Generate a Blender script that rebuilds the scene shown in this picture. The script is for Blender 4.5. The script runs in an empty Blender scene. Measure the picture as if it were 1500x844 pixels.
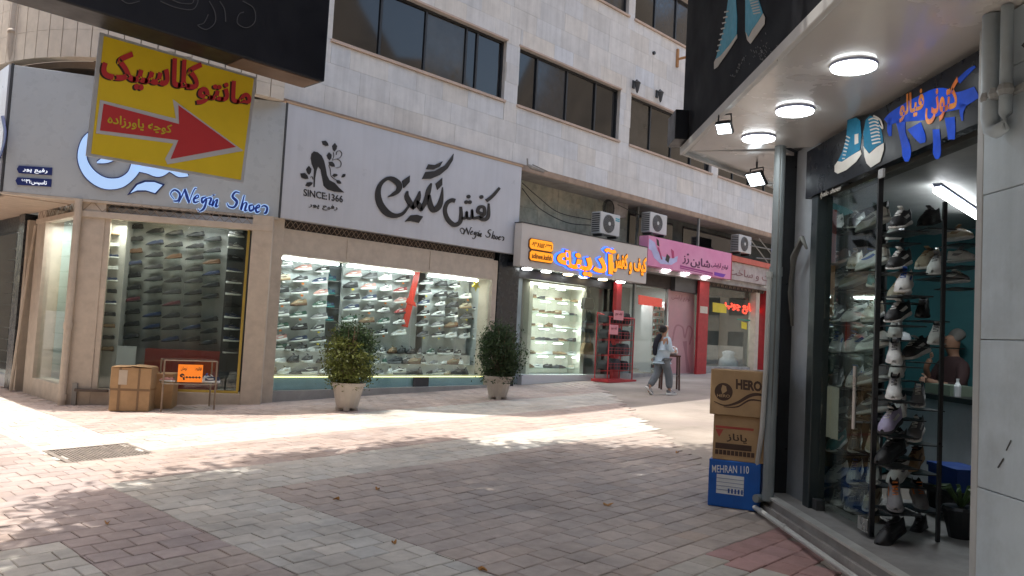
import bpy, bmesh, math, random
import numpy as np
from mathutils import Vector, Matrix
random.seed(7); rng = np.random.default_rng(7)
S = bpy.context.scene; COL = S.collection
# ---------------------------------------------------------------- camera, sky, sun, exposure
F_PX, CX, CY, CAMH = 1158., 750., 422., 1.4
def _basis():
    u = Vector((1130, -128, -F_PX)).normalized()
    v = Vector((-1188, -3, -F_PX)); v = (v - u * u.dot(v)).normalized()
    return Matrix((u, v, u.cross(v)))
RW = _basis()                                   # camera space -> world
CAM = Vector((0, 0, CAMH))
cd = bpy.data.cameras.new('camera'); cd.sensor_width = 36; cd.lens = 36 * F_PX / 1500
cd.clip_start = .05; cd.clip_end = 3000
co = bpy.data.objects.new('camera', cd); COL.objects.link(co)
co.matrix_world = Matrix.Translation(CAM) @ RW.to_4x4(); S.camera = co
SUN_EL, SUN_DIR = math.radians(73), Vector((-.55, .835))
W = bpy.data.worlds.new('World'); S.world = W; W.use_nodes = True
nt = W.node_tree; sky = nt.nodes.new('ShaderNodeTexSky'); sky.sky_type = 'NISHITA'; sky.sun_disc = False
sky.sun_elevation = SUN_EL; sky.sun_rotation = math.atan2(SUN_DIR.x, SUN_DIR.y) % (2 * math.pi)
sky.air_density = 1.0; sky.dust_density = 2.5; sky.ozone_density = .6
wb = nt.nodes.new('ShaderNodeVectorMath'); wb.operation = 'MULTIPLY'; wb.inputs[1].default_value = (1.08, 1.0, .88)     # camera white balance on the sky light
nt.links.new(sky.outputs[0], wb.inputs[0]); nt.links.new(wb.outputs[0], nt.nodes['Background'].inputs[0]); nt.nodes['Background'].inputs[1].default_value = .15
sl = bpy.data.lights.new('sun', 'SUN'); sl.energy = 2.0; sl.angle = math.radians(.53); sl.color = (1, .95, .87)
so = bpy.data.objects.new('sun', sl); COL.objects.link(so); so.location = (0, 0, 30)
sd = Vector((SUN_DIR.x * math.cos(SUN_EL), SUN_DIR.y * math.cos(SUN_EL), math.sin(SUN_EL)))
so.rotation_euler = sd.to_track_quat('Z', 'Y').to_euler()
S.view_settings.view_transform = 'Standard'; S.view_settings.look = 'None'
S.view_settings.exposure = 1.52; S.view_settings.gamma = 1
S.cycles.max_bounces = 8; S.cycles.transparent_max_bounces = 16

# ---------------------------------------------------------------- frames: local (s along, d inwards, z up)
class Frame:
    def __init__(f, ox, oy, ang):
        f.M = Matrix.Translation((ox, oy, 0)) @ Matrix.Rotation(ang, 4, 'Z'); f.I = f.M.inverted(); f.ang = ang
    def at(f, px, py, d=0.):
        "point of the photograph on the plane d metres inside the frame's face -> (s, z)"
        r = RW @ Vector(((px - CX) / F_PX, -(py - CY) / F_PX, -1))
        o = f.I @ CAM; q = f.I.to_3x3() @ r; t = (d - o.y) / q.y
        return o.x + q.x * t, o.z + q.z * t
WF = Frame(0, 0, 0)
MF = Frame(0, 12.5, 0)                            # main facade
LF = Frame(4.13, 13.77, math.atan2(-.525, .851))  # splayed corner shop window
SF = Frame(4.13, 13.77, -math.pi / 2)             # its side window
GF = Frame(3.13, 14.22, math.atan2(-1.87, 3.70))  # lit sign over the corner
RF = Frame(6.45, 3.10, math.radians(225))         # shop at the right
def gz(x): return .036 * (min(max(x, -25), 45) - 6.8)

# ---------------------------------------------------------------- materials
MATS = {}
def M(name, col, rough=.6, metal=0., var=.12, scale=3., bump=0., bs=40., emit=0., spec=.5, tint=None, obj=False, attr=False, coat=0., stain=0., scol=(.12, .1, .08), sscale=.8, streak=0., gum=0.):
    if name in MATS: return MATS[name]
    m = bpy.data.materials.new(name); m.use_nodes = True; t = m.node_tree; b = t.nodes['Principled BSDF']
    b.inputs['Roughness'].default_value = rough; b.inputs['Metallic'].default_value = metal
    b.inputs['Specular IOR Level'].default_value = spec; b.inputs['Coat Weight'].default_value = coat
    g = t.nodes.new('ShaderNodeNewGeometry')
    def noise(sc, det=5, rgh=.55):
        n = t.nodes.new('ShaderNodeTexNoise'); n.inputs['Scale'].default_value = sc; n.inputs['Detail'].default_value = det
        n.inputs['Roughness'].default_value = rgh; t.links.new(g.outputs['Position'], n.inputs['Vector']); return n
    def rng_(n, a, c, lo=.3, hi=.7):
        r = t.nodes.new('ShaderNodeMapRange'); r.inputs[1].default_value = lo; r.inputs[2].default_value = hi
        r.inputs[3].default_value = a; r.inputs[4].default_value = c; t.links.new(n.outputs['Fac'], r.inputs[0]); return r
    def mul(ca, fac):
        x = t.nodes.new('ShaderNodeVectorMath'); x.operation = 'SCALE'; t.links.new(ca, x.inputs[0]); t.links.new(fac, x.inputs['Scale']); return x.outputs[0]
    if obj: s = t.nodes.new('ShaderNodeObjectInfo').outputs['Color']
    elif attr:
        a = t.nodes.new('ShaderNodeAttribute'); a.attribute_name = 'Col'; s = a.outputs['Color']
    else:
        a = t.nodes.new('ShaderNodeRGB'); a.outputs[0].default_value = (*col, 1); s = a.outputs[0]
    if tint:
        mx = t.nodes.new('ShaderNodeMix'); mx.data_type = 'RGBA'; t.links.new(rng_(noise(scale * .5), 0, 1).outputs[0], mx.inputs[0])
        t.links.new(s, mx.inputs[6]); mx.inputs[7].default_value = (*tint, 1); s = mx.outputs[2]
    if stain:
        mx = t.nodes.new('ShaderNodeMix'); mx.data_type = 'RGBA'; t.links.new(rng_(noise(sscale, 7, .65), 0, stain, .48, .72).outputs[0], mx.inputs[0])
        t.links.new(s, mx.inputs[6]); mx.inputs[7].default_value = (*scol, 1); s = mx.outputs[2]
    if streak:
        mp = t.nodes.new('ShaderNodeMapping'); mp.inputs['Scale'].default_value = (5, 5, .35); t.links.new(g.outputs['Position'], mp.inputs[0])
        n_ = noise(1.6, 6, .6); t.links.new(mp.outputs[0], n_.inputs['Vector']); s = mul(s, rng_(n_, 1.02, 1 - streak, .42, .75).outputs[0])
    if gum:
        vo = t.nodes.new('ShaderNodeTexVoronoi'); vo.inputs['Scale'].default_value = 2.3; t.links.new(g.outputs['Position'], vo.inputs['Vector'])
        mr_ = t.nodes.new('ShaderNodeMapRange'); mr_.inputs[1].default_value = .03; mr_.inputs[2].default_value = .055; mr_.inputs[3].default_value = 1 - gum; mr_.inputs[4].default_value = 1; t.links.new(vo.outputs['Distance'], mr_.inputs[0]); s = mul(s, mr_.outputs[0])
        s = mul(s, rng_(noise(.55, 4, .6), 1.08, 1 - gum * .55, .45, .68).outputs[0])
    if var: s = mul(s, rng_(noise(scale, 8, .62), 1 - var, 1 + var).outputs[0])
    t.links.new(s, b.inputs['Base Color'])
    if rough < .97 and var: t.links.new(rng_(noise(scale * 2.3), max(.02, rough - .08), min(1, rough + .1)).outputs[0], b.inputs['Roughness'])
    if bump:
        bp = t.nodes.new('ShaderNodeBump'); bp.inputs['Strength'].default_value = bump; bp.inputs['Distance'].default_value = .01
        t.links.new(noise(bs).outputs['Fac'], bp.inputs['Height']); t.links.new(bp.outputs[0], b.inputs['Normal'])
    if emit:
        b.inputs['Emission Color'].default_value = (*col, 1); b.inputs['Emission Strength'].default_value = emit
    MATS[name] = m; return m
def glass(name, tint=(1, 1, 1), ior=1.5, rough=0.):
    if name in MATS: return MATS[name]
    m = bpy.data.materials.new(name); m.use_nodes = True; t = m.node_tree; t.nodes.clear()
    o = t.nodes.new('ShaderNodeOutputMaterial'); x = t.nodes.new('ShaderNodeMixShader'); f = t.nodes.new('ShaderNodeFresnel')
    a = t.nodes.new('ShaderNodeBsdfTransparent'); g = t.nodes.new('ShaderNodeBsdfGlossy'); f.inputs[0].default_value = ior
    a.inputs[0].default_value = (*tint, 1); g.inputs['Roughness'].default_value = rough; g.inputs['Color'].default_value = (.9, .95, .93, 1)
    gm = t.nodes.new('ShaderNodeNewGeometry'); mr = t.nodes.new('ShaderNodeMapRange'); mr.inputs[3].default_value = ior; mr.inputs[4].default_value = 1 / ior
    t.links.new(gm.outputs['Backfacing'], mr.inputs[0]); t.links.new(mr.outputs[0], f.inputs[0])
    t.links.new(f.outputs[0], x.inputs[0]); t.links.new(a.outputs[0], x.inputs[1]); t.links.new(g.outputs[0], x.inputs[2]); t.links.new(x.outputs[0], o.inputs[0])
    MATS[name] = m; return m

# ---------------------------------------------------------------- mesh builder
class MB:
    def __init__(s): s.v = []; s.f = []; s.m = []; s.c = []
    def add(s, vs, fs, m=0):
        k = len(s.v); s.v += [tuple(v) for v in vs]; s.f += [tuple(i + k for i in f) for f in fs]; s.m += [m] * len(fs)
    def box(s, x0, x1, y0, y1, z0, z1, m=0):
        if x1 < x0: x0, x1 = x1, x0
        s.add([(x0, y0, z0), (x1, y0, z0), (x1, y1, z0), (x0, y1, z0), (x0, y0, z1), (x1, y0, z1), (x1, y1, z1), (x0, y1, z1)],
              [(0, 3, 2, 1), (4, 5, 6, 7), (0, 1, 5, 4), (1, 2, 6, 5), (2, 3, 7, 6), (3, 0, 4, 7)], m); return s
    def obox(s, c, sz, R=None, m=0):
        R = R or Matrix.Identity(3); c = Vector(c); h = Vector(sz) / 2
        vs = [c + R @ Vector((h.x * a, h.y * b, h.z * d)) for d in (-1, 1) for a, b in ((-1, -1), (1, -1), (1, 1), (-1, 1))]
        s.add(vs, [(0, 3, 2, 1), (4, 5, 6, 7), (0, 1, 5, 4), (1, 2, 6, 5), (2, 3, 7, 6), (3, 0, 4, 7)], m); return s
    def tube(s, pts, r, n=8, m=0, cap=True):
        P = [Vector(p) for p in pts]; rr = r if isinstance(r, (list, tuple)) else [r] * len(P); k = len(s.v); up = Vector((.13, .21, .97))
        for i, p in enumerate(P):
            d = (P[min(i + 1, len(P) - 1)] - P[max(i - 1, 0)]).normalized()
            a = d.cross(up if abs(d.dot(up)) < .95 else Vector((1, .1, 0))).normalized(); b = d.cross(a)
            s.v += [tuple(p + (a * math.cos(t) + b * math.sin(t)) * rr[i]) for t in [2 * math.pi * j / n for j in range(n)]]
        for i in range(len(P) - 1):
            for j in range(n):
                s.f.append((k + i * n + j, k + i * n + (j + 1) % n, k + (i + 1) * n + (j + 1) % n, k + (i + 1) * n + j)); s.m.append(m)
        if cap:
            s.f.append(tuple(k + j for j in range(n))[::-1]); s.m.append(m)
            s.f.append(tuple(k + (len(P) - 1) * n + j for j in range(n))); s.m.append(m)
        return s
    def lathe(s, prof, c=(0, 0, 0), n=20, m=0, wob=0):
        k = len(s.v)
        for i, (r, z) in enumerate(prof):
            for j in range(n):
                t = 2 * math.pi * j / n; q = r * (1 + (wob if j % 2 else 0)); s.v.append((c[0] + q * math.cos(t), c[1] + q * math.sin(t), c[2] + z))
        for i in range(len(prof) - 1):
            for j in range(n): s.f.append((k + i * n + j, k + i * n + (j + 1) % n, k + (i + 1) * n + (j + 1) % n, k + (i + 1) * n + j)); s.m.append(m)
        s.f.append(tuple(k + j for j in range(n))[::-1]); s.m.append(m)
        s.f.append(tuple(k + (len(prof) - 1) * n + j for j in range(n))); s.m.append(m); return s
    def prism(s, poly, d0, d1, m=0):
        "poly: (s,z) outline, extruded from depth d0 to d1"
        a = sum(poly[i][0] * poly[(i + 1) % len(poly)][1] - poly[(i + 1) % len(poly)][0] * poly[i][1] for i in range(len(poly)))
        if a < 0: poly = poly[::-1]
        n = len(poly); vs = [(x, d0, z) for x, z in poly] + [(x, d1, z) for x, z in poly]
        fs = [tuple(range(n)), tuple(range(n, 2 * n))[::-1]] + [((i + 1) % n, i, i + n, (i + 1) % n + n) for i in range(n)]
        s.add(vs, fs, m); return s
    def mesh(s, name, mats, off=(0, 0, 0), smooth=False):
        me = bpy.data.meshes.new(name); o = off
        me.from_pydata([(v[0] - o[0], v[1] - o[1], v[2] - o[2]) for v in s.v], [], s.f)
        for x in mats: me.materials.append(x)
        me.polygons.foreach_set('material_index', s.m)
        if smooth: me.polygons.foreach_set('use_smooth', [True] * len(s.f))
        me.update(); return me
T = {}
def tag(o, label=None, cat=None, group=None, kind=None):
    if label: o['label'] = label
    if cat: o['category'] = cat
    if group: o['group'] = group
    if kind: o['kind'] = kind
    return o
def thing(name, label, cat, frame=WF, off=(0, 0, 0), rz=0, group=None):
    o = bpy.data.objects.new(name, None); COL.objects.link(o); o.empty_display_size = .1
    o.matrix_world = frame.M @ Matrix.Translation(off) @ Matrix.Rotation(rz, 4, 'Z'); T[o.name] = (frame, off)
    return tag(o, label, cat, group)
def part(name, mb, mats, parent=None, frame=WF, smooth=False, bev=0, own=False):
    "own=True: the mesh is already in the parent's own coordinates"
    if not isinstance(mats, (list, tuple)): mats = [mats]
    off = (0, 0, 0)
    if parent is not None and not own: frame, off = T[parent.name]
    me = mb if isinstance(mb, bpy.types.Mesh) else mb.mesh(name, mats, off, smooth)
    o = bpy.data.objects.new(name, me); COL.objects.link(o)
    if parent is not None: o.parent = parent
    else: o.matrix_world = frame.M.copy()
    T[o.name] = (frame, off)
    if bev:
        b = o.modifiers.new('bevel', 'BEVEL'); b.width = bev; b.segments = 2; b.limit_method = 'ANGLE'
    return o
def single(name, mb, mats, frame, label, cat, group=None, smooth=False, bev=0, kind=None):
    return tag(part(name, mb, mats, None, frame, smooth, bev), label, cat, group, kind)
def copy_tree(o, parent=None):
    c = o.copy(); COL.objects.link(c); c.parent = parent
    for ch in [x for x in o.children]: copy_tree(ch, c)
    return c

# ---------------------------------------------------------------- lettering
AR = {'ا': (0xFE8D, 2), 'آ': (0xFE81, 2), 'ب': (0xFE8F, 4), 'پ': (0xFB56, 4), 'ت': (0xFE95, 4), 'ج': (0xFE9D, 4), 'چ': (0xFB7A, 4), 'ح': (0xFEA1, 4), 'خ': (0xFEA5, 4), 'د': (0xFEA9, 2), 'ر': (0xFEAD, 2), 'ز': (0xFEAF, 2), 'س': (0xFEB1, 4), 'ش': (0xFEB5, 4), 'ص': (0xFEB9, 4), 'ع': (0xFEC9, 4), 'ف': (0xFED1, 4), 'ق': (0xFED5, 4), 'ک': (0xFB8E, 4), 'گ': (0xFB92, 4), 'ل': (0xFEDD, 4), 'م': (0xFEE1, 4), 'ن': (0xFEE5, 4), 'ه': (0xFEE9, 4), 'و': (0xFEED, 2), 'ی': (0xFBFC, 4), 'ط': (0xFEC1, 4)}
def ar(s):
    out = []
    for i, c in enumerate(s):
        if c not in AR: out.append(c); continue
        b, n = AR[c]; pv = i > 0 and s[i - 1] in AR and AR[s[i - 1]][1] == 4; nx = n == 4 and i < len(s) - 1 and s[i + 1] in AR
        k = {(0, 0): 0, (1, 0): 1, (0, 1): 2, (1, 1): 3}[(int(pv), int(nx))]
        out.append(c if k == 0 else chr(b + k))
    return ''.join(out[::-1])
def lettering(name, s, TL, TR, BL, d, mat, parent, thick=.008, bold=.0, shear=0., frame=None, persian=None, outline=None):
    """s as solid letters filling the parallelogram TL,TR,BL ((s,z) points) on the plane d"""
    if persian is None: persian = any(c in AR for c in s)
    c = bpy.data.curves.new('t', 'FONT'); c.body = ar(s) if persian else s; c.offset = bold; c.shear = shear; c.resolution_u = 3
    o = bpy.data.objects.new('t', c); COL.objects.link(o); dg = bpy.context.evaluated_depsgraph_get(); dg.update()
    me = bpy.data.meshes.new_from_object(o.evaluated_get(dg)); bpy.data.objects.remove(o); bpy.data.curves.remove(c)
    n = len(me.vertices)
    if n == 0: return None
    V = np.empty(n * 3); me.vertices.foreach_get('co', V); V = V.reshape(-1, 3)
    F = [tuple(p.vertices) for p in me.polygons]; bpy.data.meshes.remove(me)
    lo, hi = V.min(0), V.max(0); U = (V - lo) / np.maximum(hi - lo, 1e-6)
    TL, TR, BL = map(np.array, (TL, TR, BL)); P = BL[None] + U[:, :1] * (TR - TL)[None] + U[:, 1:2] * (TL - BL)[None]
    mb = MB(); vs = [(p[0], d - thick, p[1]) for p in P] + [(p[0], d, p[1]) for p in P]; fs = list(F)
    from collections import Counter
    ed = Counter(); dirn = {}
    for f in F:
        for i in range(len(f)):
            a, b = f[i], f[(i + 1) % len(f)]; ed[(min(a, b), max(a, b))] += 1; dirn[(min(a, b), max(a, b))] = (a, b)
    for k, q in ed.items():
        if q == 1: a, b = dirn[k]; fs.append((b, a, a + n, b + n))
    mb.add(vs, fs); return part(name, mb, mat, parent, frame or WF)
def smooth_line(P, k=6):
    P = [np.array(p, float) for p in P]; Q = [P[0]] + P + [P[-1]]; out = []
    for i in range(1, len(Q) - 2):
        for j in range(k):
            t = j / k; a, b, c, d = Q[i - 1:i + 3]
            out.append(.5 * ((2 * b) + (c - a) * t + (2 * a - 5 * b + 4 * c - d) * t * t + (3 * b - a - 3 * c + d) * t ** 3))
    out.append(Q[-2]); return out
def stroke(mb, P, fr, d, thick, m=0, sc=1., ox=0, oy=0, grow=0., k=6):
    "brush stroke given as (x, y, width) on the lettering, laid on the plane d"
    L = smooth_line([(ox + x * sc, oy + y * sc, w * sc + grow) for x, y, w in P], k); A = []; B = []
    for i, p in enumerate(L):
        t = L[min(i + 1, len(L) - 1)][:2] - L[max(i - 1, 0)][:2]; t = t / (np.hypot(*t) + 1e-9); nrm = np.array([-t[1], t[0]]) * max(p[2], .05) / 2
        A.append(fr.at(*(p[:2] + nrm), d)); B.append(fr.at(*(p[:2] - nrm), d))
    n = len(A); vs = [(x, d - thick, z) for x, z in A] + [(x, d - thick, z) for x, z in B] + [(x, d, z) for x, z in A] + [(x, d, z) for x, z in B]
    fs = []
    for i in range(n - 1):
        fs += [(i, i + 1, n + i + 1, n + i), (i + 1, i, 2 * n + i, 2 * n + i + 1), (n + i, n + i + 1, 3 * n + i + 1, 3 * n + i)]
    fs += [(0, n, 3 * n, 2 * n), (n - 1, 3 * n - 1, 4 * n - 1, 2 * n - 1)]
    mb.add(vs, fs, m)
def shape(mb, P, fr, d, thick, m=0, sc=1., ox=0, oy=0): mb.prism([fr.at(ox + x * sc, oy + y * sc, d) for x, y in P], d - thick, d, m)

# ---------------------------------------------------------------- palette
beige = M('beige painted metal', (.56, .47, .375), .55, var=.1, scale=6, bump=.1, stain=.25, scol=(.3, .23, .17), sscale=5)
stone = M('travertine', (.6, .55, .5), .65, var=.1, scale=3, bump=.15, bs=30, attr=False, obj=True, stain=.18, scol=(.42, .36, .3), sscale=.9, streak=.16)
stonej = M('travertine far', (.6, .55, .5), .65, var=.1, scale=3, attr=True, stain=.18, scol=(.42, .36, .3), sscale=.9, streak=.16)
mortar = M('mortar', (.50, .46, .42), .9)
signwhite = M('white composite sign board', (.56, .57, .6), .35, var=.04, scale=1.2, coat=.1, streak=.06)
black = M('black letters', (.018, .016, .016), .4, var=0)
dark = M('black frame', (.015, .017, .02), .35, var=.2, scale=8)
darkgrey = M('dark grey', (.05, .052, .055), .5)
concrete = M('cement', (.36, .34, .32), .85, var=.2, scale=5, bump=.3, stain=.4, scol=(.15, .13, .11), sscale=3)
white = M('white board', (.66, .67, .68), .5, var=.04)
shelfw = M('white display wall', (.5, .52, .52), .5, var=.05)
steel = M('steel', (.55, .55, .55), .3, 1, var=.1)
curt = [M('curtained window glass', (.04, .037, .033), .05, var=.35, scale=2.5, spec=.6), M('blinded window glass', (.028, .03, .034), .05, var=.2, scale=5, spec=.6)]
tintglass = M('tinted window glass', (.010, .011, .013), .04, var=.0, spec=.7)
clear = glass('clear shop glass', (.9, .96, .93))
clear2 = glass('darker shop glass', (.86, .91, .89))
cardboard = M('cardboard', (.42, .27, .14), .85, var=.1, scale=7, bump=.1, stain=.2, scol=(.25, .15, .08), sscale=4)
tube_em = M('white tube light', (.95, .98, 1), emit=9, var=0)
disc_em = M('white lamp diffuser', (.93, .98, 1), emit=5, var=0)
warm_em = M('warm lamp diffuser', (1, .8, .5), emit=4, var=0)
red = M('red paint', (.42, .03, .035), .45, var=.15, scale=6)
skin = M('skin', (.45, .26, .18), .55, var=.06)
greentile = M('old green marble', (.36, .40, .33), .55, var=.2, scale=3, stain=.6, scol=(.12, .12, .1), sscale=4, tint=(.45, .42, .33))

# ---------------------------------------------------------------- ground
PINK, LIGHT, DARKP, GREYP = (.42, .335, .295), (.50, .47, .42), (.40, .335, .295), (.41, .37, .325)
def pave_col(x, y):
    if x < 1.84: return LIGHT if y < 5.97 else PINK
    if x < 2.68: return DARKP if y < 5.2 else (.40, .325, .30)
    if x < 3.62:
        if y > 9.05: return LIGHT
        if y > 7.615: return PINK
        return LIGHT
    if y > 10.485: return PINK
    if y > 9.05: return LIGHT
    if y > 7.615: return PINK
    if y > 6.59: return LIGHT
    if y < 3.0 and x > 3.9: return (.36, .215, .20) if (x - 3.9) > 1.1 else GREYP
    return DARKP
grout = M('sandy joint filling', (.40, .35, .30), .95, var=.35, scale=1.3, tint=(.20, .17, .155), bump=.4)
pav_obj = M('concrete paver', (1, 1, 1), .8, var=.13, scale=9, bump=.25, bs=70, obj=True, stain=.3, scol=(.16, .14, .13), sscale=1.1, gum=.22)
pav_att = M('concrete paving', (1, 1, 1), .8, var=.13, scale=9, bump=.25, bs=70, attr=True, stain=.3, scol=(.16, .14, .13), sscale=1.1, gum=.22)
g = MB()
xs = [-1200, -25, 45, 1200]
for i in range(3):
    a, b = xs[i], xs[i + 1]; k = len(g.v); g.add([(a, -1200, gz(a) - .012), (b, -1200, gz(b) - .012), (b, 1200, gz(b) - .012), (a, 1200, gz(a) - .012)], [(0, 1, 2, 3)])
ground = part('ground', g, grout); ground['kind'] = 'structure'
pv = MB().box(-6, 27, -3, 12.5, -.3, -.29)   # bed under the pavers, hidden below them
pavement = bpy.data.objects.new('pavement', None); COL.objects.link(pavement); pavement['kind'] = 'structure'; T['pavement'] = (WF, (0, 0, 0))
PX, PY = .235, .205; tiles = []
for j in range(int(24 / PY)):
    y = -1.2 + j * PY; off = (j % 2) * PX * .5 + random.uniform(-.015, .015)
    for i in range(int(31 / PX)):
        x = -1.2 + i * PX + off; xc, yc = x + PX / 2, y + PY / 2
        if xc > 6.6 and yc > 12.45: continue
        if xc <= 6.6 and (xc - 4.13) * .525 + (yc - 13.77) * .851 > -.03 and xc > 4.0: continue
        if 2.72 < xc < 3.6 and 8.8 < yc < 9.68: continue
        if (xc - 6.45) * .7071 - (yc - 3.1) * .7071 > -.03: continue        # under the right-hand shop
        if yc < 3.35 and xc > 6.3: continue
        cuts = [b_ for b_, ok in ((1.84, yc < 5.97), (2.68, yc < 7.6 or yc > 9.05), (3.62, yc < 6.59 or yc > 10.485)) if ok and x + .012 < b_ < x + PX - .012]
        if cuts: tiles += [(x, y, cuts[0] - x), (cuts[0], y, x + PX - cuts[0])]
        else: tiles.append((x, y, PX))
def inview(x, y):
    c = RW.transposed() @ (Vector((x, y, gz(x))) - CAM)
    if c.z > -.5: return False
    px, py = CX + F_PX * c.x / -c.z, CY - F_PX * c.y / -c.z
    return -40 < px < 1350 and py < 880
vis = sorted([t for t in tiles if inview(t[0] + .1, t[1] + .1)], key=lambda t: (t[0]) ** 2 + (t[1]) ** 2)
near = set(vis[:296])
gap = .0055
def paver_verts(w, h, j=0.):
    e = .006; b = [(-w / 2, -h / 2), (w / 2, -h / 2), (w / 2, h / 2), (-w / 2, h / 2)]
    q = [(x * (1 - 2 * e / w), y * (1 - 2 * e / h)) for x, y in b]
    return [(x, y, -.03) for x, y in b] + [(x, y, -.005) for x, y in b] + [(x, y, 0) for x, y in q]
pf = [(0, 1, 5, 4), (1, 2, 6, 5), (2, 3, 7, 6), (3, 0, 4, 7), (4, 5, 9, 8), (5, 6, 10, 9), (6, 7, 11, 10), (7, 4, 8, 11), (8, 9, 10, 11)]
pm = MB(); pm.add(paver_verts(PX - gap, PY - gap), pf); pmesh = pm.mesh('paver', [pav_obj])
pmesh2 = [pmesh]
for k in range(3):
    q = MB(); vv = paver_verts(PX - gap - .003 * k, PY - gap - .002 * k); q.add([(x + random.uniform(-.003, .003), y + random.uniform(-.003, .003), z) for x, y, z in vv], pf); pmesh2.append(q.mesh('paver', [pav_obj]))
slope = math.atan(.036); bulk = MB(); bcol = []
def tilecol(x, y):
    c = pave_col(x, y)
    k = random.gauss(1, .05); h = random.gauss(0, .014); return (c[0] * k * (1 + h), c[1] * k, c[2] * k * (1 - h))
def hump(x, y): return .006 * math.sin(x * 2.1 + 1) * math.sin(y * 1.7)
for (x, y, tw_) in tiles:
    xc, yc = x + tw_ / 2 + random.gauss(0, .001), y + PY / 2 + random.gauss(0, .0015)
    c = tilecol(xc, yc); z = gz(xc) + random.uniform(-.002, .002) + max(-.004, hump(xc, yc))
    R = Matrix.Rotation(random.gauss(0, .008), 3, 'Z') @ Matrix.Rotation(-slope + random.gauss(0, .004), 3, 'Y') @ Matrix.Rotation(random.gauss(0, .004), 3, 'X')
    if (x, y, tw_) in near:
        o = bpy.data.objects.new('paver', random.choice(pmesh2)); COL.objects.link(o); o.parent = pavement; o.scale = ((tw_ - gap) / (PX - gap), 1, 1)
        o.location = (xc, yc, z); o.rotation_euler = R.to_euler(); o.color = (*c, 1)
    else:
        vs = [R @ Vector(v) + Vector((xc, yc, z)) for v in paver_verts(tw_ - gap, PY - gap)]; bulk.add(vs, pf); bcol += [c] * 9
def setcol(me, cols):
    a = me.color_attributes.new('Col', 'FLOAT_COLOR', 'CORNER'); arr = []
    for p, c in zip(me.polygons, cols): arr += [c[0], c[1], c[2], 1] * len(p.vertices)
    a.data.foreach_set('color', arr)
o = part('paving', bulk, pav_att, pavement); setcol(o.data, bcol); o['kind'] = 'stuff'

# steel drain grate set in the paving
gr = thing('drain_grate', 'square steel drain grate set flush in the pink paving in front of the corner shop', 'drain grate', WF, (2.72, 8.8, gz(2.72)))
b = MB(); z = lambda x: gz(x) + .002
def slab(mb, x0, x1, y0, y1, t=.012, up=.0, m=0):
    mb.add([(x0, y0, gz(x0) - t), (x1, y0, gz(x1) - t), (x1, y1, gz(x1) - t), (x0, y1, gz(x0) - t), (x0, y0, gz(x0) + up), (x1, y0, gz(x1) + up), (x1, y1, gz(x1) + up), (x0, y1, gz(x0) + up)],
           [(0, 3, 2, 1), (4, 5, 6, 7), (0, 1, 5, 4), (1, 2, 6, 5), (2, 3, 7, 6), (3, 0, 4, 7)], m)
for k in range(24): slab(b, 2.76 + k * .0345, 2.76 + k * .0345 + .016, 8.84, 9.64, .01, .0)
for k in range(12): slab(b, 2.75, 3.57, 8.86 + k * .066, 8.86 + k * .066 + .012, .012, -.002)
rust = M('worn grate steel', (.3, .26, .23), .6, .6, var=.3, scale=12)
o = part('grate_bars', b, rust, gr)
b = MB(); slab(b, 2.72, 3.6, 8.8, 8.835, .01, .004); slab(b, 2.72, 3.6, 9.645, 9.68, .01, .004); slab(b, 2.72, 2.755, 8.835, 9.645, .01, .004); slab(b, 3.565, 3.6, 8.835, 9.645, .01, .004); slab(b, 3.3, 3.32, 8.835, 9.645, .01, .003)
part('frame', b, rust, gr)
# ---------------------------------------------------------------- main building
bd = thing('office_building', 'pale stone clad building with bands of dark windows above the shops', 'building', MF, (6.8, 0, gz(8)))
ZB, ZT, XL, XR = 5.24, 15.6, 6.75, 27.
wins = []                                         # (x0,x1,z0,z1, pane edges)
for (z0, z1) in ((6.62, 7.97), (10.05, 11.4), (13.3, 14.6)):
    for k, (a, c) in enumerate(((7.7, 12.19), (12.62, 16.47), (16.95, 21.2), (21.6, 25.9))):
        n = 4; ed = [a + (c - a) * i / n for i in range(n + 1)]
        if k == 1: ed = [12.62, 13.33, 14.42, 15.55, 16.47]
        if z0 > 10 and k == 1: c = 16.66; ed[-1] = c
        wins.append((a, c, z0, z1, ed))
w = MB()                                          # core with real openings (front skin made of strips)
SK = .25
rows = sorted({ZB, ZT} | {q[2] for q in wins} | {q[3] for q in wins})
for i in range(len(rows) - 1):
    z0, z1 = rows[i], rows[i + 1]; x = XL
    for q in sorted(wins):
        if q[2] <= z0 + .01 and q[3] >= z1 - .01: w.box(x, q[0], .012, SK, z0, z1); x = q[1]
    w.box(x, XR, .012, SK, z0, z1)
part('wall', w, mortar, bd)
part('wall_mass', MB().box(XL, XR, SK + .6, 9, ZB, ZT), concrete, bd)
part('roof_parapet', MB().box(XL - .02, XR, -.03, .3, ZT, ZT + .12), mortar, bd)
bx = MB(); bx.box(XL, XR, .02, 1.2, ZB - .1, ZB - .004); part('overhang_soffit', bx, concrete, bd)
bx = MB(); bx.box(XL, XR, -.015, .05, ZB - .09, ZB + .05); part('edge_trim', bx, M('rusty trim', (.34, .24, .17), .7, var=.25, scale=5), bd)
slabs = []
SW, SH = .88, .44
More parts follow.
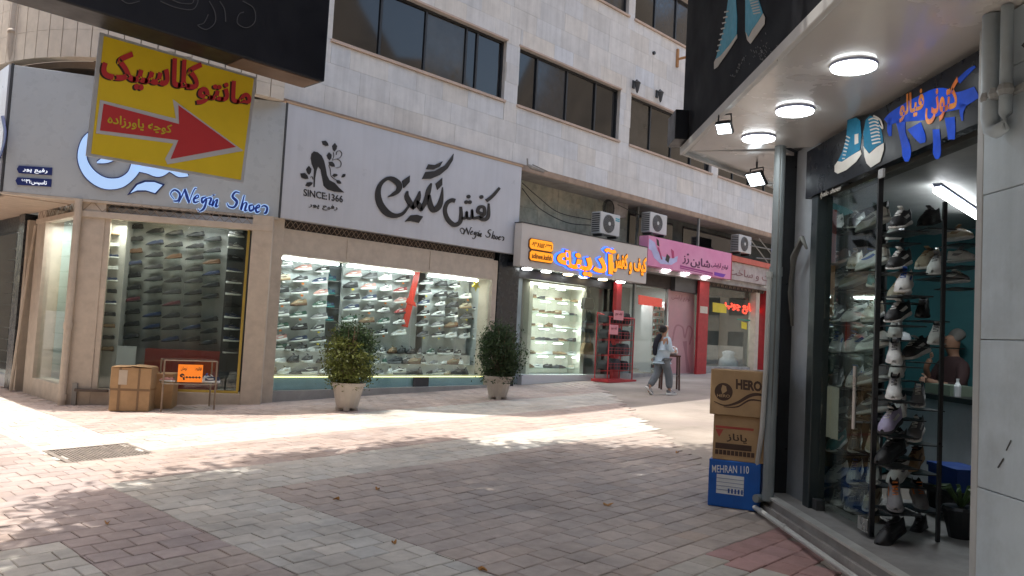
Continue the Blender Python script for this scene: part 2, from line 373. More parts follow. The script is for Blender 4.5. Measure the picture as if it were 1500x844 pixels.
for r in range(int((ZT - ZB - .06) / SH) + 1):
    z0 = ZB + .055 + r * SH; z1 = min(z0 + SH, ZT); x = XL - (.5 + .5 * (r % 2)) * SW * .6 + random.uniform(-.1, .1)
    while x < XR:
        wd = SW * random.choice((1, 1, .8, 1.25)); segs = [(max(x, XL), min(x + wd, XR), z0, z1)]; x += wd
        for q in wins:
            out = []
            for (a, c, e, f) in segs:
                if c <= q[0] or a >= q[1] or f <= q[2] - .06 or e >= q[3] + .05: out.append((a, c, e, f)); continue
                if a < q[0]: out.append((a, q[0], e, f))
                if c > q[1]: out.append((q[1], c, e, f))
                a2, c2 = max(a, q[0]), min(c, q[1])
                if e < q[2] - .06: out.append((a2, c2, e, q[2] - .06))
                if f > q[3] + .05: out.append((a2, c2, q[3] + .05, f))
            segs = out
        slabs += [s_ for s_ in segs if s_[1] - s_[0] > .05 and s_[3] - s_[2] > .04]
def vis_slab(s_):
    c = RW.transposed() @ (Vector(((s_[0] + s_[1]) / 2, 12.5, (s_[2] + s_[3]) / 2)) - CAM)
    px, py = CX + F_PX * c.x / -c.z, CY - F_PX * c.y / -c.z
    return py > -15 and px < 1140 and px > 380
vs_ = sorted([s_ for s_ in slabs if vis_slab(s_)], key=lambda s_: s_[0])[:297]; vset = set(vs_)
far = MB(); fc = []
tl = Frame(0, 0, 0)
for s_ in slabs:
    t = random.gauss(1, .035); tw = random.gauss(0, .018); c = (.64 * t * (1 + tw), .62 * t, .59 * t * (1 - tw * 1.5)); d0 = random.uniform(-.002, .002)
    if s_ in vset:
        m_ = MB().box(s_[0] + .0015, s_[1] - .0015, d0, .02, s_[2] + .0015, s_[3] - .0015)
        o = part('stone_slab', m_, stone, bd); o.color = (*c, 1)
    else:
        far.box(s_[0] + .0015, s_[1] - .0015, d0, .02, s_[2] + .0015, s_[3] - .0015); fc += [c] * 6
o = part('stone_facing', far, stonej, bd); setcol(o.data, fc); o['kind'] = 'stuff'
curtain = M('beige curtain', (.3, .23, .15), .9, var=.2)
for (a, c, z0, z1, ed) in wins:
    f = MB(); fr = .05
    f.box(a, c, .10, .16, z0, z0 + fr).box(a, c, .10, .16, z1 - fr, z1).box(a, a + fr, .10, .16, z0 + fr, z1 - fr).box(c - fr, c, .10, .16, z0 + fr, z1 - fr)
    for e_ in ed[1:-1]: f.box(e_ - .025, e_ + .025, .095, .16, z0 + fr, z1 - fr)
    if a == 7.7: f.box(ed[3] + .3, ed[3] + .35, .1, .16, z0 + fr, z1 - fr)
    wo = part('window', f, dark, bd)
    sl_ = MB().box(a - .03, c + .03, -.045, .1, z0 - .055, z0 - .003); part('sill', sl_, M('sandstone sill', (.5, .38, .3), .7), wo)
    sl_ = MB().box(a - .03, c + .03, -.02, .1, z1 + .003, z1 + .045); part('lintel', sl_, M('sandstone sill', 0), wo)
    for i in range(4):
        p_ = MB(); tl_ = random.uniform(-.006, .006); x0, x1 = ed[i] + .03, ed[i + 1] - .03
        p_.add([(x0, .13 + tl_, z0 + .05), (x1, .13 - tl_, z0 + .05), (x1, .133 - tl_, z1 - .05), (x0, .133 + tl_, z1 - .05)], [(0, 1, 2, 3)])
        p_.add([(x0, .142 + tl_, z0 + .05), (x1, .142 - tl_, z0 + .05), (x1, .145 - tl_, z1 - .05), (x0, .145 + tl_, z1 - .05)], [(3, 2, 1, 0)])
        part('pane', p_, random.choice([tintglass, tintglass, tintglass] + curt), wo)
# wall lamps and bracket on the facade
def wall_lamp(px, py, label):
    s_, z_ = MF.at(px, py, -.1)
    t = thing('wall_lamp', label, 'wall lamp', MF, (s_, 0, z_), group='lanterns on the stone wall')
    part('bracket', MB().box(s_ - .05, s_ + .05, -.03, 0, z_ - .05, z_ + .16).tube([(s_, -.02, z_ + .1), (s_, -.12, z_ + .17), (s_, -.14, z_ + .12)], .014, 6), dark, t)
    part('lantern', MB().lathe([(.02, .14), (.09, .08), (.075, .05), (.04, -.14), (.015, -.2)][::-1], (s_, -.14, z_), 8), darkgrey, t)
wall_lamp(932, 126, 'black lantern on the stone wall, left one of the pair'); wall_lamp(966, 140, 'black lantern on the stone wall, right one of the pair')
s_, z_ = MF.at(996, 84, -.1)
single('wall_bracket', MB().box(s_ - .05, s_ + .02, -.06, 0, z_ - .28, z_ + .25).tube([(s_ - .02, -.03, z_ - .05), (s_ + .1, -.5, z_ + .0)], .035, 6), M('orange rusty steel', (.4, .2, .08), .7), MF, 'rusty orange steel bracket sticking out of the stone wall under the upper windows', 'bracket')
s_, z_ = MF.at(957, 78, 0)
part('pipe_stub', MB().tube([(s_, -.05, z_), (s_, .03, z_)], .05, 10), dark, bd)

# curved bay above the corner shop
bay = thing('rounded_balcony', 'rounded cream stone balcony wall above the corner shop sign', 'balcony', MF, (6.7, 0, 5.4))
bm = MB(); cen = (6.72, 3.4); rad = 3.4; N = 22; pts = []
for i in range(N + 1):
    a = math.radians(270 - 90 * i / N); pts.append((cen[0] + rad * math.cos(a), cen[1] + rad * math.sin(a)))
pts += [(cen[0] - rad, 5.), (cen[0] - rad, 10.)]
baystone = M('cream stone', (.62, .54, .44), .65, var=.12, scale=4, bump=.12, stain=.2, scol=(.45, .37, .28), sscale=1.5)
L0 = 0; acc = 0
for i in range(len(pts) - 1):
    (x0, y0), (x1, y1) = pts[i], pts[i + 1]; dx, dy = x1 - x0, y1 - y0; l = math.hypot(dx, dy); nx, ny = dy / l * .2, -dx / l * .2
    nx, ny = -nx, -ny
    for k in range(-1 if i < 7 else 0, 3):
        za, zb = (5.42 + k * .45, 5.42 + (k + 1) * .45 - .004) if k >= 0 else (5.19, 5.416); q = .0008 / l
        A = (x0 + dx * q, y0 + dy * q); B = (x1 - dx * q, y1 - dy * q); o_ = MB()
        o_.add([(A[0], A[1], za), (B[0], B[1], za), (B[0] + nx, B[1] + ny, za), (A[0] + nx, A[1] + ny, za), (A[0], A[1], zb), (B[0], B[1], zb), (B[0] + nx, B[1] + ny, zb), (A[0] + nx, A[1] + ny, zb)],
               [(0, 3, 2, 1), (4, 5, 6, 7), (0, 1, 5, 4), (1, 2, 6, 5), (2, 3, 7, 6), (3, 0, 4, 7)])
        part('stone_slab', o_, baystone, bay)
fl = MB(); poly = pts + [(6.7, 10)]
n_ = len(poly); fl.add([(x, y, 5.30) for x, y in poly] + [(x, y, 5.41) for x, y in poly], [tuple(range(n_)), tuple(range(n_, 2 * n_))[::-1]] + [(i, (i + 1) % n_, (i + 1) % n_ + n_, i + n_) for i in range(n_)])
part('floor_slab', fl, M('brown soffit', (.22, .17, .13), .8), bay)
part('rear_wall', MB().box(3.6, XL - .01, 10, 10.3, 5.4, 9), baystone, bay)
s_, z_ = MF.at(17, 90, 2.4)
dp = MB().tube([(s_ + .12, 2.6, 3.2), (s_ + .12, 2.6, 5.2), (s_, 2.5, 5.6), (s_, 2.5, 9)], .06, 10)
for zz in (5.9, 6.6, 7.4): dp.tube([(s_, 2.5, zz), (s_, 2.5, zz + .06)], .075, 10)
single('rainwater_pipe', dp, beige, MF, 'cream rainwater pipe running up past the rounded balcony at the far left', 'drainpipe', smooth=True)

# ---------------------------------------------------------------- shoes
def shoe_geo(style):
    hi = {'sneaker': 1., 'runner': 1.05, 'dress': .85, 'slipper': .7}[style]; st = {'sneaker': .026, 'runner': .034, 'dress': .012, 'slipper': .014}[style]
    X = [-.145, -.135, -.105, -.06, -.015, .03, .07, .105, .13, .145]
    Wd = [.012, .026, .033, .033, .031, .036, .043, .040, .028, .010]
    Hh = [.055, .085, .088, .078, .082, .072, .054, .040, .030, .014]
    if style == 'dress': Wd = [w_ * (.95 if x < .05 else (.86 if x < .12 else .6)) for w_, x in zip(Wd, X)]; X = [x * (1.04 if x > 0 else 1) for x in X]
    TM = [50, 50, 48, 46, 62, 90, 90, 90, 90, 90]
    Hh = [h * hi for h in Hh]; up, so_, ln, la, ac = MB(), MB(), MB(), MB(), MB(); lift = [(.012 if style != 'dress' else .016) * max(0, -x / .145) ** .5 for x in X]
    base = [st * .75 + l for l in lift]
    R_ = {}
    for sgn in (1, -1):
        k = len(up.v); K = 6
        for i, x in enumerate(X):
            for j in range(K + 1):
                t = math.radians(TM[i]) * j / K
                up.v.append((x, sgn * Wd[i] * math.cos(t) ** .75 * (1 + .0 * j) if math.cos(t) > 1e-6 else 0., base[i] + Hh[i] * math.sin(t) ** .85))
        for i in range(len(X) - 1):
            for j in range(K):
                a, b, c, d = k + i * (K + 1) + j, k + (i + 1) * (K + 1) + j, k + (i + 1) * (K + 1) + j + 1, k + i * (K + 1) + j + 1
                up.f.append((a, b, c, d) if sgn < 0 else (d, c, b, a)); up.m.append(0)
        R_[sgn] = [up.v[k + i * (K + 1) + K] for i in range(len(X))]
    up.f.append(tuple([0 + j for j in range(7)] + [70 + j for j in range(6, -1, -1)])); up.m.append(0)
    A = [R_[1][i] for i in range(5)]; B = [R_[-1][i] for i in range(5)]
    vs = A + B + [(x * .93 - .004, y * .7, z - .022) for x, y, z in A] + [(x * .93 - .004, y * .7, z - .022) for x, y, z in B]
    fs = []
    for i in range(4): fs += [(i, i + 1, 10 + i + 1, 10 + i), (5 + i + 1, 5 + i, 15 + i, 15 + i + 1), (10 + i, 10 + i + 1, 15 + i + 1, 15 + i)]
    fs += [(0, 10, 15, 5)]; ln.add(vs, fs)
    zb = [0 if x < .08 else (x - .08) * .12 for x in X]; o = .0045
    k = 0
    for lev in (0, 1, 2):
        ring = []
        for sgn in (1, -1):
            idx = range(len(X)) if sgn > 0 else range(len(X) - 1, -1, -1)
            for i in idx: ring.append((X[i] * 1.02, sgn * (Wd[i] + (o if lev else o * .3)), (zb[i] if lev == 0 else zb[i] + .006 if lev == 1 else base[i] + st * .35)))
        so_.v += ring
    n = 2 * len(X)
    for lev in (0, 1):
        for i in range(n): so_.f.append((lev * n + i, (lev + 1) * n + i, (lev + 1) * n + (i + 1) % n, lev * n + (i + 1) % n)); so_.m.append(0)
    so_.f.append(tuple(range(n))); so_.m.append(0); so_.f.append(tuple(range(2 * n, 3 * n))[::-1]); so_.m.append(0)
    if style == 'dress': so_.box(-.142, -.085, -.024, .024, -.004, .016)
    if style in ('sneaker', 'runner'):
        for q in range(5):
            x = .0 + q * .016; z_ = .018 + st * .75 + np.interp(x, X, Hh) * .97; la.obox((x, 0, z_ - .018), (.006, .03, .006), Matrix.Rotation(.55, 3, 'Y') @ Matrix.Rotation(.25 * (-1) ** q, 3, 'Z'))
        la.obox((-.012, 0, st + .085 * hi), (.05, .026, .006), Matrix.Rotation(-.5, 3, 'Y'))
        for sgn in (1, -1):
            P = [(-.06, .35), (-.02, .3), (.02, .35), (.05, .52)]; vs = []
            for x, q in P:
                for dq in (-.08, .12):
                    t = math.radians((q + dq) * 70); w_ = np.interp(x, X, Wd) + .0016; h_ = np.interp(x, X, Hh); b_ = np.interp(x, X, base)
                    vs.append((x + dq * .1, sgn * w_ * math.cos(t) ** .75, b_ + h_ * math.sin(t) ** .85))
            ac.add(vs, [(2 * i, 2 * i + 2, 2 * i + 3, 2 * i + 1) if sgn > 0 else (2 * i + 1, 2 * i + 3, 2 * i + 2, 2 * i) for i in range(3)])
    return dict(upper=up, sole=so_, lining=ln, laces=la, stripe=ac)
CLR = {'black': (.018, .018, .02), 'white': (.72, .72, .70), 'cream': (.5, .44, .33), 'grey': (.2, .2, .21), 'navy': (.02, .035, .09), 'brown': (.12, .06, .03), 'tan': (.3, .2, .11), 'pink': (.5, .25, .22),
       'red': (.35, .03, .03), 'green': (.03, .09, .06), 'blue': (.03, .1, .4), 'lavender': (.42, .38, .55), 'charcoal': (.05, .05, .055), 'orange': (.5, .15, .03), 'teal': (.05, .25, .25), 'burgundy': (.1, .02, .03)}
def SM(c, k='leather'): return M(c + ' shoe ' + k, CLR[c], .5 if k == 'leather' else .7, var=.12, scale=25)
GEO = {}; 
def shoe_mesh(style):
    if style in GEO: return GEO[style]
    g_ = shoe_geo(style); mb = MB()
    for i, k in enumerate(('upper', 'sole', 'lining', 'laces', 'stripe')): mb.add(g_[k].v, g_[k].f, i)
    me = mb.mesh('shoe', [SM('black'), SM('white', 'rubber'), SM('charcoal', 'cloth'), SM('white', 'cloth'), SM('white')], smooth=True)
    GEO[style] = me; return me
USED = {}
def uniq(lbl):
    USED[lbl] = USED.get(lbl, 0) + 1; return lbl
KIND = {'sneaker': 'sneaker', 'runner': 'running shoe', 'dress': 'leather lace-up shoe', 'slipper': 'slip-on shoe'}
def shoe(frame, s_, d, z_, rz, style, cols, where, group, tilt=0., roll=0., sc=1., near_=False):
    up, so2, ac = cols; lbl = '%s %s with %s sole %s' % (up, KIND[style], so2, where)
    lbl = ' '.join(lbl.split()[:16]); ms = [SM(up), SM(so2, 'rubber'), SM('charcoal' if up != 'black' else 'grey', 'cloth'), SM('white' if ac == up else ac, 'cloth'), SM(ac)]
    mw = frame.M @ Matrix.Translation((s_, d, z_)) @ Matrix.Rotation(rz, 4, 'Z') @ Matrix.Rotation(tilt, 4, 'Y') @ Matrix.Rotation(roll, 4, 'X') @ Matrix.Scale(sc, 4)
    if not near_:
        o = bpy.data.objects.new('shoe', shoe_mesh(style)); COL.objects.link(o); o.matrix_world = mw
        for i, m in enumerate(ms): o.material_slots[i].link = 'OBJECT'; o.material_slots[i].material = m
        return tag(o, lbl, 'shoe', group)
    r = bpy.data.objects.new('shoe', None); COL.objects.link(r); r.matrix_world = mw; r.empty_display_size = .05; tag(r, lbl, 'shoe', group)
    for i, k in enumerate(('upper', 'sole', 'lining', 'laces', 'stripe')):
        key = (style, k)
        if key not in GEO: GEO[key] = shoe_geo(style)[k].mesh(k, [ms[i]], smooth=True) if shoe_geo(style)[k].f else None
        if GEO[key] is None: continue
        o = bpy.data.objects.new(k, GEO[key]); COL.objects.link(o); o.parent = r; o.material_slots[0].link = 'OBJECT'; o.material_slots[0].material = ms[i]
        if k in ('upper', 'sole'):
            q = o.modifiers.new('sub', 'SUBSURF'); q.levels = 1; q.render_levels = 1
    return r
NUM = 'first second third fourth fifth sixth seventh eighth ninth tenth eleventh twelfth thirteenth fourteenth fifteenth sixteenth seventeenth eighteenth nineteenth'.split()
ORD = ['top', 'second', 'third', 'fourth', 'fifth', 'sixth', 'seventh', 'eighth', 'ninth', 'tenth', 'eleventh', 'twelfth', 'thirteenth']
CO = ['first', 'second', 'third', 'fourth', 'fifth', 'sixth', 'seventh', 'eighth', 'ninth']
def area(name, frame, s_, d, z_, sx, sy, power, col=(1, 1, 1), rot=None):
    l = bpy.data.lights.new(name, 'AREA'); l.shape = 'RECTANGLE'; l.size = sx; l.size_y = sy; l.energy = power; l.color = col
    o = bpy.data.objects.new(name, l); COL.objects.link(o); o.matrix_world = frame.M @ Matrix.Translation((s_, d, z_)) @ (rot or Matrix.Identity(4)); return o
def tube_light(frame, s0, s1, d, z_, label, power, group=None, w_=.045, em=None, rot=None):
    t = thing('tube_light', label, 'tube light', frame, ((s0 + s1) / 2, d, z_), group=group)
    part('diffuser', MB().tube([(s0, d, z_), (s1, d, z_)], w_ * .5, 8), em or tube_em, t)
    part('housing', MB().box(s0 - .02, s1 + .02, d - w_ * .6, d + w_ * .6, z_ + w_ * .5 + .002, z_ + w_ * .5 + .03), white, t)
    area('tube_lamp', frame, (s0 + s1) / 2, d, z_ - .04, s1 - s0, .05, power, (.93, .97, 1)); return t
def lattice(frame, s0, s1, d, z0, z1, w_, parent, mat):
    b = MB(); n = max(1, int(round((s1 - s0) / w_))); w_ = (s1 - s0) / n
    for i in range(n):
        a = s0 + i * w_
        b.tube([(a, d, z0), (a + w_ / 2, d - .004, z1), (a + w_, d, z0)], .006, 4).tube([(a, d + .014, z1), (a + w_ / 2, d + .018, z0), (a + w_, d + .014, z1)], .006, 4)
    return part('lattice', b, mat, parent)

# ================================================================ white shoe shop (wide window)
D2 = .05
sf = thing('shopfront', 'wide beige framed shoe shop window under the white sign with black lettering', 'shopfront', MF, (6.9, 0, gz(7)))
xl, zt = MF.at(396, 362, D2); xr, zr = MF.at(718, 408, D2); zt = 2.56
print('shop2', xl, xr, zt, zr)
gb = gz(7) - .02
def base_poly(x0, x1, ztop): return [(x0, gz(x0) - .05), (x1, gz(x1) - .05), (x1, ztop), (x0, ztop)]
part('pillar', MB().prism(base_poly(6.62, 6.98, 3.22), -.06, .5), beige, sf, bev=.01)
part('pillar', MB().prism(base_poly(12.12, 12.27, 3.0), -.02, .4), beige, sf, bev=.008)
part('sill', MB().prism([(6.98, -.05), (12.12, .1), (12.12, .25), (6.98, .19)], -.03, .22), M('grey sill stone', (.36, .35, .33), .6, var=.15, stain=.3), sf)
part('shutter_box', MB().box(6.98, 12.12, -.03, .3, zt, 3.025), beige, sf, bev=.01)
for q in (8.3, 10.3): part('box_joint', MB().box(q, q + .04, -.042, -.031, zt + .05, 3.0), beige, sf)
part('shutter_rail', MB().box(6.98, 12.12, -.05, -.0305, zt + .0, zt + .045), beige, sf)
part('lintel', MB().box(6.98, 12.2, .02, .4, 3.027, 3.3), M('dark void', (.05, .04, .035), .9), sf)
lattice(MF, 7.0, 12.1, -.03, 3.03, 3.165, .21, sf, M('lattice steel', (.33, .25, .18), .6))
for a, c in ((6.98, 8.28), (8.29, 9.98), (9.99, 11.2), (11.21, 12.12)):
    part('glass_pane', MB().box(a + .004, c - .004, .06, .07, .2 if a < 9 else .23, zt), clear, sf)
room = MB(); ZF = .5
room.box(6.6, 12.3, 2.6, 2.7, 0, 3.0)
part('rear_wall', room, M('dim interior wall', (.16, .17, .17), .8), sf)
part('side_wall', MB().box(6.62, 6.7, .45, 2.6, 0, 3.0), shelfw, sf); part('side_wall', MB().box(12.2, 12.28, .4, 2.6, 0, 3.0), shelfw, sf)
part('ceiling', MB().box(6.62, 12.28, .3, 2.6, 2.9, 3.0), M('interior ceiling', (.5, .5, .5)), sf)
part('floor', MB().box(6.62, 12.28, .23, 2.6, .2, .3), M('interior floor', (.2, .19, .18), .4), sf)
part('window_base', MB().box(6.98, 12.12, .1, .16, .2, .42), M('blue grey riser', (.34, .50, .62), .4), sf)
part('window_base', MB().box(6.98, 12.12, .161, 1.0, .18, .415), white, sf)
part('light_strip', MB().box(6.98, 12.1, .09, .099, .422, .437), M('yellow led strip', (1, .85, .35), emit=1.2, var=0), sf)
DW = .72
# stepped shelves
for k in range(3):
    part('shelf', MB().box(7.0, 12.1, .20 + k * .17, .369 + k * .17, .416, .46 + k * .20), M('pale shelf', (.62, .6, .56), .4), sf)
PANELS = [(6.98, 8.42), (8.74, 10.66), (10.85, 12.12)]
for a, c in PANELS: part('display_wall', MB().box(a, c, DW, DW + .04, .9, zt + .1), shelfw, sf)
cols2 = [('black', 'white', 'white'), ('black', 'black', 'charcoal'), ('charcoal', 'grey', 'grey'), ('black', 'white', 'grey'), ('charcoal', 'white', 'white'), ('black', 'white', 'white'), ('black', 'black', 'grey'), ('charcoal', 'white', 'white'), ('black', 'white', 'white'), ('white', 'white', 'grey'), ('cream', 'tan', 'brown'), ('grey', 'white', 'white'), ('black', 'black', 'white'), ('charcoal', 'white', 'grey'), ('navy', 'white', 'white'), ('white', 'white', 'cream'), ('green', 'white', 'white'), ('tan', 'brown', 'cream'), ('pink', 'white', 'white'), ('white', 'grey', 'black')]
SECT = ['left display wall', 'middle display wall', 'right display wall']
rowsz = None
for pi, (pxs, y0) in enumerate((((412, 440, 468), (378, 383, 388)), ((514, 540, 563, 587), (409 - 10, 402, 405, 399)), ((622, 644, 663, 683, 703), (402, 405, 408, 417, 421)))):
    for ci, px in enumerate(pxs):
        s_, _ = MF.at(px, 420, DW - .1)
        for r in range(6 + (pi == 0)):
            if (pi == 2 and ci >= 3 and r == 0): continue
            z_ = 2.37 - r * .222 - (.02 if pi else 0)
            c_ = random.choice(cols2)
            if pi == 1 and ci == 3 and r in (1, 2, 3): c_ = [('red', 'white', 'white'), ('pink', 'white', 'white'), ('red', 'black', 'white')][r - 1]
            shoe(MF, s_ + random.uniform(-.03, .03), DW - .12, z_, math.pi + random.uniform(-.3, .2), random.choice(('sneaker', 'runner')), c_, 'on %s, %s row, %s from left' % (SECT[pi], ORD[r], CO[ci]), 'sneakers on the white shop display walls', tilt=.12, sc=1.14)
            b = MB().box(s_ - .1, s_ + .1, DW - .16, DW, z_ - .012, z_ - .007)
            part('shoe_shelf', b, glass('clear acrylic', (.93, .96, .95), 1.3), sf)
            if random.random() < .6: part('price_tag', MB().box(s_ - .02, s_ + .03, DW - .172, DW - .168, z_ - .045, z_ - .012), random.choice((white, M('yellow paper', (.75, .6, .05)), M('orange tag', (.7, .2, .03)))), sf)
for k in range(3):
    n = 19
    for i in range(n):
        s_ = 7.12 + i * (4.9 / n) + random.uniform(-.04, .04)
        if k == 0 and random.random() < .12: continue
        where = 'on the %s window step, %s from left' % (('lowest', 'middle', 'upper')[k], NUM[i])
        shoe(MF, s_, .285 + k * .17, .462 + k * .20, random.choice((math.pi, math.pi + .5, -2.2, -2.6)), random.choice(('sneaker', 'runner', 'slipper')), random.choice(cols2 + [('black', 'black', 'grey')] * 3), where, 'sneakers on the window steps of the white shop', sc=1.25)
# dark passages between the display walls, with things on show
rb = MB()
for k, (px, py) in enumerate(((612, 398), (607, 415), (603, 432), (600, 450), (596, 468))):
    pass
x0_, z0_ = MF.at(588, 478, .6); x1_, z1_ = MF.at(612, 396, .6)
single('red_ribbon', MB().prism([(x0_, z0_), (x0_ + .16, z0_ - .02), (x1_ + .06, z1_), (x1_ - .08, z1_ + .01)], .585, .6).prism([(x0_ + .05, z0_ + .5), (x0_ + .35, z0_ + .42), (x0_ + .3, z0_ + .52), (x0_ + .1, z0_ + .6)], .57, .583), M('glossy red ribbon', (.7, .04, .02), .35), MF, 'red banner ribbon hanging in the shoe window beside the middle display wall', 'banner')
x0_, z0_ = MF.at(697, 418, .2)
single('yellow_star', MB().prism([(x0_ + .14 * (1 if i % 2 else .45) * math.sin(i * math.pi / 5), z0_ + .14 * (1 if i % 2 else .45) * math.cos(i * math.pi / 5)) for i in range(10)], .19, .2), M('yellow card', (.8, .6, .05)), MF, 'yellow star card stuck inside the right end of the shoe window', 'card')
for k, (a, c) in enumerate(((7.02, 8.3), (8.5, 10.1), (10.5, 11.9))):
    tube_light(MF, a, c, .22, zt - .04, '%s of three white tube lights along the top of the shoe window' % ('leftmost', 'middle', 'rightmost')[k], 3.4, 'tube lights in the shoe window')
ms_ = MB().box(8.36, 8.92, .9, .95, .3, 2.6); part('mirror_panel', ms_, M('grey display wall', 0) if 'grey display wall' in MATS else M('mid grey panel', (.16, .18, .19)), sf)
for k, zz in enumerate((2.25, 1.98, 1.72, 1.46)):
    shoe(MF, 8.52, .84, zz, math.pi, 'sneaker', ('navy', 'teal', 'teal'), 'in the dark gap right of the left display wall, %s row' % ORD[k], 'navy sneakers in the dark gap')
    part('gap_shelf', MB().box(8.36, 8.7, .72, .9, zz - .016, zz - .006), steel, sf)
single('dark_notice', MB().box(*[MF.at(609, 560, -.032)[0], MF.at(632, 560, -.032)[0]], .052, .058, .23, .42), darkgrey, MF, 'small black notice stuck low on the glass of the wide shoe window', 'notice')

# white sign with black calligraphy
sg = thing('shop_sign', 'big white sign board with black Persian calligraphy and a high heel emblem', 'shop sign', MF, (6.85, -.15, 3.18)); SD = -.15
part('board', MB().box(6.83, 12.73, SD, .02, 3.18, 5.18), signwhite, sg, bev=.006)
part('edge', MB().box(6.8, 12.76, SD - .012, .0, 5.181, 5.215), M('gold trim', (.5, .33, .2), .5), sg)
part('edge', MB().box(6.80, 6.828, SD - .012, .0, 3.17, 5.18), darkgrey, sg)
K = dict(sc=230 / 1213, ox=530, oy=210)
b = MB()
def st_(P, **q): stroke(b, P, MF, SD - .001, .02, **{**K, **q})
st_([(200, 415, 4), (240, 395, 26), (280, 365, 34), (285, 320, 44), (240, 280, 40), (190, 275, 26), (140, 320, 30), (122, 390, 42), (140, 470, 50), (190, 535, 50), (250, 560, 36), (310, 545, 24), (350, 500, 16), (362, 470, 12)])
st_([(352, 370, 10), (345, 410, 34), (375, 470, 40), (400, 510, 14)]); st_([(445, 370, 8), (435, 420, 34), (405, 480, 40), (380, 500, 20)]); st_([(420, 440, 10), (440, 480, 40), (460, 525, 14)])
st_([(535, 310, 10), (515, 360, 34), (490, 450, 34), (455, 515, 24)]); st_([(515, 400, 24), (525, 470, 40), (550, 515, 40), (590, 490, 44), (612, 430, 30), (622, 340, 4)])
shape(b, [(310, 290), (368, 250), (366, 300), (322, 348)], MF, SD - .001, .02, **K); shape(b, [(568, 312), (618, 268), (618, 322), (582, 360)], MF, SD - .001, .02, **K)
shape(b, [(512, 163), (560, 168), (622, 140), (600, 180), (550, 204), (494, 200)], MF, SD - .001, .02, **K)
shape(b, [(490, 222), (560, 215), (640, 170), (690, 105), (706, 82), (700, 130), (660, 195), (600, 245), (530, 275), (464, 276)], MF, SD - .001, .02, **K)
shape(b, [(330, 606), (375, 557), (420, 552), (470, 566), (436, 616), (380, 600)], MF, SD - .001, .02, **K)
st_([(718, 445, 30), (690, 440, 30), (655, 465, 28), (640, 520, 28), (660, 585, 32), (710, 630, 34), (755, 610, 30), (765, 560, 26), (762, 490, 18)])
st_([(765, 580, 22), (800, 575, 22), (808, 530, 16), (812, 575, 20), (845, 575, 20), (850, 515, 14), (856, 575, 20), (900, 575, 26), (945, 590, 28), (975, 560, 26), (978, 465, 12)])
st_([(905, 575, 24), (945, 545, 26), (940, 495, 22), (905, 495, 26), (895, 530, 24), (935, 545, 20)])
st_([(960, 445, 26), (1010, 405, 24), (1062, 345, 18)])
for x, y, r in ((822, 412, 15), (805, 455, 15), (832, 455, 15), (922, 415, 15)):
    shape(b, [(x + r * math.cos(t), y + r * math.sin(t)) for t in [math.pi * 2 * i / 10 for i in range(10)]], MF, SD - .001, .02, **K)
part('calligraphy', b, black, sg)
def qpts(fr, d, a, b_, c): return fr.at(*a, d), fr.at(*b_, d), fr.at(*c, d)
def script_word(name, kpts, fr, d, mat, parent, sc, ox, oy, thick=.01, grow=0.):
    mb = MB()
    for P in kpts: stroke(mb, P, fr, d, thick, sc=sc, ox=ox, oy=oy, grow=grow)
    return part(name, mb, mat, parent)
# "Negin Shoes" in copperplate strokes; unit: zoomed pixels of the small wordmark
NS = [[(770, 690, 2), (758, 670, 3), (772, 655, 5), (790, 670, 6), (785, 695, 6), (768, 697, 3)], [(786, 704, 3), (798, 678, 4), (808, 654, 3)], [(808, 652, 5), (815, 680, 9), (823, 706, 5)], [(823, 706, 2), (832, 676, 3), (843, 652, 3), (850, 652, 2)],
      [(838, 692, 4), (855, 685, 4), (852, 676, 3), (840, 690, 6), (842, 704, 6), (858, 700, 2)], [(882, 684, 3), (868, 690, 6), (870, 706, 6), (884, 690, 4), (876, 725, 7), (860, 738, 3), (852, 728, 2)], [(884, 690, 2), (900, 690, 6), (894, 712, 6), (904, 712, 2)],
      [(908, 676, 6), (909, 680, 6)], [(908, 695, 4), (904, 718, 7), (914, 700, 3), (922, 696, 5), (916, 720, 7), (926, 718, 2)],
      [(1000, 672, 3), (985, 668, 5), (975, 685, 7), (990, 705, 8), (980, 725, 6), (962, 722, 4), (955, 708, 2)], [(1016, 680, 3), (1004, 735, 7), (1014, 712, 3), (1024, 712, 6), (1018, 738, 6), (1028, 736, 2)],
      [(1046, 718, 4), (1034, 722, 6), (1036, 740, 6), (1048, 734, 6), (1048, 720, 4)], [(1054, 734, 3), (1068, 726, 5), (1066, 718, 3), (1056, 730, 6), (1060, 746, 6), (1072, 740, 2)], [(1076, 726, 3), (1086, 722, 5), (1096, 730, 6), (1092, 748, 7), (1084, 750, 3)]]
script_word('script_lettering', NS, MF, SD - .001, black, sg, K['sc'], K['ox'], K['oy'], .01, grow=.15)
KE = dict(sc=100 / 675, ox=425, oy=195); b = MB()
shape(b, [(232, 182), (270, 190), (310, 225), (335, 280), (348, 340), (362, 420), (385, 465), (440, 495), (480, 540), (532, 588), (440, 580), (370, 560), (330, 520), (318, 450), (300, 360), (275, 328), (258, 370), (245, 450), (240, 535), (232, 535), (232, 450), (236, 360), (215, 310), (203, 250), (210, 205)], MF, SD - .001, .012, **KE)
def leaf(x0, y0, x1, y1, w_=.3):
    dx, dy = x1 - x0, y1 - y0; n_ = (-dy * w_, dx * w_)
    shape(b, [(x0, y0), (x0 + dx * .35 + n_[0], y0 + dy * .35 + n_[1]), (x0 + dx * .75 + n_[0] * .7, y0 + dy * .75 + n_[1] * .7), (x1, y1), (x0 + dx * .75 - n_[0] * .7, y0 + dy * .75 - n_[1] * .7), (x0 + dx * .35 - n_[0], y0 + dy * .35 - n_[1])], MF, SD - .001, .012, **KE)
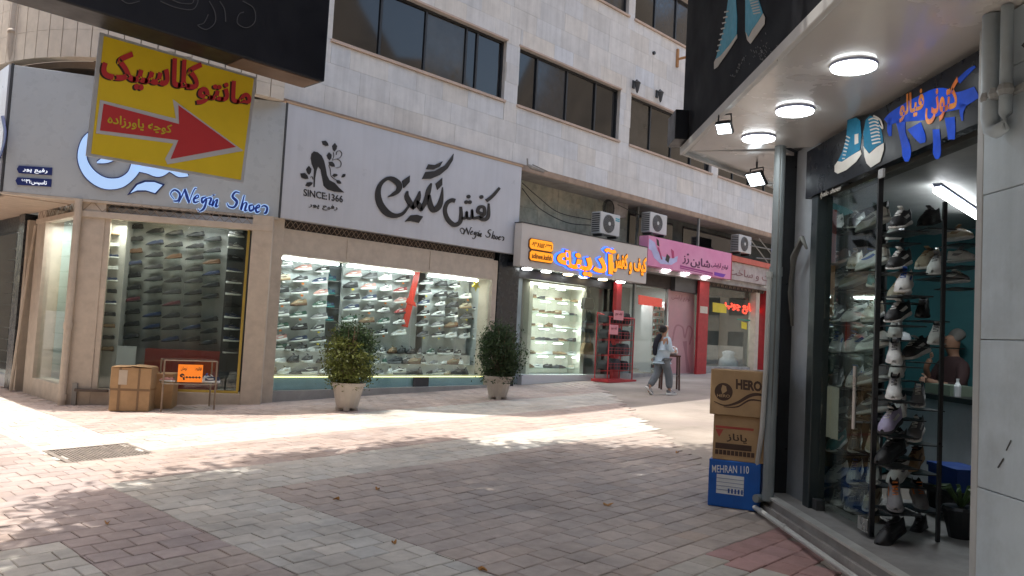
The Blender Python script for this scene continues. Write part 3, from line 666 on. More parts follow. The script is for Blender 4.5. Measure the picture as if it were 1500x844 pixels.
for q in ((312, 80, 378, 125), (440, 100, 437, 182), (382, 190, 390, 270), (380, 285, 440, 332), (182, 325, 186, 412), (100, 400, 178, 452), (150, 520, 222, 492), (415, 420, 470, 415), (545, 405, 508, 440), (455, 470, 505, 500)): leaf(*q)
for P in ([(425, 190, 3), (430, 230, 3), (415, 265, 3)], [(455, 215, 4), (460, 185, 4), (490, 175, 4), (510, 205, 4), (495, 240, 4), (465, 255, 3)], [(415, 270, 4), (460, 258, 4), (500, 285, 4), (495, 335, 4), (450, 345, 4)], [(380, 320, 3), (395, 360, 3), (400, 415, 3)], [(400, 420, 3), (430, 450, 3), (470, 470, 3)], [(200, 440, 3), (215, 430, 3), (225, 460, 3)]): stroke(b, P, MF, SD - .001, .012, **KE)
part('emblem', b, black, sg)
lettering('lettering', 'SINCE:1366', *qpts(MF, SD, (444.5, 276.5), (502, 287), (444.5, 287)), SD - .001, black, sg, bold=.012)
lettering('lettering', 'رفیع پور', *qpts(MF, SD, (452, 296), (494, 301), (452, 305.5)), SD - .001, black, sg, bold=.01)

# ================================================================ splayed corner shop
s1 = thing('shopfront', 'beige framed corner shoe shop window full of black leather shoes', 'shopfront', LF, (0, 0, -.1))
def lf(px, py, d=0.): return LF.at(px, py, d)
WL = 2.95
part('pillar', MB().box(.0, .36, -.0, .3, -.3, 3.16), beige, s1, bev=.008); part('pillar', MB().box(2.62, 2.95, -.02, .3, -.3, 3.16), beige, s1, bev=.008)
part('head_rail', MB().box(.0, 2.95, -.03, .12, 2.90, 3.0), beige, s1, bev=.006)
part('sill', MB().box(.36, 2.62, .0, .35, -.3, .16), beige, s1, bev=.008)
part('ledge', MB().box(.15, .62, -.12, .0, .13, .17), M('dark ledge', (.12, .09, .07), .7), s1)
part('inner_frame', MB().box(.36, .44, .02, .1, .16, 2.9), beige, s1)
cA, cB = lf(147, 430, .35)[0], lf(178, 430, .35)[0]
part('gold_frame', MB().box(1.5, 2.58, .03, .06, .165, .205).box(2.545, 2.585, .03, .06, .206, 2.9), M('brass trim', (.5, .36, .08), .4, .6), s1)
lattice(LF, .02, 2.6, .0, 3.0, 3.16, .3, s1, M('lattice steel', 0))
for a, c in ((.44, 1.62), (1.62, 2.545)): part('glass_pane', MB().box(a + .002, c - .002, .06, .07, .2, 2.9), clear2, s1)
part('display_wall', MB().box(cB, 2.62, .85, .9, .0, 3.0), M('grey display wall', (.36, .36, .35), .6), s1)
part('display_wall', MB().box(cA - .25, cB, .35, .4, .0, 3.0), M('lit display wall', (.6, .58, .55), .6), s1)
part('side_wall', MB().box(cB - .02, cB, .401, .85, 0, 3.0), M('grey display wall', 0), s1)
part('ceiling', MB().box(.0, 2.95, .12, 2.2, 3.0, 3.1), M('interior ceiling', 0), s1)
part('floor', MB().box(.0, 2.9, .3, 2.2, .0, .16), M('interior floor', 0), s1)
part('red_base', MB().box(1.0, 2.55, .6, .84, .16, .82), M('dark red board', (.3, .04, .035), .5), s1)
part('white_board', MB().box(lf(170, 530, .25)[0], lf(198, 530, .25)[0], .25, .27, .16, .86), white, s1)
part('mirror_column', MB().box(2.2, 2.6, .5, .55, .16, 2.9), darkgrey, s1)
DK = [('black', 'black', 'charcoal')] * 6 + [('brown', 'brown', 'black'), ('charcoal', 'black', 'grey'), ('burgundy', 'black', 'black'), ('navy', 'black', 'black')]
LT = [('cream', 'tan', 'brown'), ('black', 'black', 'grey'), ('white', 'white', 'cream'), ('tan', 'brown', 'brown'), ('navy', 'white', 'white')]
for r in range(11):                                  # narrow bright column by the left pillar
    s_, z_ = lf(162 - r * .9, 341 + r * 17.0, .28)
    shoe(LF, s_, .29, z_ - .03, math.pi + .15, random.choice(('slipper', 'dress')), LT[(r * 2 + r // 3) % 5], 'in narrow bright column by the left pillar, %s from top' % ORD[r].replace('top', 'first'), 'shoes in the narrow column', sc=.93)
    part('shoe_shelf', MB().box(s_ - .13, s_ + .13, .24, .35, z_ - .042, z_ - .034), MATS['clear acrylic'], s1)
for ci, (px, y0) in enumerate(((197, 336), (228, 338), (256, 341), (287, 343), (312, 350))):
    for r in range(10):
        if r in (6,) and ci > 3: continue
        y = y0 + r * 17.8 - (4 if ci == 0 else 0) - r * .25 * ci; s_, z_ = lf(px - r * .7, y, .75)
        style = 'dress'; c_ = DK[(r * 3 + ci * 5 + (r * ci) % 4) % 10]
        shoe(LF, s_, .74, z_ - .04, math.pi * (1 if ci != 4 else 1) + random.uniform(-.25, .25), style, c_, 'on grey corner display, %s row, %s column' % (ORD[r], CO[ci]), 'leather shoes on the grey corner display', tilt=.15)
        part('shoe_shelf', MB().box(s_ - .13, s_ + .13, .68, .85, z_ - .054, z_ - .046), MATS['clear acrylic'], s1)
for r in range(11):
    s_, z_ = lf(346 - r * .8, 345 + r * 17, .4)
    shoe(LF, s_, .42, z_ - .03, .3, random.choice(('sneaker', 'dress')), random.choice([('grey', 'white', 'white'), ('black', 'black', 'grey'), ('charcoal', 'white', 'grey'), ('navy', 'white', 'grey')]), 'beside the brass frame, %s from top' % ORD[r].replace('top', 'first'), 'shoes beside the brass frame', sc=.9)
    part('shoe_shelf', MB().box(s_ - .13, s_ + .13, .36, .5, z_ - .042, z_ - .034), MATS['clear acrylic'], s1)
area('ceiling_lamp', LF, .65, .2, 2.85, .3, .1, 2.5, (1, .95, .85)); area('ceiling_lamp', LF, 1.7, .45, 2.9, 1.2, .3, 3.2, (1, .97, .92))
for k, (px, py) in enumerate(((243, 318), (300, 324))):
    s_, z_ = lf(px, py, .4)
    single('ceiling_lamp', MB().lathe([(.12, 0), (.13, .02), (.1, .04)], (s_, .4, 3.0 - .05), 14), warm_em if k == 0 else disc_em, LF, '%s round lamp on the corner shop ceiling behind the lattice' % ('warm yellow', 'cool white')[k], 'ceiling lamp')
# side window round the corner
s3 = thing('side_window', 'narrow beige framed side window of the corner shoe shop at far left', 'shop window', SF, (-2.6, 0, -.1))
part('pillar', MB().box(-.22, -.02, .0, .25, -.3, 3.16), beige, s3); part('pillar', MB().box(-2.35, -1.85, .0, .3, -.3, 3.16), beige, s3, bev=.01)
part('sill', MB().box(-1.85, -.22, .0, .3, -.3, .19), beige, s3, bev=.006); part('head_rail', MB().box(-2.35, -.02, -.02, .15, 2.92, 3.0), beige, s3)
part('glass_pane', MB().box(-1.85, -.22, .06, .07, .19, 2.92), glass('thin side glass', (.95, .97, .96), 1.12), s3)
part('display_wall', MB().box(-1.85, -.22, .45, .5, .0, 3.0), shelfw, s3); part('side_wall', MB().box(-2.0, -1.86, .1, .45, 0, 3.0), M('mint panel', (.45, .55, .52)), s3)
lattice(SF, -2.3, -.1, .0, 3.0, 3.16, .3, s3, M('lattice steel', 0))
part('rail_post', MB().tube([(-2.5, -.15, -.1), (-2.42, -.05, 2.2), (-2.42, .0, 2.9)], .03, 8), beige, s3); part('rail_post', MB().box(-2.75, -2.62, -.06, .1, -.2, 3.0), beige, s3)
for r in range(9):
    z_ = 2.62 - r * .27
    for c in range(2):
        shoe(SF, -1.25 + c * .55, .36, z_, math.pi - .3, 'slipper' if r % 3 else 'dress', random.choice([('black', 'black', 'grey'), ('tan', 'brown', 'cream'), ('cream', 'tan', 'tan'), ('charcoal', 'black', 'grey')]), 'in the narrow side window, %s shelf, %s one' % (ORD[r], ('farther', 'nearer')[c]), 'shoes in the narrow side window')
    part('glass_shelf', MB().box(-1.8, -.25, .25, .45, z_ - .018, z_ - .01), MATS['clear acrylic'], s3)
area('window_lamp', SF, -1.0, .25, 2.9, 1.2, .1, 8)
# beige pipe at the corner
single('rainwater_pipe', MB().tube([(-.03, -.07, -.12), (-.03, -.07, .9), (-.03, -.07, .905), (-.03, -.07, 3.17)], .055, 12).tube([(-.03, -.07, -.02), (-.03, -.07, .08)], .07, 12).tube([(-.03, -.07, 1.1), (-.03, -.07, 1.2)], .066, 12), beige, LF, 'beige round pipe standing at the corner between the two shoe windows', 'drainpipe', smooth=False)
single('corner_stud', MB().box(.1, .17, -.05, -.005, -.12, .25), M('grey plinth', (.3, .28, .25), .8), LF, 'short grey metal bracket at the foot of the corner pillar', 'bracket')
# lit sign above the corner
s4 = thing('shop_sign', 'pale grey lit sign with blue white calligraphy over the corner shop', 'shop sign', GF, (0, 0, 3.18)); GD = 0.
GL = math.hypot(3.70, 1.87)
sb = M('grey composite sign board', (.5, .53, .54), .3, var=.03, coat=.3)
part('board', MB().box(0, GL - .02, 0, .12, 3.18, 5.18), sb, s4, bev=.006)
part('edge', MB().box(-.035, -.002, -.012, .12, 3.17, 5.2), darkgrey, s4)
part('edge', MB().box(-.03, GL - .02, -.008, .1, 3.14, 3.178), beige, s4)
K4 = dict(sc=310 / 1500, ox=100, oy=190)
blue_e = M('blue white lit letter', (.40, .60, .92), emit=.2, var=0); navy = M('navy letter edge', (.015, .03, .16), .4, var=0)
def big(mb, d, grow):
    def s5(P): stroke(mb, P, GF, d, .03, grow=grow, **K4)
    s5([(205, 235, 8), (280, 205, 60), (330, 150, 90), (300, 60, 90), (220, 20, 60), (130, 80, 60), (100, 200, 62), (150, 310, 76), (250, 378, 78), (360, 380, 70), (440, 330, 60), (480, 260, 70), (480, 180, 50)])
    s5([(480, 250, 90), (560, 270, 80), (640, 280, 110), (720, 260, 80), (800, 300, 80), (850, 330, 6)])
    s5([(585, 200, 60), (590, 270, 70)]); s5([(725, 180, 60), (720, 270, 70)]); s5([(850, 130, 60), (840, 300, 50)])
bb = MB(); big(bb, -.001, 3.); part('letter_edge', bb, navy, s4)
bb = MB(); big(bb, -.032, 0.); part('calligraphy', bb, blue_e, s4)
bb = MB(); shape(bb, [(420, 465), (480, 385), (540, 362), (610, 362), (684, 390), (620, 460), (550, 440), (480, 442)], GF, -.001, .03, **K4); part('letter_edge', bb, navy, s4)
bb = MB(); shape(bb, [(440, 450), (490, 392), (545, 372), (610, 372), (668, 393), (615, 450), (550, 430), (490, 430)], GF, -.032, .004, **K4); part('calligraphy', bb, blue_e, s4)
sx = (1410 - 725) / (1096 - 758) * K4['sc']
def NSP(w): return [[(x, y * .92 + (x - 758) * -.02, w_ * 1.15) for x, y, w_ in P] for P in NS]
script_word('script_lettering', NSP(1), GF, -.001, blue_e, s4, sx, 100 + 725 * K4['sc'] - 758 * sx, 190 + 400 * K4['sc'] - 640 * .92 * sx, .012, grow=2.6)
script_word('script_lettering', NSP(1), GF, -.014, M('royal blue letter', (.02, .06, .35), var=0), s4, sx, 100 + 725 * K4['sc'] - 758 * sx, 190 + 400 * K4['sc'] - 640 * .92 * sx, .006, grow=.2)
for (x0, y0, x1, y1, txt) in ((25, 243, 77, 257, 'رفیع پور'), (23, 260, 76, 274, 'تاسیس:۱۳۶۶')):
    o = MB(); o.prism([GF.at(*p, 0) for p in ((x0 + 3, y0), (x1, y0 + 3), (x1 - 1, y1), (x0 + 3, y1 - 3), (x0, (y0 + y1) / 2 - 2))], -.02, -.001); pl = part('name_plate', o, navy, s4)
    lettering('plate_lettering', txt, GF.at(x0 + 9, y0 + 2, 0), GF.at(x1 - 7, y0 + 5, 0), GF.at(x0 + 9, y1 - 4, 0), -.021, M('white letters', (.8, .85, .9), emit=.3, var=0), pl, thick=.005, bold=.012)
# sign on the side face and tiled soffit
sidesign = thing('shop_sign', 'white sign board with a blue curve on the side face at the far left edge', 'shop sign', SF, (-1.5, -1.0, 3.18))
part('board', MB().box(-8, -.48, -1.06, -.96, 3.2, 5.18), signwhite, sidesign)
bb = MB(); stroke(bb, [(4, 170, 4), (8, 200, 3), (0, 230, 3), (-8, 240, 3)], SF, -1.061, .01); part('calligraphy', bb, navy, sidesign)
soff = M('beige soffit panel', (.46, .36, .28), .6, var=.1)
cn = thing('canopy_soffit', 'beige slatted soffit under the corner sign at far left', 'canopy', WF, (3.2, 14.6, 3.1))
def lerp(a, b, t): return (a[0] + (b[0] - a[0]) * t, a[1] + (b[1] - a[1]) * t)
A0, A1, B0, B1 = (3.16, 14.28), (6.8, 12.36), (4.16, 13.85), (6.7, 12.3)
for k in range(14):
    y0 = 14.32 + k * .30; q = MB(); q.add([(3.2, y0, 3.13), (4.12, y0, 3.13), (4.12, y0 + .29, 3.13), (3.2, y0 + .29, 3.13), (3.2, y0, 3.16), (4.12, y0, 3.16), (4.12, y0 + .29, 3.16), (3.2, y0 + .29, 3.16)], [(0, 3, 2, 1), (4, 5, 6, 7), (0, 1, 5, 4), (1, 2, 6, 5), (2, 3, 7, 6), (3, 0, 4, 7)]); part('soffit_panel', q, soff, cn)
q = MB(); q.add([(3.2, 14.29, 3.14), (4.12, 13.83, 3.14), (4.12, 14.31, 3.14), (3.2, 14.31, 3.14), (3.2, 14.29, 3.17), (4.12, 13.83, 3.17), (4.12, 14.31, 3.17), (3.2, 14.31, 3.17)], [(0, 1, 2, 3), (4, 7, 6, 5), (0, 4, 5, 1), (1, 5, 6, 2), (2, 6, 7, 3), (3, 7, 4, 0)]); part('soffit_panel', q, soff, cn)
q = MB(); q.add([(4.14, 13.8, 3.165), (6.75, 12.4, 3.165), (6.75, 12.5, 3.165), (4.14, 13.95, 3.165)], [(0, 1, 2, 3)]); part('soffit_panel', q, soff, cn)
q = MB(); q.box(3.25, 6.8, 14.4, 20, 3.2, 3.3); part('canopy_deck', q, concrete, cn)
# next shop down the side street
ns = thing('shopfront', 'dark framed shoe shop at the far left edge beyond the corner', 'shopfront', SF, (-4, 0, -.1))
part('dark_pillar', MB().box(-3.15, -2.76, -.1, .4, -.3, 3.12), M('black granite', (.02, .025, .03), .25), ns)
part('sill', MB().box(-7, -3.15, -.05, .3, -.3, .12), white, ns)
part('rear_wall', MB().box(-7, -3.1, .8, .85, 0, 3.1), darkgrey, ns)
part('head_panel', MB().box(-7, -3.15, -.05, .1, 2.85, 3.12), dark, ns)
part('glass_pane', MB().box(-7, -3.15, .0, .01, .12, 2.85), glass('thin side glass', (1, 1, 1)), ns)
for r in range(11):
    for c in range(3):
        shoe(SF, -3.35 - c * .42, .3, 2.6 - r * .23, math.pi - .5, 'sneaker', [('white', 'white', 'grey'), ('navy', 'white', 'white'), ('black', 'white', 'grey'), ('pink', 'white', 'white')][(r + c * 2) % 4], 'at the far left edge, %s shelf, %s from its dark pillar' % (ORD[r], CO[c]), 'shoes in the dark far left shop', sc=.9)
    part('glass_shelf', MB().box(-5, -3.2, .2, .42, 2.58 - r * .23, 2.588 - r * .23), steel, ns)
area('window_lamp', SF, -4, .3, 2.8, 1.5, .1, 9)

# ================================================================ small shops further along
def fbox(fr, c4, d0, d1):
    return MB().prism([fr.at(px, py, d0) for px, py in c4], d0, d1)
def rect(fr, px0, py0, px1, py1, d):
    a = fr.at(px0, py0, d); b_ = fr.at(px1, py1, d); return a[0], b_[0], b_[1], a[1]
# --- bag and shoe shop with the orange lettering
AD = -.42
xa0, za1 = MF.at(765, 327, AD); xa1, za0 = MF.at(947, 414, AD); za0b = MF.at(764, 392, AD)[1]
za1 = 3.84 * 1.0; 
xa1 = MF.at(947, 400, AD)[0]; za0 = (za0b + MF.at(947, 414, AD)[1]) / 2; za1 = (MF.at(765, 327, AD)[1] + MF.at(948, 362, AD)[1]) / 2
print('adineh', xa0, xa1, za0, za1)
s5 = thing('shop_sign', 'cream sign board with glowing orange Persian letters and blue edges', 'shop sign', MF, (xa0, AD, za0))
part('board', MB().box(xa0, xa1, AD, AD + .22, za0, za1), M('cream sign board', (.60, .55, .50), .5, var=.05), s5, bev=.008)
part('edge', MB().box(xa0 - .01, xa1 + .01, AD - .01, AD + .23, za1 + .001, za1 + .02), darkgrey, s5)
orange = M('orange letter', (1, .33, .01), .5, emit=.3, var=.0); bluee = M('blue glow edge', (.03, .12, 1), emit=1.1, var=0); pinke = M('pink glow edge', (.8, .35, .9), emit=.6, var=0); brown = M('brown outline', (.12, .04, .01), var=0)
def neon(txt, TL, TR, BL, b_, d=AD, outs=((-.006, .07, None), )):
    tl, tr, bl = (MF.at(*p, d) for p in (TL, TR, BL))
    ou = lambda dx, dz: tuple((p[0] + dx, p[1] + dz) for p in (tl, tr, bl))
    return tl, tr, bl
tl, tr, bl = (MF.at(*p, AD) for p in ((814, 354), (901, 352), (814, 399)))
tl = (tl[0], bl[1] + .78); tr = (tr[0], bl[1] + .78)
Zs = [bl[1], bl[1] + .78]
lettering('letter_glow', 'آدینه', (tl[0] - .08, tl[1] + .03), (tr[0] - .0, tr[1] + .03), (bl[0] - .08, bl[1] - .03), AD - .001, bluee, s5, bold=.05, thick=.02)
lettering('letter_edge', 'آدینه', (tl[0] - .02, tl[1] + .01), (tr[0] + .02, tr[1] + .01), (bl[0] - .02, bl[1] - .01), AD - .022, brown, s5, bold=.045, thick=.02)
lettering('letter', 'آدینه', tl, tr, bl, AD - .043, orange, s5, bold=.032, thick=.012)
tl, tr, bl = (MF.at(*p, AD) for p in ((896, 366), (946, 371), (896, 398))); tl = (tl[0], bl[1] + .5); tr = (tr[0], bl[1] + .5)
lettering('letter_edge', 'کیف و کفش', (tl[0] - .02, tl[1] + .02), (tr[0] + .02, tr[1] + .02), (bl[0] - .02, bl[1] - .02), AD - .001, brown, s5, bold=.05, thick=.02)
lettering('letter', 'کیف و کفش', tl, tr, bl, AD - .022, orange, s5, bold=.035, thick=.012)
def rrect(x0, x1, z0, z1, r=.05): return [(x0 + r, z0), (x1 - r, z0), (x1, z0 + r), (x1, z1 - r), (x1 - r, z1), (x0 + r, z1), (x0, z1 - r), (x0, z0 + r)]
for (y0, y1, txt) in ((348, 364, '۰۹۳۸۱۵۲۰۳۳۱'), (365.5, 381, 'adinee.kafsh')):
    a = MF.at(775, y0, AD); c = MF.at(808, y1 + 1, AD); za, zb = a[1] - .02, MF.at(775, y1, AD)[1]
    part('plate_edge', MB().prism(rrect(a[0] - .015, c[0] + .015, zb - .015, za + .015), AD - .03, AD - .001), brown, s5)
    pl = part('phone_plate', MB().prism(rrect(a[0], c[0], zb, za), AD - .045, AD - .031), orange, s5)
    lettering('plate_lettering', txt, (a[0] + .05, za - (za - zb) * .22), (c[0] - .05, za - (za - zb) * .22), (a[0] + .05, zb + (za - zb) * .22), AD - .046, brown, pl, thick=.005, bold=.02, persian=False)
can = MB().box(xa0, xa1 + 4.7, -.2, .3, za0 - .02, za0 + .05)
sh3 = thing('shopfront', 'small bag and shoe shop with glass shelves below the cream sign', 'shopfront', MF, (13.4, .25, .2))
part('canopy', MB().box(xa0, xa1, AD + .221, .6, za0 + .0, za0 + .08), dark, sh3)
for k, px in enumerate((772, 800, 832, 855, 883, 909)):
    a = MF.at(px, 395 + (px - 772) * .127, -.12)
    single('downlight', MB().lathe([(.10, -.03), (.12, -.01), (.12, .0)][::1], (a[0], -.12, za0 - .005), 14), warm_em if k in (2, 4) else disc_em, MF, 'round %s downlight under the cream sign, %s from left' % ('warm' if k in (2, 4) else 'white', CO[k]), 'downlight', 'downlights under the cream sign')
DG = .25
e0 = MF.at(735, 500, 0)[0]; e1 = MF.at(765, 500, DG)[0]
part('black_column', MB().prism(base_poly(12.29, 12.95, 3.9), -.03, .5), M('black granite', 0), sh3)
x0 = MF.at(768, 450, DG)[0]; x1 = MF.at(897, 450, DG)[0]
print('ad shop', x0, x1)
part('sill', MB().prism(base_poly(x0, x1, .46), DG - .04, DG + .3), white, sh3)
part('black_jamb', MB().prism(base_poly(x1 - .0, x1 + .22, za0), DG - .06, DG + .3), dark, sh3)
part('head', MB().box(x0 - .6, x1 + .2, DG, DG + .2, 2.72, za0 + .05), dark, sh3)
for a, c in ((x0, x0 + .8), (x0 + .81, x1)): part('glass_pane', MB().box(a + .005, c - .005, DG + .02, DG + .03, .46, 2.72), clear, sh3)
part('side_wall', MB().box(x0 - .2, x0 + .0, DG + .1, 2.6, .2, 3.1), M('grey blue wall', (.3, .35, .38)), sh3); part('side_wall', MB().box(x1, x1 + .1, DG + .3, 2.6, .2, 3.1), shelfw, sh3)
part('ceiling', MB().box(x0 - .2, x1 + .1, DG + .2, 2.6, 3.0, 3.1), M('interior ceiling', 0), sh3); part('rear_wall', MB().box(x0 - .2, x1 + .1, 2.6, 2.7, .2, 3.1), M('dim interior wall', 0), sh3)
part('floor', MB().box(x0 - .2, x1 + .1, DG + .3, 2.6, .2, .4), white, sh3)
cw = M('cream shelf unit', (.62, .58, .5), .5)
ax0, ax1 = x0 + .55, x0 + 2.45
part('display_unit', MB().box(ax0 - .12, ax0, .5, .95, .46, 2.75).box(ax1, ax1 + .15, .5, .95, .46, 2.75).box(ax0, ax1, .9, .95, .46, 2.75).box(ax0, ax1, .5, .9, 2.62, 2.75), cw, sh3)
bagc = ['black', 'tan', 'charcoal', 'brown', 'cream', 'navy']
for r in range(6):
    z_ = 2.3 - r * .34; part('shelf', MB().box(ax0, ax1, .52, .9, z_ - .025, z_ - .002), MATS['clear acrylic'], sh3)
    for k in range(2 + r % 2):
        a = ax0 + .3 + k * .65 + (r % 2) * .1; part('shelf_lamp', MB().box(a, a + .3, .55, .6, z_ + .27, z_ + .285), tube_em, sh3)
    for i in range(6):
        s_ = ax0 + .17 + i * .31 + random.uniform(-.04, .04)
        shoe(MF, s_, .68, z_, random.choice((math.pi, math.pi - .7, -.5)), random.choice(('slipper', 'sneaker', 'dress')), random.choice([('tan', 'brown', 'cream'), ('cream', 'white', 'tan'), ('black', 'black', 'grey'), ('brown', 'tan', 'tan'), ('white', 'white', 'grey'), ('charcoal', 'charcoal', 'grey')]), 'in the cream bag shop unit, %s shelf, %s from left' % (ORD[r], CO[i]), 'shoes in the cream display unit')
area('window_lamp', MF, x0 + 1.4, .45, 2.68, 2.2, .1, 6, (1, .96, .88))
# hanging bags
for k, (px, py, c, lbl) in enumerate(((861, 442, 'black', 'black shoulder bag hanging highest behind the glass beside the cream shelf unit'), (862, 476, 'charcoal', 'charcoal rounded bag hanging in the middle behind the glass'), (860, 508, 'tan', 'tan boxy bag hanging lowest behind the glass'))):
    s_, z_ = MF.at(px, py, .4); bg = thing('handbag', lbl, 'handbag', MF, (s_, .4, z_ - .15), group='hanging handbags')
    part('bag_body', MB().prism([(s_ - .2, z_ - .2), (s_ + .2, z_ - .2), (s_ + .23, z_ - .1), (s_ + .16, z_ + .1), (s_ - .16, z_ + .1), (s_ - .23, z_ - .1)], .34, .46), SM(c), bg, bev=.02)
    part('strap', MB().tube([(s_ - .15, .4, z_ + .09), (s_ - .04, .4, z_ + .38), (s_ + .04, .4, z_ + .38), (s_ + .15, .4, z_ + .09)], .012, 6), SM(c), bg)
# red wire rack with black bags
rk = thing('wire_rack', 'red wire rack stacked with black bags and pink price cards', 'display rack', MF, (MF.at(900, 560, -.35)[0], -.35, gz(16) - .02))
s0 = MF.at(885, 500, -.35)[0]; s1_ = MF.at(921, 500, -.35)[0]; g0 = gz(s0) ; b = MB()
redp = M('red paint', 0); zt_ = 2.05
for x in (s0, s1_):
    for d in (-.5, -.1): b.tube([(x, d, g0), (x, d, zt_ - (.0 if d > -.3 else .1))], .018, 6)
b.tube([(s0, -.1, zt_), (s0, -.5, zt_ - .1), (s1_, -.5, zt_ - .1), (s1_, -.1, zt_)], .018, 6); part('rack_frame', b, redp, rk)
part('rack_base', MB().box(s0 - .08, s1_ + .06, -.6, -.05, g0 - .0, g0 + .07), redp, rk)
for k in range(4):
    z_ = g0 + .3 + k * .39; b = MB()
    for j in range(6): b.tube([(s0, -.5, z_ + j * .035 - (.0)), (s1_, -.5, z_ + j * .035)], .005, 4) if j in (0, 3, 5) else None
    for j in range(9): a = s0 + (s1_ - s0) * j / 8; b.tube([(a, -.5, z_ + .17), (a, -.5, z_), (a, -.1, z_ - .05)], .005, 4)
    part('basket', b, redp, rk)
for k in range(4):
    z_ = g0 + .3 + k * .39
    for j in range(3):
        a = s0 + .12 + j * (s1_ - s0 - .2) / 2.4; h = .24 + .05 * ((j + k) % 2)
        single('bag', MB().prism([(a - .14, z_ + .01), (a + .12, z_ + .01), (a + .14, z_ + h * .6), (a + .07, z_ + h), (a - .08, z_ + h), (a - .15, z_ + h * .6)], -.46, -.16), SM(random.choice(('black', 'black', 'charcoal')), 'cloth'), MF, 'dark folded bag in the red rack, %s basket from the ground, %s from left' % (CO[k], CO[j]), 'bag', 'bags in the red rack', bev=.03)
pinkc = M('pink price card', (.75, .3, .33)); 
for px, py, w_, lbl in ((906, 462, .2, 'larger pink price card on top of the red rack'), (899, 483, .17, 'smaller pink price card on the upper basket')):
    s_, z_ = MF.at(px, py, -.53); c_ = thing('price_card', lbl, 'price card', MF, (s_, -.53, z_)); part('card', MB().box(s_ - w_, s_ + w_, -.54, -.53, z_ - .12, z_ + .12), pinkc, c_)
    lettering('lettering', 'کیف چرم', (s_ - w_ * .7, z_ + .08), (s_ + w_ * .7, z_ + .08), (s_ - w_ * .7, z_ - .02), -.541, M('dark red letters', (.2, .01, .02), var=0), c_, thick=.003, bold=.02)
# --- cosmetics shop with the pink sign
PD = -.42
xp0 = MF.at(949, 360, PD)[0]; xp1 = MF.at(1071, 390, PD)[0]; zp1 = (MF.at(949, 343, PD)[1] + MF.at(1072, 373, PD)[1]) / 2; zp0 = (MF.at(949, 388, PD)[1] + MF.at(1070, 410, PD)[1]) / 2
print('pink', xp0, xp1, zp0, zp1)
s6 = thing('shop_sign', 'pink cosmetics shop sign with dark Persian letters and lipstick picture', 'shop sign', MF, (xp0, PD, zp0))
part('board', MB().box(xp0 + .02, xp1, PD, PD + .3, zp0, zp1), M('pink sign board', (.75, .24, .44), .45, var=.08, tint=(.72, .36, .52), scale=1.2), s6)
part('edge', MB().box(xp1 + .002, xp1 + .03, PD - .01, PD + .35, zp0 - .01, zp1 + .01), redp, s6)
purple = M('dark purple letters', (.10, .015, .07), var=0)
def ps(u, v): return (xp0 + (xp1 - xp0) * u, zp1 + (zp0 - zp1) * v)
lettering('lettering', 'شاین', ps(.48, .42), ps(.72, .42), ps(.48, .80), PD - .001, purple, s6, bold=.015)
lettering('lettering', 'رُز', ps(.385, .34), ps(.46, .34), ps(.385, .74), PD - .001, purple, s6, bold=.015)
lettering('lettering', 'لوازم آرایشی', ps(.735, .46), ps(.955, .46), ps(.735, .70), PD - .001, purple, s6)
part('sign_stripe', MB().prism([ps(.36, .80), ps(.76, .86), ps(.76, .92), ps(.36, .86)], PD - .004, PD - .001).prism([ps(.36, .88), ps(.76, .94), ps(.76, .97), ps(.36, .92)], PD - .004, PD - .001), M('purple stripe', (.35, .05, .22), var=0), s6)
part('sign_banner', MB().prism([ps(.78, .82), ps(.93, .84), ps(.90, .97), ps(.78, .95)], PD - .004, PD - .001), M('violet stripe', (.2, .05, .4), var=0), s6)
part('swirl', MB().prism([ps(*q) for q in ((.01, .1), (.07, .2), (.1, .45), (.16, .62), (.26, .62), (.33, .5), (.32, .7), (.26, .85), (.14, .88), (.07, .72), (.04, .5), (.01, .45))], PD - .004, PD - .001), M('lilac print', (.5, .5, .75), var=.15), s6)
part('lipstick', MB().prism([ps(*q) for q in ((.25, .30), (.28, .36), (.29, .6), (.265, .62))], PD - .008, PD - .0045).prism([ps(*q) for q in ((.1, .35), (.115, .33), (.16, .72), (.145, .73))], PD - .008, PD - .0045), M('rose print', (.45, .05, .15), var=0), s6)
part('compact', MB().prism([ps(*q) for q in ((.205, .5), (.24, .58), (.225, .8), (.19, .72))], PD - .008, PD - .0045).prism([ps(*q) for q in ((.085, .05), (.11, .1), (.12, .3), (.095, .27))], PD - .008, PD - .0045), black, s6)
for k, px in enumerate((975, 1003, 1033)):
    a = MF.at(px, 400 + (px - 975) * .12, -.15)
    single('downlight', MB().lathe([(.12, -.03), (.14, -.01), (.14, .0)], (a[0], -.15, zp0 - .012), 14), disc_em, MF, 'round white downlight under the pink sign, %s from left' % CO[k], 'downlight', 'downlights under the pink sign')
sh4 = thing('shopfront', 'cosmetics shopfront of glass under the pink sign with a pink poster', 'shopfront', MF, (18, .25, .4))
part('red_jamb', MB().prism(base_poly(MF.at(902, 450, 0)[0], MF.at(909, 450, 0)[0], za0), -.02, .1), redp, sh4)
xa, xb = MF.at(909, 450, .3)[0], MF.at(1022, 450, .3)[0]; zg = 2.95
print('cosm', xa, xb)
part('head', MB().box(xa, xb, .25, .5, zg, zp0 + .3), M('dark void', 0), sh4); part('canopy', MB().box(xp0, xp1, PD + .301, .3, zp0, zp0 + .06), dark, sh4)
part('roller_shutter', MB().box(MF.at(985, 410, .2)[0], xb, .1, .25, zg - .05, zp0), M('shutter dark grey', (.07, .07, .07), .5), sh4)
m1 = MF.at(928, 450, .3)[0]; m2 = MF.at(976, 450, .3)[0]
for a, c in ((xa, m1), (m1, m2), (m2, xb)): part('glass_pane', MB().box(a + .03, c - .03, .3, .31, gz(a) + .05, zg), clear2, sh4)
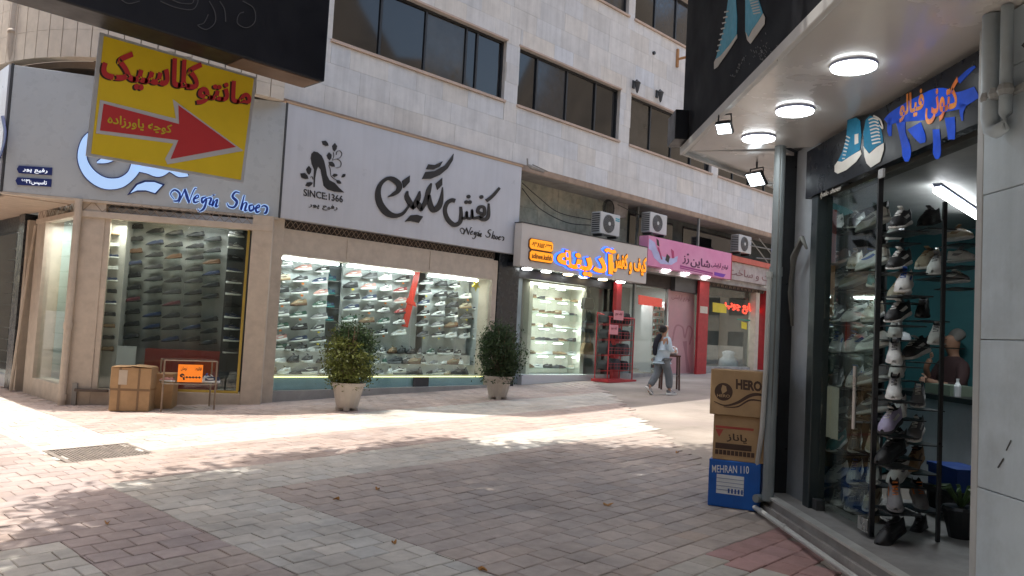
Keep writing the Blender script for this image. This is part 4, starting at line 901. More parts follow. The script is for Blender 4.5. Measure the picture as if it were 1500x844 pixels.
for a in (m1, m2): part('mullion', MB().box(a - .028, a + .028, .27, .34, gz(a), zg), M('grey aluminium', (.25, .26, .25), .4, .5), sh4)
part('sill', MB().prism(base_poly(xa, xb, gz(xa) + .12), .22, .29), concrete, sh4)
part('rear_wall', MB().box(xa, xb, 2.8, 2.9, .2, 3.4), M('dim interior wall', 0), sh4); part('ceiling', MB().box(xa, xb, .5, 2.8, 3.1, 3.2), M('interior ceiling', 0), sh4); part('floor', MB().box(xa, xb, .31, 2.8, .2, .45), concrete, sh4)
part('side_wall', MB().box(xb - .05, xb, .5, 2.8, .2, 3.2), white, sh4)
part('poster', MB().prism([MF.at(979, 423, .29), MF.at(1017, 431, .29), MF.at(1017, 549, .29), MF.at(979, 548, .29)], .285, .292), M('pale pink poster', (.55, .36, .36), .5, var=.15, tint=(.5, .25, .27), scale=1.5), sh4)
lettering('poster_lettering', 'لوازم آرایشی', MF.at(984, 430, .28), MF.at(1011, 434, .28), MF.at(984, 440, .28), .284, M('rose letters', (.3, .1, .12), var=0), sh4, thick=.002)
pp = MB()
for P in ([(985, 500, 2), (990, 478, 2.5), (1000, 480, 2), (1003, 495, 2), (1008, 478, 2), (1014, 485, 2), (1010, 505, 2)], [(1003, 500, 6), (1005, 520, 3), (1008, 545, 5)]): stroke(pp, P, MF, .284, .002)
part('poster_print', pp, M('faint rose print', (.40, .2, .22), var=0), sh4)
part('fridge', MB().prism([MF.at(912, 478, .5), MF.at(927, 480, .5), MF.at(927, 548, .5), MF.at(912, 549, .5)], .5, .9), M('pale blue cabinet', (.32, .38, .42), .5), sh4)
cu = MB(); a0, c0 = MF.at(953, 430, .8)[0], MF.at(974, 430, .8)[0]
cu.box(a0, a0 + .04, .7, 1.1, .5, 2.6).box(c0 - .04, c0, .7, 1.1, .5, 2.6)
for k in range(10): cu.box(a0 + .041, c0 - .041, .7, 1.1, .6 + k * .19, .625 + k * .19)
part('shelf_unit', cu, white, sh4)
pr = MB(); pm_ = [SM(c) for c in ('pink', 'black', 'red', 'tan', 'white', 'teal')]
for k in range(10):
    for j in range(7): a = a0 + .08 + j * (c0 - a0 - .12) / 7; pr.box(a, a + .05, .76, .84, .626 + k * .19, .626 + k * .19 + random.uniform(.07, .14), random.randrange(6))
pr_ = part('cosmetic_bottles', pr, pm_, sh4)
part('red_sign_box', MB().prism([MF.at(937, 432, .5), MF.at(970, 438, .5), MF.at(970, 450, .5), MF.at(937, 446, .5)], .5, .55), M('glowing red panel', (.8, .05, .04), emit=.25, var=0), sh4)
area('ceiling_lamp', MF, (xa + xb) / 2, 1.2, 3.05, 2, .3, 22)
pk = thing('red_column', 'red painted square column with a small white notice between two shops', 'column', MF, (21.1, 0, gz(21)))
xk0, xk1 = MF.at(1022, 480, 0)[0], MF.at(1036, 480, 0)[0]
part('post', MB().prism(base_poly(xk0, xk1, 3.6), -.02, .06), redp, pk); part('notice', MB().box(xk0 + .06, xk1 - .06, -.025, -.021, MF.at(1030, 459, 0)[1], MF.at(1030, 449, 0)[1]), M('cream paper', (.6, .55, .45)), pk)
# --- last shop with red lettering on the glass
sh5 = thing('shopfront', 'farthest shopfront with faded pale sign and red letters on its window', 'shopfront', MF, (23, .25, .5))
xq1 = 26.6
part('red_beam', MB().prism([ps(1.01, .0), (xq1, zp1 - .03), (xq1, zp1 - .2), (xp1 + .05, zp1 - .17)], -.25, .1), M('salmon red paint', (.55, .12, .08), .6, var=.15), sh5)
part('faded_sign', MB().box(xp1 + .04, xq1, -.2, .05, zp0 + .05, zp1 - .19), M('faded sign board', (.42, .36, .33), .7, var=.25, scale=2.5, stain=.5, scol=(.3, .15, .14), sscale=3), sh5)
lettering('faded_lettering', 'تعمیرات و ساخت', (xp1 + .2, zp0 + .42), (xq1 - .3, zp0 + .42), (xp1 + .2, zp0 + .12), -.201, M('faded maroon letters', (.22, .1, .1), var=.3), sh5, thick=.004, bold=.01)
part('sign_lamp', MB().box(xp1 - .1, xp1 + .2, -.3, -.2, zp0 - .03, zp0).box(xp1 + 2.4, xp1 + 2.8, -.3, -.2, zp0 - .05, zp0), M('grey lamp', (.5, .48, .42)), sh5)
zg5 = 3.2; lattice(MF, xk1, xq1, .0, zg5, zp0 + .05, .25, sh5, M('lattice steel', 0))
part('lintel', MB().box(xk1, xq1, .05, .3, zg5, zp1), M('dark void', 0), sh5)
part('glass_pane', MB().box(xk1 + .02, xq1 - 1.2, .2, .21, gz(xk1) + .1, zg5), clear2, sh5)
part('jamb', MB().prism(base_poly(24.35, 24.6, zg5), .0, .25), beige, sh5)
part('jamb', MB().prism(base_poly(24.95, 25.2, zg5 + .2), -.1, .25), redp, sh5)
part('sill', MB().prism(base_poly(xk1, 24.3, gz(xk1) + .2), .12, .3), concrete, sh5)
part('rear_wall', MB().box(xk1, xq1, 2.6, 2.7, .3, 3.4), M('dim interior wall', 0), sh5); part('floor', MB().box(xk1, xq1, .31, 2.8, .3, .6), concrete, sh5); part('ceiling', MB().box(xk1, xq1, .3, 2.8, 3.3, 3.4), M('interior ceiling', 0), sh5)
lettering('red_lettering', 'صنایع چوب', MF.at(1062, 437, .19), MF.at(1112, 447, .19), MF.at(1062, 455, .19), .195, M('red neon letters', (1, .06, .03), emit=.8, var=0), sh5, thick=.01, bold=.03)
part('notice', MB().prism([MF.at(*p, .19) for p in ((1044, 443), (1064, 446), (1064, 459), (1044, 457))], .186, .19), M('yellow paper', (.75, .6, .05)), sh5)
part('notice', MB().prism([MF.at(*p, .19) for p in ((1086, 471), (1094, 473), (1094, 483), (1086, 481))], .186, .19), M('yellow paper', 0), sh5)
part('green_stripe', MB().prism([MF.at(*p, .19) for p in ((1080, 467), (1110, 470), (1110, 471.5), (1080, 468.5))], .186, .19), M('green strip', (.02, .3, .2), var=0), sh5)
area('ceiling_lamp', MF, 23, 1.2, 3.2, 1.5, .3, 18)
s_, z_ = MF.at(1075, 520, .6)
single('fabric_roll', MB().lathe([(.26, 0), (.3, .12), (.27, .3), (.16, .42), (.2, .55), (.1, .6), (.02, .61)], (s_, .8, .62), 18, wob=.14), M('grey white cloth', (.34, .35, .37), .9, var=.2, bump=.5, bs=9), MF, 'pale draped cloth standing inside the farthest shop window', 'cloth', smooth=True)
# --- recess above the signs, AC units, cables
rc = thing('service_recess', 'open recess with old green marble wall above the small shop signs', 'wall recess', MF, (13, .8, 3.9))
for i in range(7):
    for j in range(2): part('marble_panel', MB().box(12.8 + i * .75 + .003, 12.8 + (i + 1) * .75 - .003, .75 + random.uniform(0, .006), .8, 3.7 + j * .8 + .003, 3.7 + (j + 1) * .8 - .003), greentile, rc)
part('rear_wall', MB().box(12.5, 27, .81, .9, 3.0, 5.24), M('dark recess wall', (.06, .07, .065), .8, var=.3, stain=.5), rc)
part('dark_window', MB().box(18.2, 20.4, .78, .8, 4.0, 5.0), tintglass, rc); part('dark_window', MB().box(21.0, 24, .78, .8, 4.0, 5.0), tintglass, rc)
part('ledge', MB().box(12.75, 27, -.1, .8, 3.3, 3.5), concrete, rc)
part('steel_post', MB().box(18.05, 18.11, .4, .46, 3.5, 5.15).box(20.6, 20.66, .0, .06, 3.5, 5.15), M('grey aluminium', 0), rc)
part('broken_plaster', MB().prism([(17.1, 4.7), (17.6, 4.75), (17.75, 5.2), (17.0, 5.2)], .5, .74), concrete, rc)
def ac_unit(px0, py0, px1, py1, d, lbl, side):
    a, zt2 = MF.at(px0, py0, d); c = MF.at(px1, py1, d)[0]; zb2 = MF.at(px1, py1, d)[1]
    w_ = .82; a = MF.at(px0, py0, d)[0]
    t = thing('air_conditioner', lbl, 'air conditioner', MF, (a, d, zb2), group='outdoor air conditioner units'); h = .56; zt2 = zb2 + h; dp_ = .3
    x1_ = a + w_
    wc = M('white AC casing', (.55, .55, .53), .5, var=.08, stain=.2)
    part('casing', MB().box(a, x1_, d, d + dp_, zb2, zt2), wc, t, bev=.015)
    cxx, cz = a + w_ * .42, zb2 + h * .5
    g_ = MB(); 
    for r in (.06, .1, .14, .18, .22): g_.tube([(cxx + r * math.cos(q), d - .02, cz + r * math.sin(q)) for q in [2 * math.pi * i / 16 for i in range(17)]], .006, 4)
    for q in range(12): g_.tube([(cxx + .05 * math.cos(q * .5236), d - .02, cz + .05 * math.sin(q * .5236)), (cxx + .23 * math.cos(q * .5236), d - .015, cz + .23 * math.sin(q * .5236))], .004, 4)
    part('fan_grille', g_, M('grey AC grille', (.22, .22, .21), .6), t)
    part('fan_recess', MB().prism([(cxx + .235 * math.cos(q), cz + .235 * math.sin(q)) for q in [2 * math.pi * i / 20 for i in range(20)]], d - .006, d - .001), M('grey AC recess', (.10, .10, .1), .8), t)
    part('fan_hub', MB().prism([(cxx + .05 * math.cos(q), cz + .05 * math.sin(q)) for q in [2 * math.pi * i / 10 for i in range(10)]], d - .03, d - .021), wc, t)
    sv = MB()
    for k in range(9): sv.box(a - .008, a - .001, d + .03, d + dp_ - .03, zb2 + .05 + k * .055, zb2 + .075 + k * .055)
    part('side_louvres', sv, M('black AC louvre', (.03, .03, .03)), t)
    if side: part('brand_stripe', MB().box(x1_ - .2, x1_ - .03, d - .004, d - .001, zt2 - .12, zt2 - .09).box(x1_ - .2, x1_ - .03, d - .004, d - .001, zt2 - .17, zt2 - .14), M('teal stripe', (.03, .35, .45), var=0), t)
    part('foot', MB().box(a + .08, a + .14, d, d + dp_, zb2 - .06, zb2 - .001), darkgrey, t); part('foot', MB().box(x1_ - .14, x1_ - .08, d, d + dp_, zb2 - .06, zb2 - .001), darkgrey, t)
ac_unit(880, 318, 915, 349, -.15, 'white air conditioner unit with teal stripes above the cream sign', 1)
ac_unit(953, 315, 980, 346, -.1, 'white air conditioner unit above the left end of the pink sign', 0)
ac_unit(1083, 346, 1106, 374, -.1, 'small white air conditioner unit above the salmon red beam farthest right', 0)
cb = MB()
for P in (((765, 268), (790, 290), (820, 312), (866, 322)), ((765, 276), (790, 305), (830, 326), (866, 330)), ((905, 300), (930, 312), (945, 318))):
    L = smooth_line([(*MF.at(px, py, .3), 0) for px, py in P], 6); cb.tube([(q[0], .3, q[1]) for q in L], .012, 5)
cx_, cz_ = MF.at(893, 305, .3)
for k in range(3): cb.tube([(cx_ + (.2 + .02 * k) * math.cos(q * .5), .3 + .02 * k, cz_ + (.2 + .015 * k) * math.sin(q * .5)) for q in range(14)], .012, 5)
single('cable', cb, dark, MF, 'black cables looped across the green marble recess above the cream sign', 'cable')
bz = MB()
for P in (((1100, 352), (1125, 385)), ((1112, 350), (1132, 375)), ((1100, 360), (1132, 366)), ((1108, 378), (1135, 380))): bz.tube([(MF.at(*P[0], -.2)[0], -.2, MF.at(*P[0], -.2)[1]), (MF.at(*P[1], -.2)[0], -.2, MF.at(*P[1], -.2)[1])], .02, 4)
single('steel_truss', bz, M('grey aluminium', 0), MF, 'grey steel truss pieces leaning by the farthest air conditioner', 'steel truss')
s_, z_ = MF.at(775, 243, -.2)
bird = MB().tube([(s_ - .12, -.25, z_), (s_, -.25, z_ - .03), (s_ + .5, -.2, z_ - .04)], [.02, .05, .03], 6).tube([(s_ - .1, -.25, z_ + .0), (s_ - .12, -.25, z_ + .14)], .02, 5).tube([(s_ + .1, -.22, z_ + .04), (s_ + .6, -.22, z_ - .02)], .02, 4)
single('cable_clamp', bird, M('weathered grey', (.3, .28, .25), .8), MF, 'grey weathered cable clamp on the corner of the white sign', 'clamp')

# ================================================================ street things on the far side
def gpx(px, py):
    r = RW @ Vector(((px - CX) / F_PX, -(py - CY) / F_PX, -1)); z = 0.
    for _ in range(60): t = (z - CAMH) / r.z; p = CAM + r * t; z = .5 * z + .5 * gz(p.x)
    return Vector((p.x, p.y, gz(p.x)))
# big cardboard box
p = gpx(189, 603); bxm = M('cardboard', 0); ang = math.atan2(12.3 - 12.6, 4.85 - 4.4)
cb = thing('cardboard_box', 'large worn cardboard box with brown tape on the pink paving before the corner shop', 'cardboard box', WF, (4.62, 12.46, gz(4.6)), ang); T[cb.name] = (WF, (0, 0, 0))
w_, d_, h_ = .56, .46, .66
part('box_lower', MB().box(-w_ / 2, w_ / 2, 0, d_, .004, .33), bxm, cb, own=True, bev=.008); part('box_upper', MB().box(-w_ / 2 - .006, w_ / 2 + .004, -.006, d_ + .005, .334, h_), bxm, cb, own=True, bev=.008)
flap = MB().obox((-.14, .2, h_ + .012), (.27, .46, .005), Matrix.Rotation(-.05, 3, 'Y')).obox((.14, .2, h_ + .02), (.27, .46, .005), Matrix.Rotation(.07, 3, 'Y')); part('flap', flap, bxm, cb, own=True)
tp = M('brown tape', (.2, .12, .06), .4)
part('tape', MB().box(-.17, -.135, -.009, -.0065, .02, h_).box(.1, .13, -.009, -.0065, .02, h_).box(-.28, .28, -.0095, -.007, .31, .345), tp, cb, own=True)
part('label', MB().box(-.17, -.05, -.0115, -.0097, .4, .62), M('pale label', (.5, .42, .33)), cb, own=True)
cb2 = thing('cardboard_box', 'dark cardboard box tucked behind the large taped box beside the glass table', 'cardboard box', WF, (5.05, 12.5, gz(5)), ang); part('box', MB().box(-.15, .2, .1, .5, .0, .55), cardboard, cb2, own=True, bev=.01)
# glass table with an orange price card
gt = thing('glass_table', 'glass display table on thin steel legs with a lower shelf', 'display table', WF, (0, 0, 0)); cs = [gpx(219 + 1, 601), gpx(309, 600), gpx(326, 585), gpx(243, 586)]
cs[0] = Vector((5.0, 12.2, gz(5))); cs[1] = Vector((5.73, 11.99, gz(5.7)));
dr = (cs[1] - cs[0]); dr.z = 0; L_ = dr.length; dr.normalize(); nn = Vector((-dr.y, dr.x, 0)) * .46; cs[2] = cs[1] + nn; cs[3] = cs[0] + nn
gt.location = cs[0]; T[gt.name] = (WF, tuple(cs[0])); TH = .78
legm = M('pale brown metal leg', (.28, .21, .15), .4, .3)
for q in cs: part('leg', MB().tube([(q.x, q.y, gz(q.x)), (q.x, q.y, cs[0].z + TH)], .014, 8), legm, gt)
for zz, nm, mm in ((TH, 'glass_top', clear2), (.42, 'lower_shelf', clear2)):
    mb_ = MB(); a = [q.copy() for q in cs]; mb_.add([(q.x, q.y, cs[0].z + zz) for q in a] + [(q.x, q.y, cs[0].z + zz + .008) for q in a], [(3, 2, 1, 0), (4, 5, 6, 7), (0, 1, 5, 4), (1, 2, 6, 5), (2, 3, 7, 6), (3, 0, 4, 7)]); part(nm, mb_, mm, gt)
    mb_ = MB()
    for i in range(4): mb_.tube([(cs[i].x, cs[i].y, cs[0].z + zz), (cs[(i + 1) % 4].x, cs[(i + 1) % 4].y, cs[0].z + zz)], .009, 6)
    part('rail', mb_, legm, gt)
TF = Frame(cs[0].x, cs[0].y, math.atan2(dr.y, dr.x)); zs_ = cs[0].z + .43
pc = thing('price_card', 'orange price card on the glass table reading 900000', 'price card', TF, (.4, .03, zs_))
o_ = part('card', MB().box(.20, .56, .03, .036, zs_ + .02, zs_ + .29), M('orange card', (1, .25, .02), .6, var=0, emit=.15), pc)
lettering('lettering', '۹۰۰۰۰۰', (.23, zs_ + .15), (.54, zs_ + .15), (.23, zs_ + .05), .029, black, pc, thick=.003, bold=.05, persian=False)
lettering('lettering', 'تومان', (.24, zs_ + .26), (.33, zs_ + .26), (.24, zs_ + .19), .029, black, pc, thick=.003, bold=.01)
lettering('lettering', 'فقط', (.44, zs_ + .26), (.54, zs_ + .26), (.44, zs_ + .2), .029, black, pc, thick=.003, bold=.02)
shoe(TF, .66, .25, zs_ + .01, 1.0, 'runner', ('white', 'white', 'blue'), 'standing on the lower shelf of the glass table', 'shoes on the glass table'); shoe(TF, .08, .25, zs_ + .01, 2.2, 'slipper', ('pink', 'white', 'white'), 'at the left end of the glass table shelf', 'shoes on the glass table'); shoe(TF, .7, .12, zs_ + .01, 2.6, 'sneaker', ('navy', 'white', 'white'), 'by the right leg of the glass table', 'shoes on the glass table')
# potted conifers
potm = M('dusty white plastic pot', (.50, .44, .38), .6, var=.1, stain=.3, scol=(.3, .25, .2), sscale=4)
def leafcloud(n, fn, size, cols_, name, mat, parent, frame=WF, rnd=rng, keepflat=0.):
    C = np.array([fn() for _ in range(n)]); a = rnd.normal(size=(n, 3)); a /= np.linalg.norm(a, axis=1)[:, None]
    b_ = rnd.normal(size=(n, 3)); b_ -= a * (a * b_).sum(1)[:, None]; b_ /= np.linalg.norm(b_, axis=1)[:, None]
    sz = size * rnd.uniform(.6, 1.3, n)[:, None]; A = a * sz; B = b_ * sz * .45
    V = np.stack([C - A, C + B * .9, C + A, C - B * .9], 1).reshape(-1, 3); me = bpy.data.meshes.new(name)
    me.vertices.add(4 * n); me.vertices.foreach_set('co', V.ravel()); me.loops.add(4 * n); me.loops.foreach_set('vertex_index', np.arange(4 * n, dtype=np.int32))
    me.polygons.add(n); me.polygons.foreach_set('loop_start', np.arange(0, 4 * n, 4, dtype=np.int32)); me.polygons.foreach_set('loop_total', np.full(n, 4, dtype=np.int32)); me.update(); me.validate()
    cc = np.array([cols_(c) for c in C]); at = me.color_attributes.new('Col', 'FLOAT_COLOR', 'CORNER'); q = np.ones((n, 4, 4)); q[:, :, :3] = cc[:, None, :]; at.data.foreach_set('color', q.ravel())
    me.materials.append(mat); return part(name, me, mat, parent, frame, own=parent is not None)
def leafmat(name, trans=.35):
    if name in MATS: return MATS[name]
    m = M(name, (1, 1, 1), .6, var=.1, attr=True); t = m.node_tree; b_ = t.nodes['Principled BSDF']; out = [n for n in t.nodes if n.type == 'OUTPUT_MATERIAL'][0]
    tr = t.nodes.new('ShaderNodeBsdfTranslucent'); mx = t.nodes.new('ShaderNodeMixShader'); mx.inputs[0].default_value = trans
    src = b_.inputs['Base Color'].links[0].from_socket; t.links.new(src, tr.inputs[0]); t.links.new(b_.outputs[0], mx.inputs[1]); t.links.new(tr.outputs[0], mx.inputs[2]); t.links.new(mx.outputs[0], out.inputs[0]); return m
lm = leafmat('conifer foliage'); soil = M('soil', (.06, .04, .03), .95); bark = M('bark', (.14, .10, .07), .9, var=.3, scale=12, bump=.6, bs=30)
def potted(x, y, hp, rp, hf, rf, yellow, lbl):
    t = thing('potted_shrub', lbl, 'potted shrub', WF, (x, y, gz(x))); T[t.name] = (WF, (0, 0, 0))
    t2 = .9
    pt = MB().lathe([(rp * .60, .045), (rp * .64, .06), (rp * .74, hp * .35), (rp * .86, hp * .7), (rp * .93, hp - .06), (rp * 1.05, hp - .055), (rp * 1.06, hp), (rp * .95, hp), (rp * .9, hp - .05)], (0, 0, 0), 32, wob=-.025)
    part('pot', pt, potm, t, own=True, smooth=False)
    for k in range(5):
        q = k * 1.2566 + .3; part('pot_foot', MB().lathe([(.05, 0), (.055, .05), (.05, .06)], (rp * .5 * math.cos(q), rp * .5 * math.sin(q), 0), 8), potm, t, own=True)
    part('soil', MB().lathe([(rp * .88, hp - .04), (rp * .5, hp - .02)], (0, 0, 0), 16), soil, t, own=True)
    st = MB(); r2 = random.Random(int(x * 10))
    for k in range(60):
        q = r2.uniform(0, 6.28); rr = rf * r2.uniform(.3, 1.12); hh = hp + hf * r2.uniform(.2, 1.04)
        st.tube([(0, 0, hp - .05), (rr * .35 * math.cos(q), rr * .35 * math.sin(q), hp + (hh - hp) * .5), (rr * math.cos(q), rr * math.sin(q), hh)], [.016, .01, .003], 5)
    part('stem', st, bark, t, own=True)
    cl = []
    for k in range(150):
        th = r2.uniform(0, 6.283); u = r2.uniform(-.95, 1); rr = r2.uniform(.45, 1.0) * math.sqrt(max(0, 1 - u * u * .8)); lob = 1 + .16 * math.sin(3 * th + u * 5) + r2.uniform(-.22, .28)
        cl.append((rf * rr * lob * math.cos(th), rf * rr * lob * math.sin(th), hp + hf * (.46 + .5 * u), r2.uniform(.04, .1) * rf / .4, r2.random(), r2.uniform(.8, 1.6)))
    cur = {}
    def fn():
        c = cl[r2.randrange(len(cl))]; cur['c'] = c; return (c[0] + r2.gauss(0, c[3]), c[1] + r2.gauss(0, c[3]), max(hp - .12, c[2] + r2.gauss(0, c[3]) * c[5]))
    def colf(c):
        k = .55 + .75 * abs(math.sin(c[0] * 23 + 1) * math.sin(c[2] * 19) * math.cos(c[1] * 17)); sunlit_side = 1 if yellow and (c[0] * -.72 + c[1] * -.1 + (hp + hf * .55 - c[2]) * .6 + .05 * math.sin(c[2] * 30)) > .0 else 0  # sunlight painted into the colour: lower left foliage turns yellow green
        return (.17 * k, .20 * k, .045 * k) if sunlit_side else (.06 * k, .105 * k, .04 * k)
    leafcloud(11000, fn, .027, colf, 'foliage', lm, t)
P1 = gpx(512, 602); P2 = gpx(738, 586); print('pots', P1, P2)
potted(7.42, 10.85, .45, .27, .90, .37, True, 'conifer shrub, sunlit side coloured yellow green, in a white pot, standing in the sun edge')
potted(10.75, 10.75, .44, .27, .90, .39, False, 'dark green conifer shrub in a white pot beside the black column')
# ---------------------------------------------------------------- people helpers
def skin_mesh(name, P, E, R, mat, sub=2):
    me = bpy.data.meshes.new(name); me.from_pydata(P, E, []); o = bpy.data.objects.new(name, me); COL.objects.link(o)
    m = o.modifiers.new('skin', 'SKIN'); m.use_smooth_shade = True; m.branch_smoothing = .4
    for i, r in enumerate(R):
        sv = me.skin_vertices[0].data[i]; sv.radius = (r, r) if not isinstance(r, tuple) else r; sv.use_root = (i == 0)
    s2 = o.modifiers.new('sub', 'SUBSURF'); s2.levels = s2.render_levels = sub
    dg = bpy.context.evaluated_depsgraph_get(); dg.update(); nm = bpy.data.meshes.new_from_object(o.evaluated_get(dg)); bpy.data.objects.remove(o)
    nm.materials.clear(); nm.materials.append(mat); nm.name = name; nm.polygons.foreach_set('use_smooth', [True] * len(nm.polygons)); return nm
# walking girl; local x = walking direction, y = left, z up
H = 1.52
pw = gpx(968, 578); wl = thing('person', 'young walker in pale blue shirt and grey trousers, dark scarf down the back', 'person', WF, tuple(pw), math.radians(-12)); T[wl.name] = (WF, (0, 0, 0))
Z = lambda f: H * f
J = dict(pel=(0, 0, Z(.53)), wa=(.0, 0, Z(.62)), ch=(.01, 0, Z(.73)), nk=(.02, 0, Z(.835)), hd0=(.035, 0, Z(.875)), hd=(.045, 0, Z(.935)), hd2=(.035, 0, Z(.975)),
         hL=(.0, .08, Z(.50)), hR=(.0, -.08, Z(.50)), kL=(-.06, .085, Z(.28)), kR=(.13, -.085, Z(.285)), aL=(-.30, .09, Z(.075)), aR=(.16, -.09, Z(.05)), tL=(-.22, .1, .03), tR=(.30, -.1, .025),
         sL=(.0, .15, Z(.79)), sR=(.0, -.15, Z(.79)), eL=(.06, .2, Z(.63)), eR=(.02, -.2, Z(.63)), wL=(.24, .15, Z(.60)), wR=(.22, -.14, Z(.62)), pL=(.29, .13, Z(.60)), pR=(.27, -.11, Z(.62)))
k_ = list(J); ix = {n: i for i, n in enumerate(k_)}
Ed = [('pel', 'wa'), ('wa', 'ch'), ('ch', 'nk'), ('nk', 'hd0'), ('hd0', 'hd'), ('hd', 'hd2'), ('pel', 'hL'), ('pel', 'hR'), ('hL', 'kL'), ('kL', 'aL'), ('aL', 'tL'), ('hR', 'kR'), ('kR', 'aR'), ('aR', 'tR'), ('ch', 'sL'), ('ch', 'sR'), ('sL', 'eL'), ('eL', 'wL'), ('wL', 'pL'), ('sR', 'eR'), ('eR', 'wR'), ('wR', 'pR')]
Rd = dict(pel=.11, wa=.095, ch=.11, nk=.045, hd0=.06, hd=.085, hd2=.07, hL=.08, hR=.08, kL=.055, kR=.055, aL=.035, aR=.035, tL=.03, tR=.03, sL=.055, sR=.055, eL=.038, eR=.038, wL=.025, wR=.025, pL=.028, pR=.028)
part('body', skin_mesh('body', [J[n] for n in k_], [(ix[a], ix[b_]) for a, b_ in Ed], [Rd[n] for n in k_], skin), skin, wl, own=True)
cloth = M('pale blue shirt', (.50, .62, .72), .85, var=.1, scale=9, bump=.4, bs=18); den = M('grey trousers', (.15, .175, .20), .85, var=.15, scale=8, bump=.3, bs=20)
sj = [J['pel'], (.0, 0, Z(.60)), J['ch'], (.015, 0, Z(.80)), J['sL'], J['sR'], J['eL'], J['eR'], (.19, .16, Z(.605)), (.17, -.15, Z(.62)), (0, 0, Z(.47))]
part('shirt', skin_mesh('shirt', sj, [(0, 1), (1, 2), (2, 3), (2, 4), (2, 5), (4, 6), (5, 7), (6, 8), (7, 9), (0, 10)], [.145, .135, .135, .07, .08, .08, .06, .06, .045, .045, .15], cloth), cloth, wl, own=True)
tj = [(0, 0, Z(.50)), (0, .08, Z(.46)), (0, -.08, Z(.46)), J['kL'], J['kR'], (-.25, .09, Z(.11)), (.155, -.09, Z(.08))]
part('trousers', skin_mesh('trousers', tj, [(0, 1), (0, 2), (1, 3), (2, 4), (3, 5), (4, 6)], [.125, .10, .10, .085, .09, .072, .078], den), den, wl, own=True)
hairm = M('black hair', (.012, .010, .010), .6); part('hair', skin_mesh('hair', [(-.01, 0, Z(.975)), (-.02, 0, Z(.945)), (-.035, 0, Z(.90)), (-.04, .0, Z(.865))], [(0, 1), (1, 2), (2, 3)], [.07, .105, .10, .06], hairm), hairm, wl, own=True)
scarfm = M('navy black scarf', (.012, .014, .025), .85); part('scarf', skin_mesh('scarf', [(-.05, .03, Z(.85)), (-.14, .05, Z(.76)), (-.17, .06, Z(.66)), (-.17, .06, Z(.57)), (-.16, .05, Z(.54))], [(0, 1), (1, 2), (2, 3), (3, 4)], [.06, .062, .06, .05, .025], scarfm), scarfm, wl, own=True)
def fingers(ox, oy, oz, dx, dy, dz, side):
    mb_ = MB()
    for k in range(4):
        o0 = Vector((ox, oy, oz)) + Vector((0, 0, (1.5 - k) * .016)); l = (.06, .068, .065, .05)[k]; mb_.tube([o0, o0 + Vector((dx, dy, dz)) * l * .6, o0 + Vector((dx * .6, dy - side * .4, dz - .2)) * l], [.008, .0075, .006], 6)
    o0 = Vector((ox - .02, oy, oz + .02)); mb_.tube([o0, o0 + Vector((.3, -side * .6, .6)) * .04, o0 + Vector((.7, -side * .8, .9)) * .05], [.009, .008, .007], 6); return mb_
part('left_fingers', fingers(.295, .13, Z(.60), 1, -.2, 0, 1), skin, wl, own=True); part('right_fingers', fingers(.275, -.11, Z(.62), 1, .2, 0, -1), skin, wl, own=True)
sh_ = M('grey white trainer', (.45, .44, .43), .6)
for nm, (x, y, z_, tl_) in (('shoe', (-.27, .095, .05, .75)), ('shoe', (.215, -.095, .0, .0))):
    o_ = bpy.data.objects.new('shoe', shoe_mesh('runner')); COL.objects.link(o_); o_.parent = wl; o_.matrix_local = Matrix.Translation((x, y, z_)) @ Matrix.Rotation(tl_, 4, 'Y') @ Matrix.Scale(.92, 4)
    for i, m in enumerate((SM('grey'), SM('white', 'rubber'), SM('charcoal', 'cloth'), SM('white', 'cloth'), SM('white'))): o_.material_slots[i].link = 'OBJECT'; o_.material_slots[i].material = m
part('held_phone', MB().obox((.33, .02, Z(.63)), (.03, .08, .14), Matrix.Rotation(.4, 3, 'Y')), M('pinkish white wrap', (.6, .45, .42)), wl, own=True)
fc_ = MB(); hx, hz = .045 + .075, Z(.93)
fc_.tube([(hx - .005, 0, hz + .012), (hx + .02, 0, hz - .012), (hx, 0, hz - .018)], [.008, .012, .008], 6); part('nose', fc_, skin, wl, own=True)
part('eye', MB().obox((hx - .002, .03, hz + .012), (.01, .02, .008)).obox((hx - .002, -.03, hz + .012), (.01, .02, .008)), black, wl, own=True); part('mouth', MB().obox((hx - .002, 0, hz - .04), (.01, .035, .008)), M('lips', (.3, .09, .08)), wl, own=True)
# chair behind the walker
cp = gpx(991, 572); ch = thing('high_chair', 'dark brown wooden high chair standing behind the walker outside the cosmetics shop', 'chair', WF, tuple(cp + Vector((0, .2, .006))), math.radians(40)); T[ch.name] = (WF, (0, 0, 0))
wood = M('dark brown wood', (.06, .02, .012), .4)
for a, c, hh in ((-.2, -.2, .75), (.2, -.2, .75), (-.2, .2, 1.25), (.2, .2, 1.25)): part('leg', MB().tube([(a, c, 0), (a * .9, c * .9, hh)], .022, 6), wood, ch, own=True)
part('seat', MB().box(-.21, .21, -.21, .21, .75, .79), wood, ch, own=True, bev=.01); part('backrest', MB().box(-.17, .17, .17, .19, 1.0, 1.25), wood, ch, own=True); part('stretcher', MB().box(-.18, .18, -.2, -.18, .3, .33).box(-.18, .18, .18, .2, .3, .33), wood, ch, own=True)
single('plastic_bag', MB().lathe([(.1, 0), (.14, .05), (.12, .15), (.05, .2)], (cp.x + .05, cp.y + .2, cp.z + .8), 10, wob=.1), white, WF, 'small white plastic bag lying on the dark high chair', 'plastic bag', smooth=True)

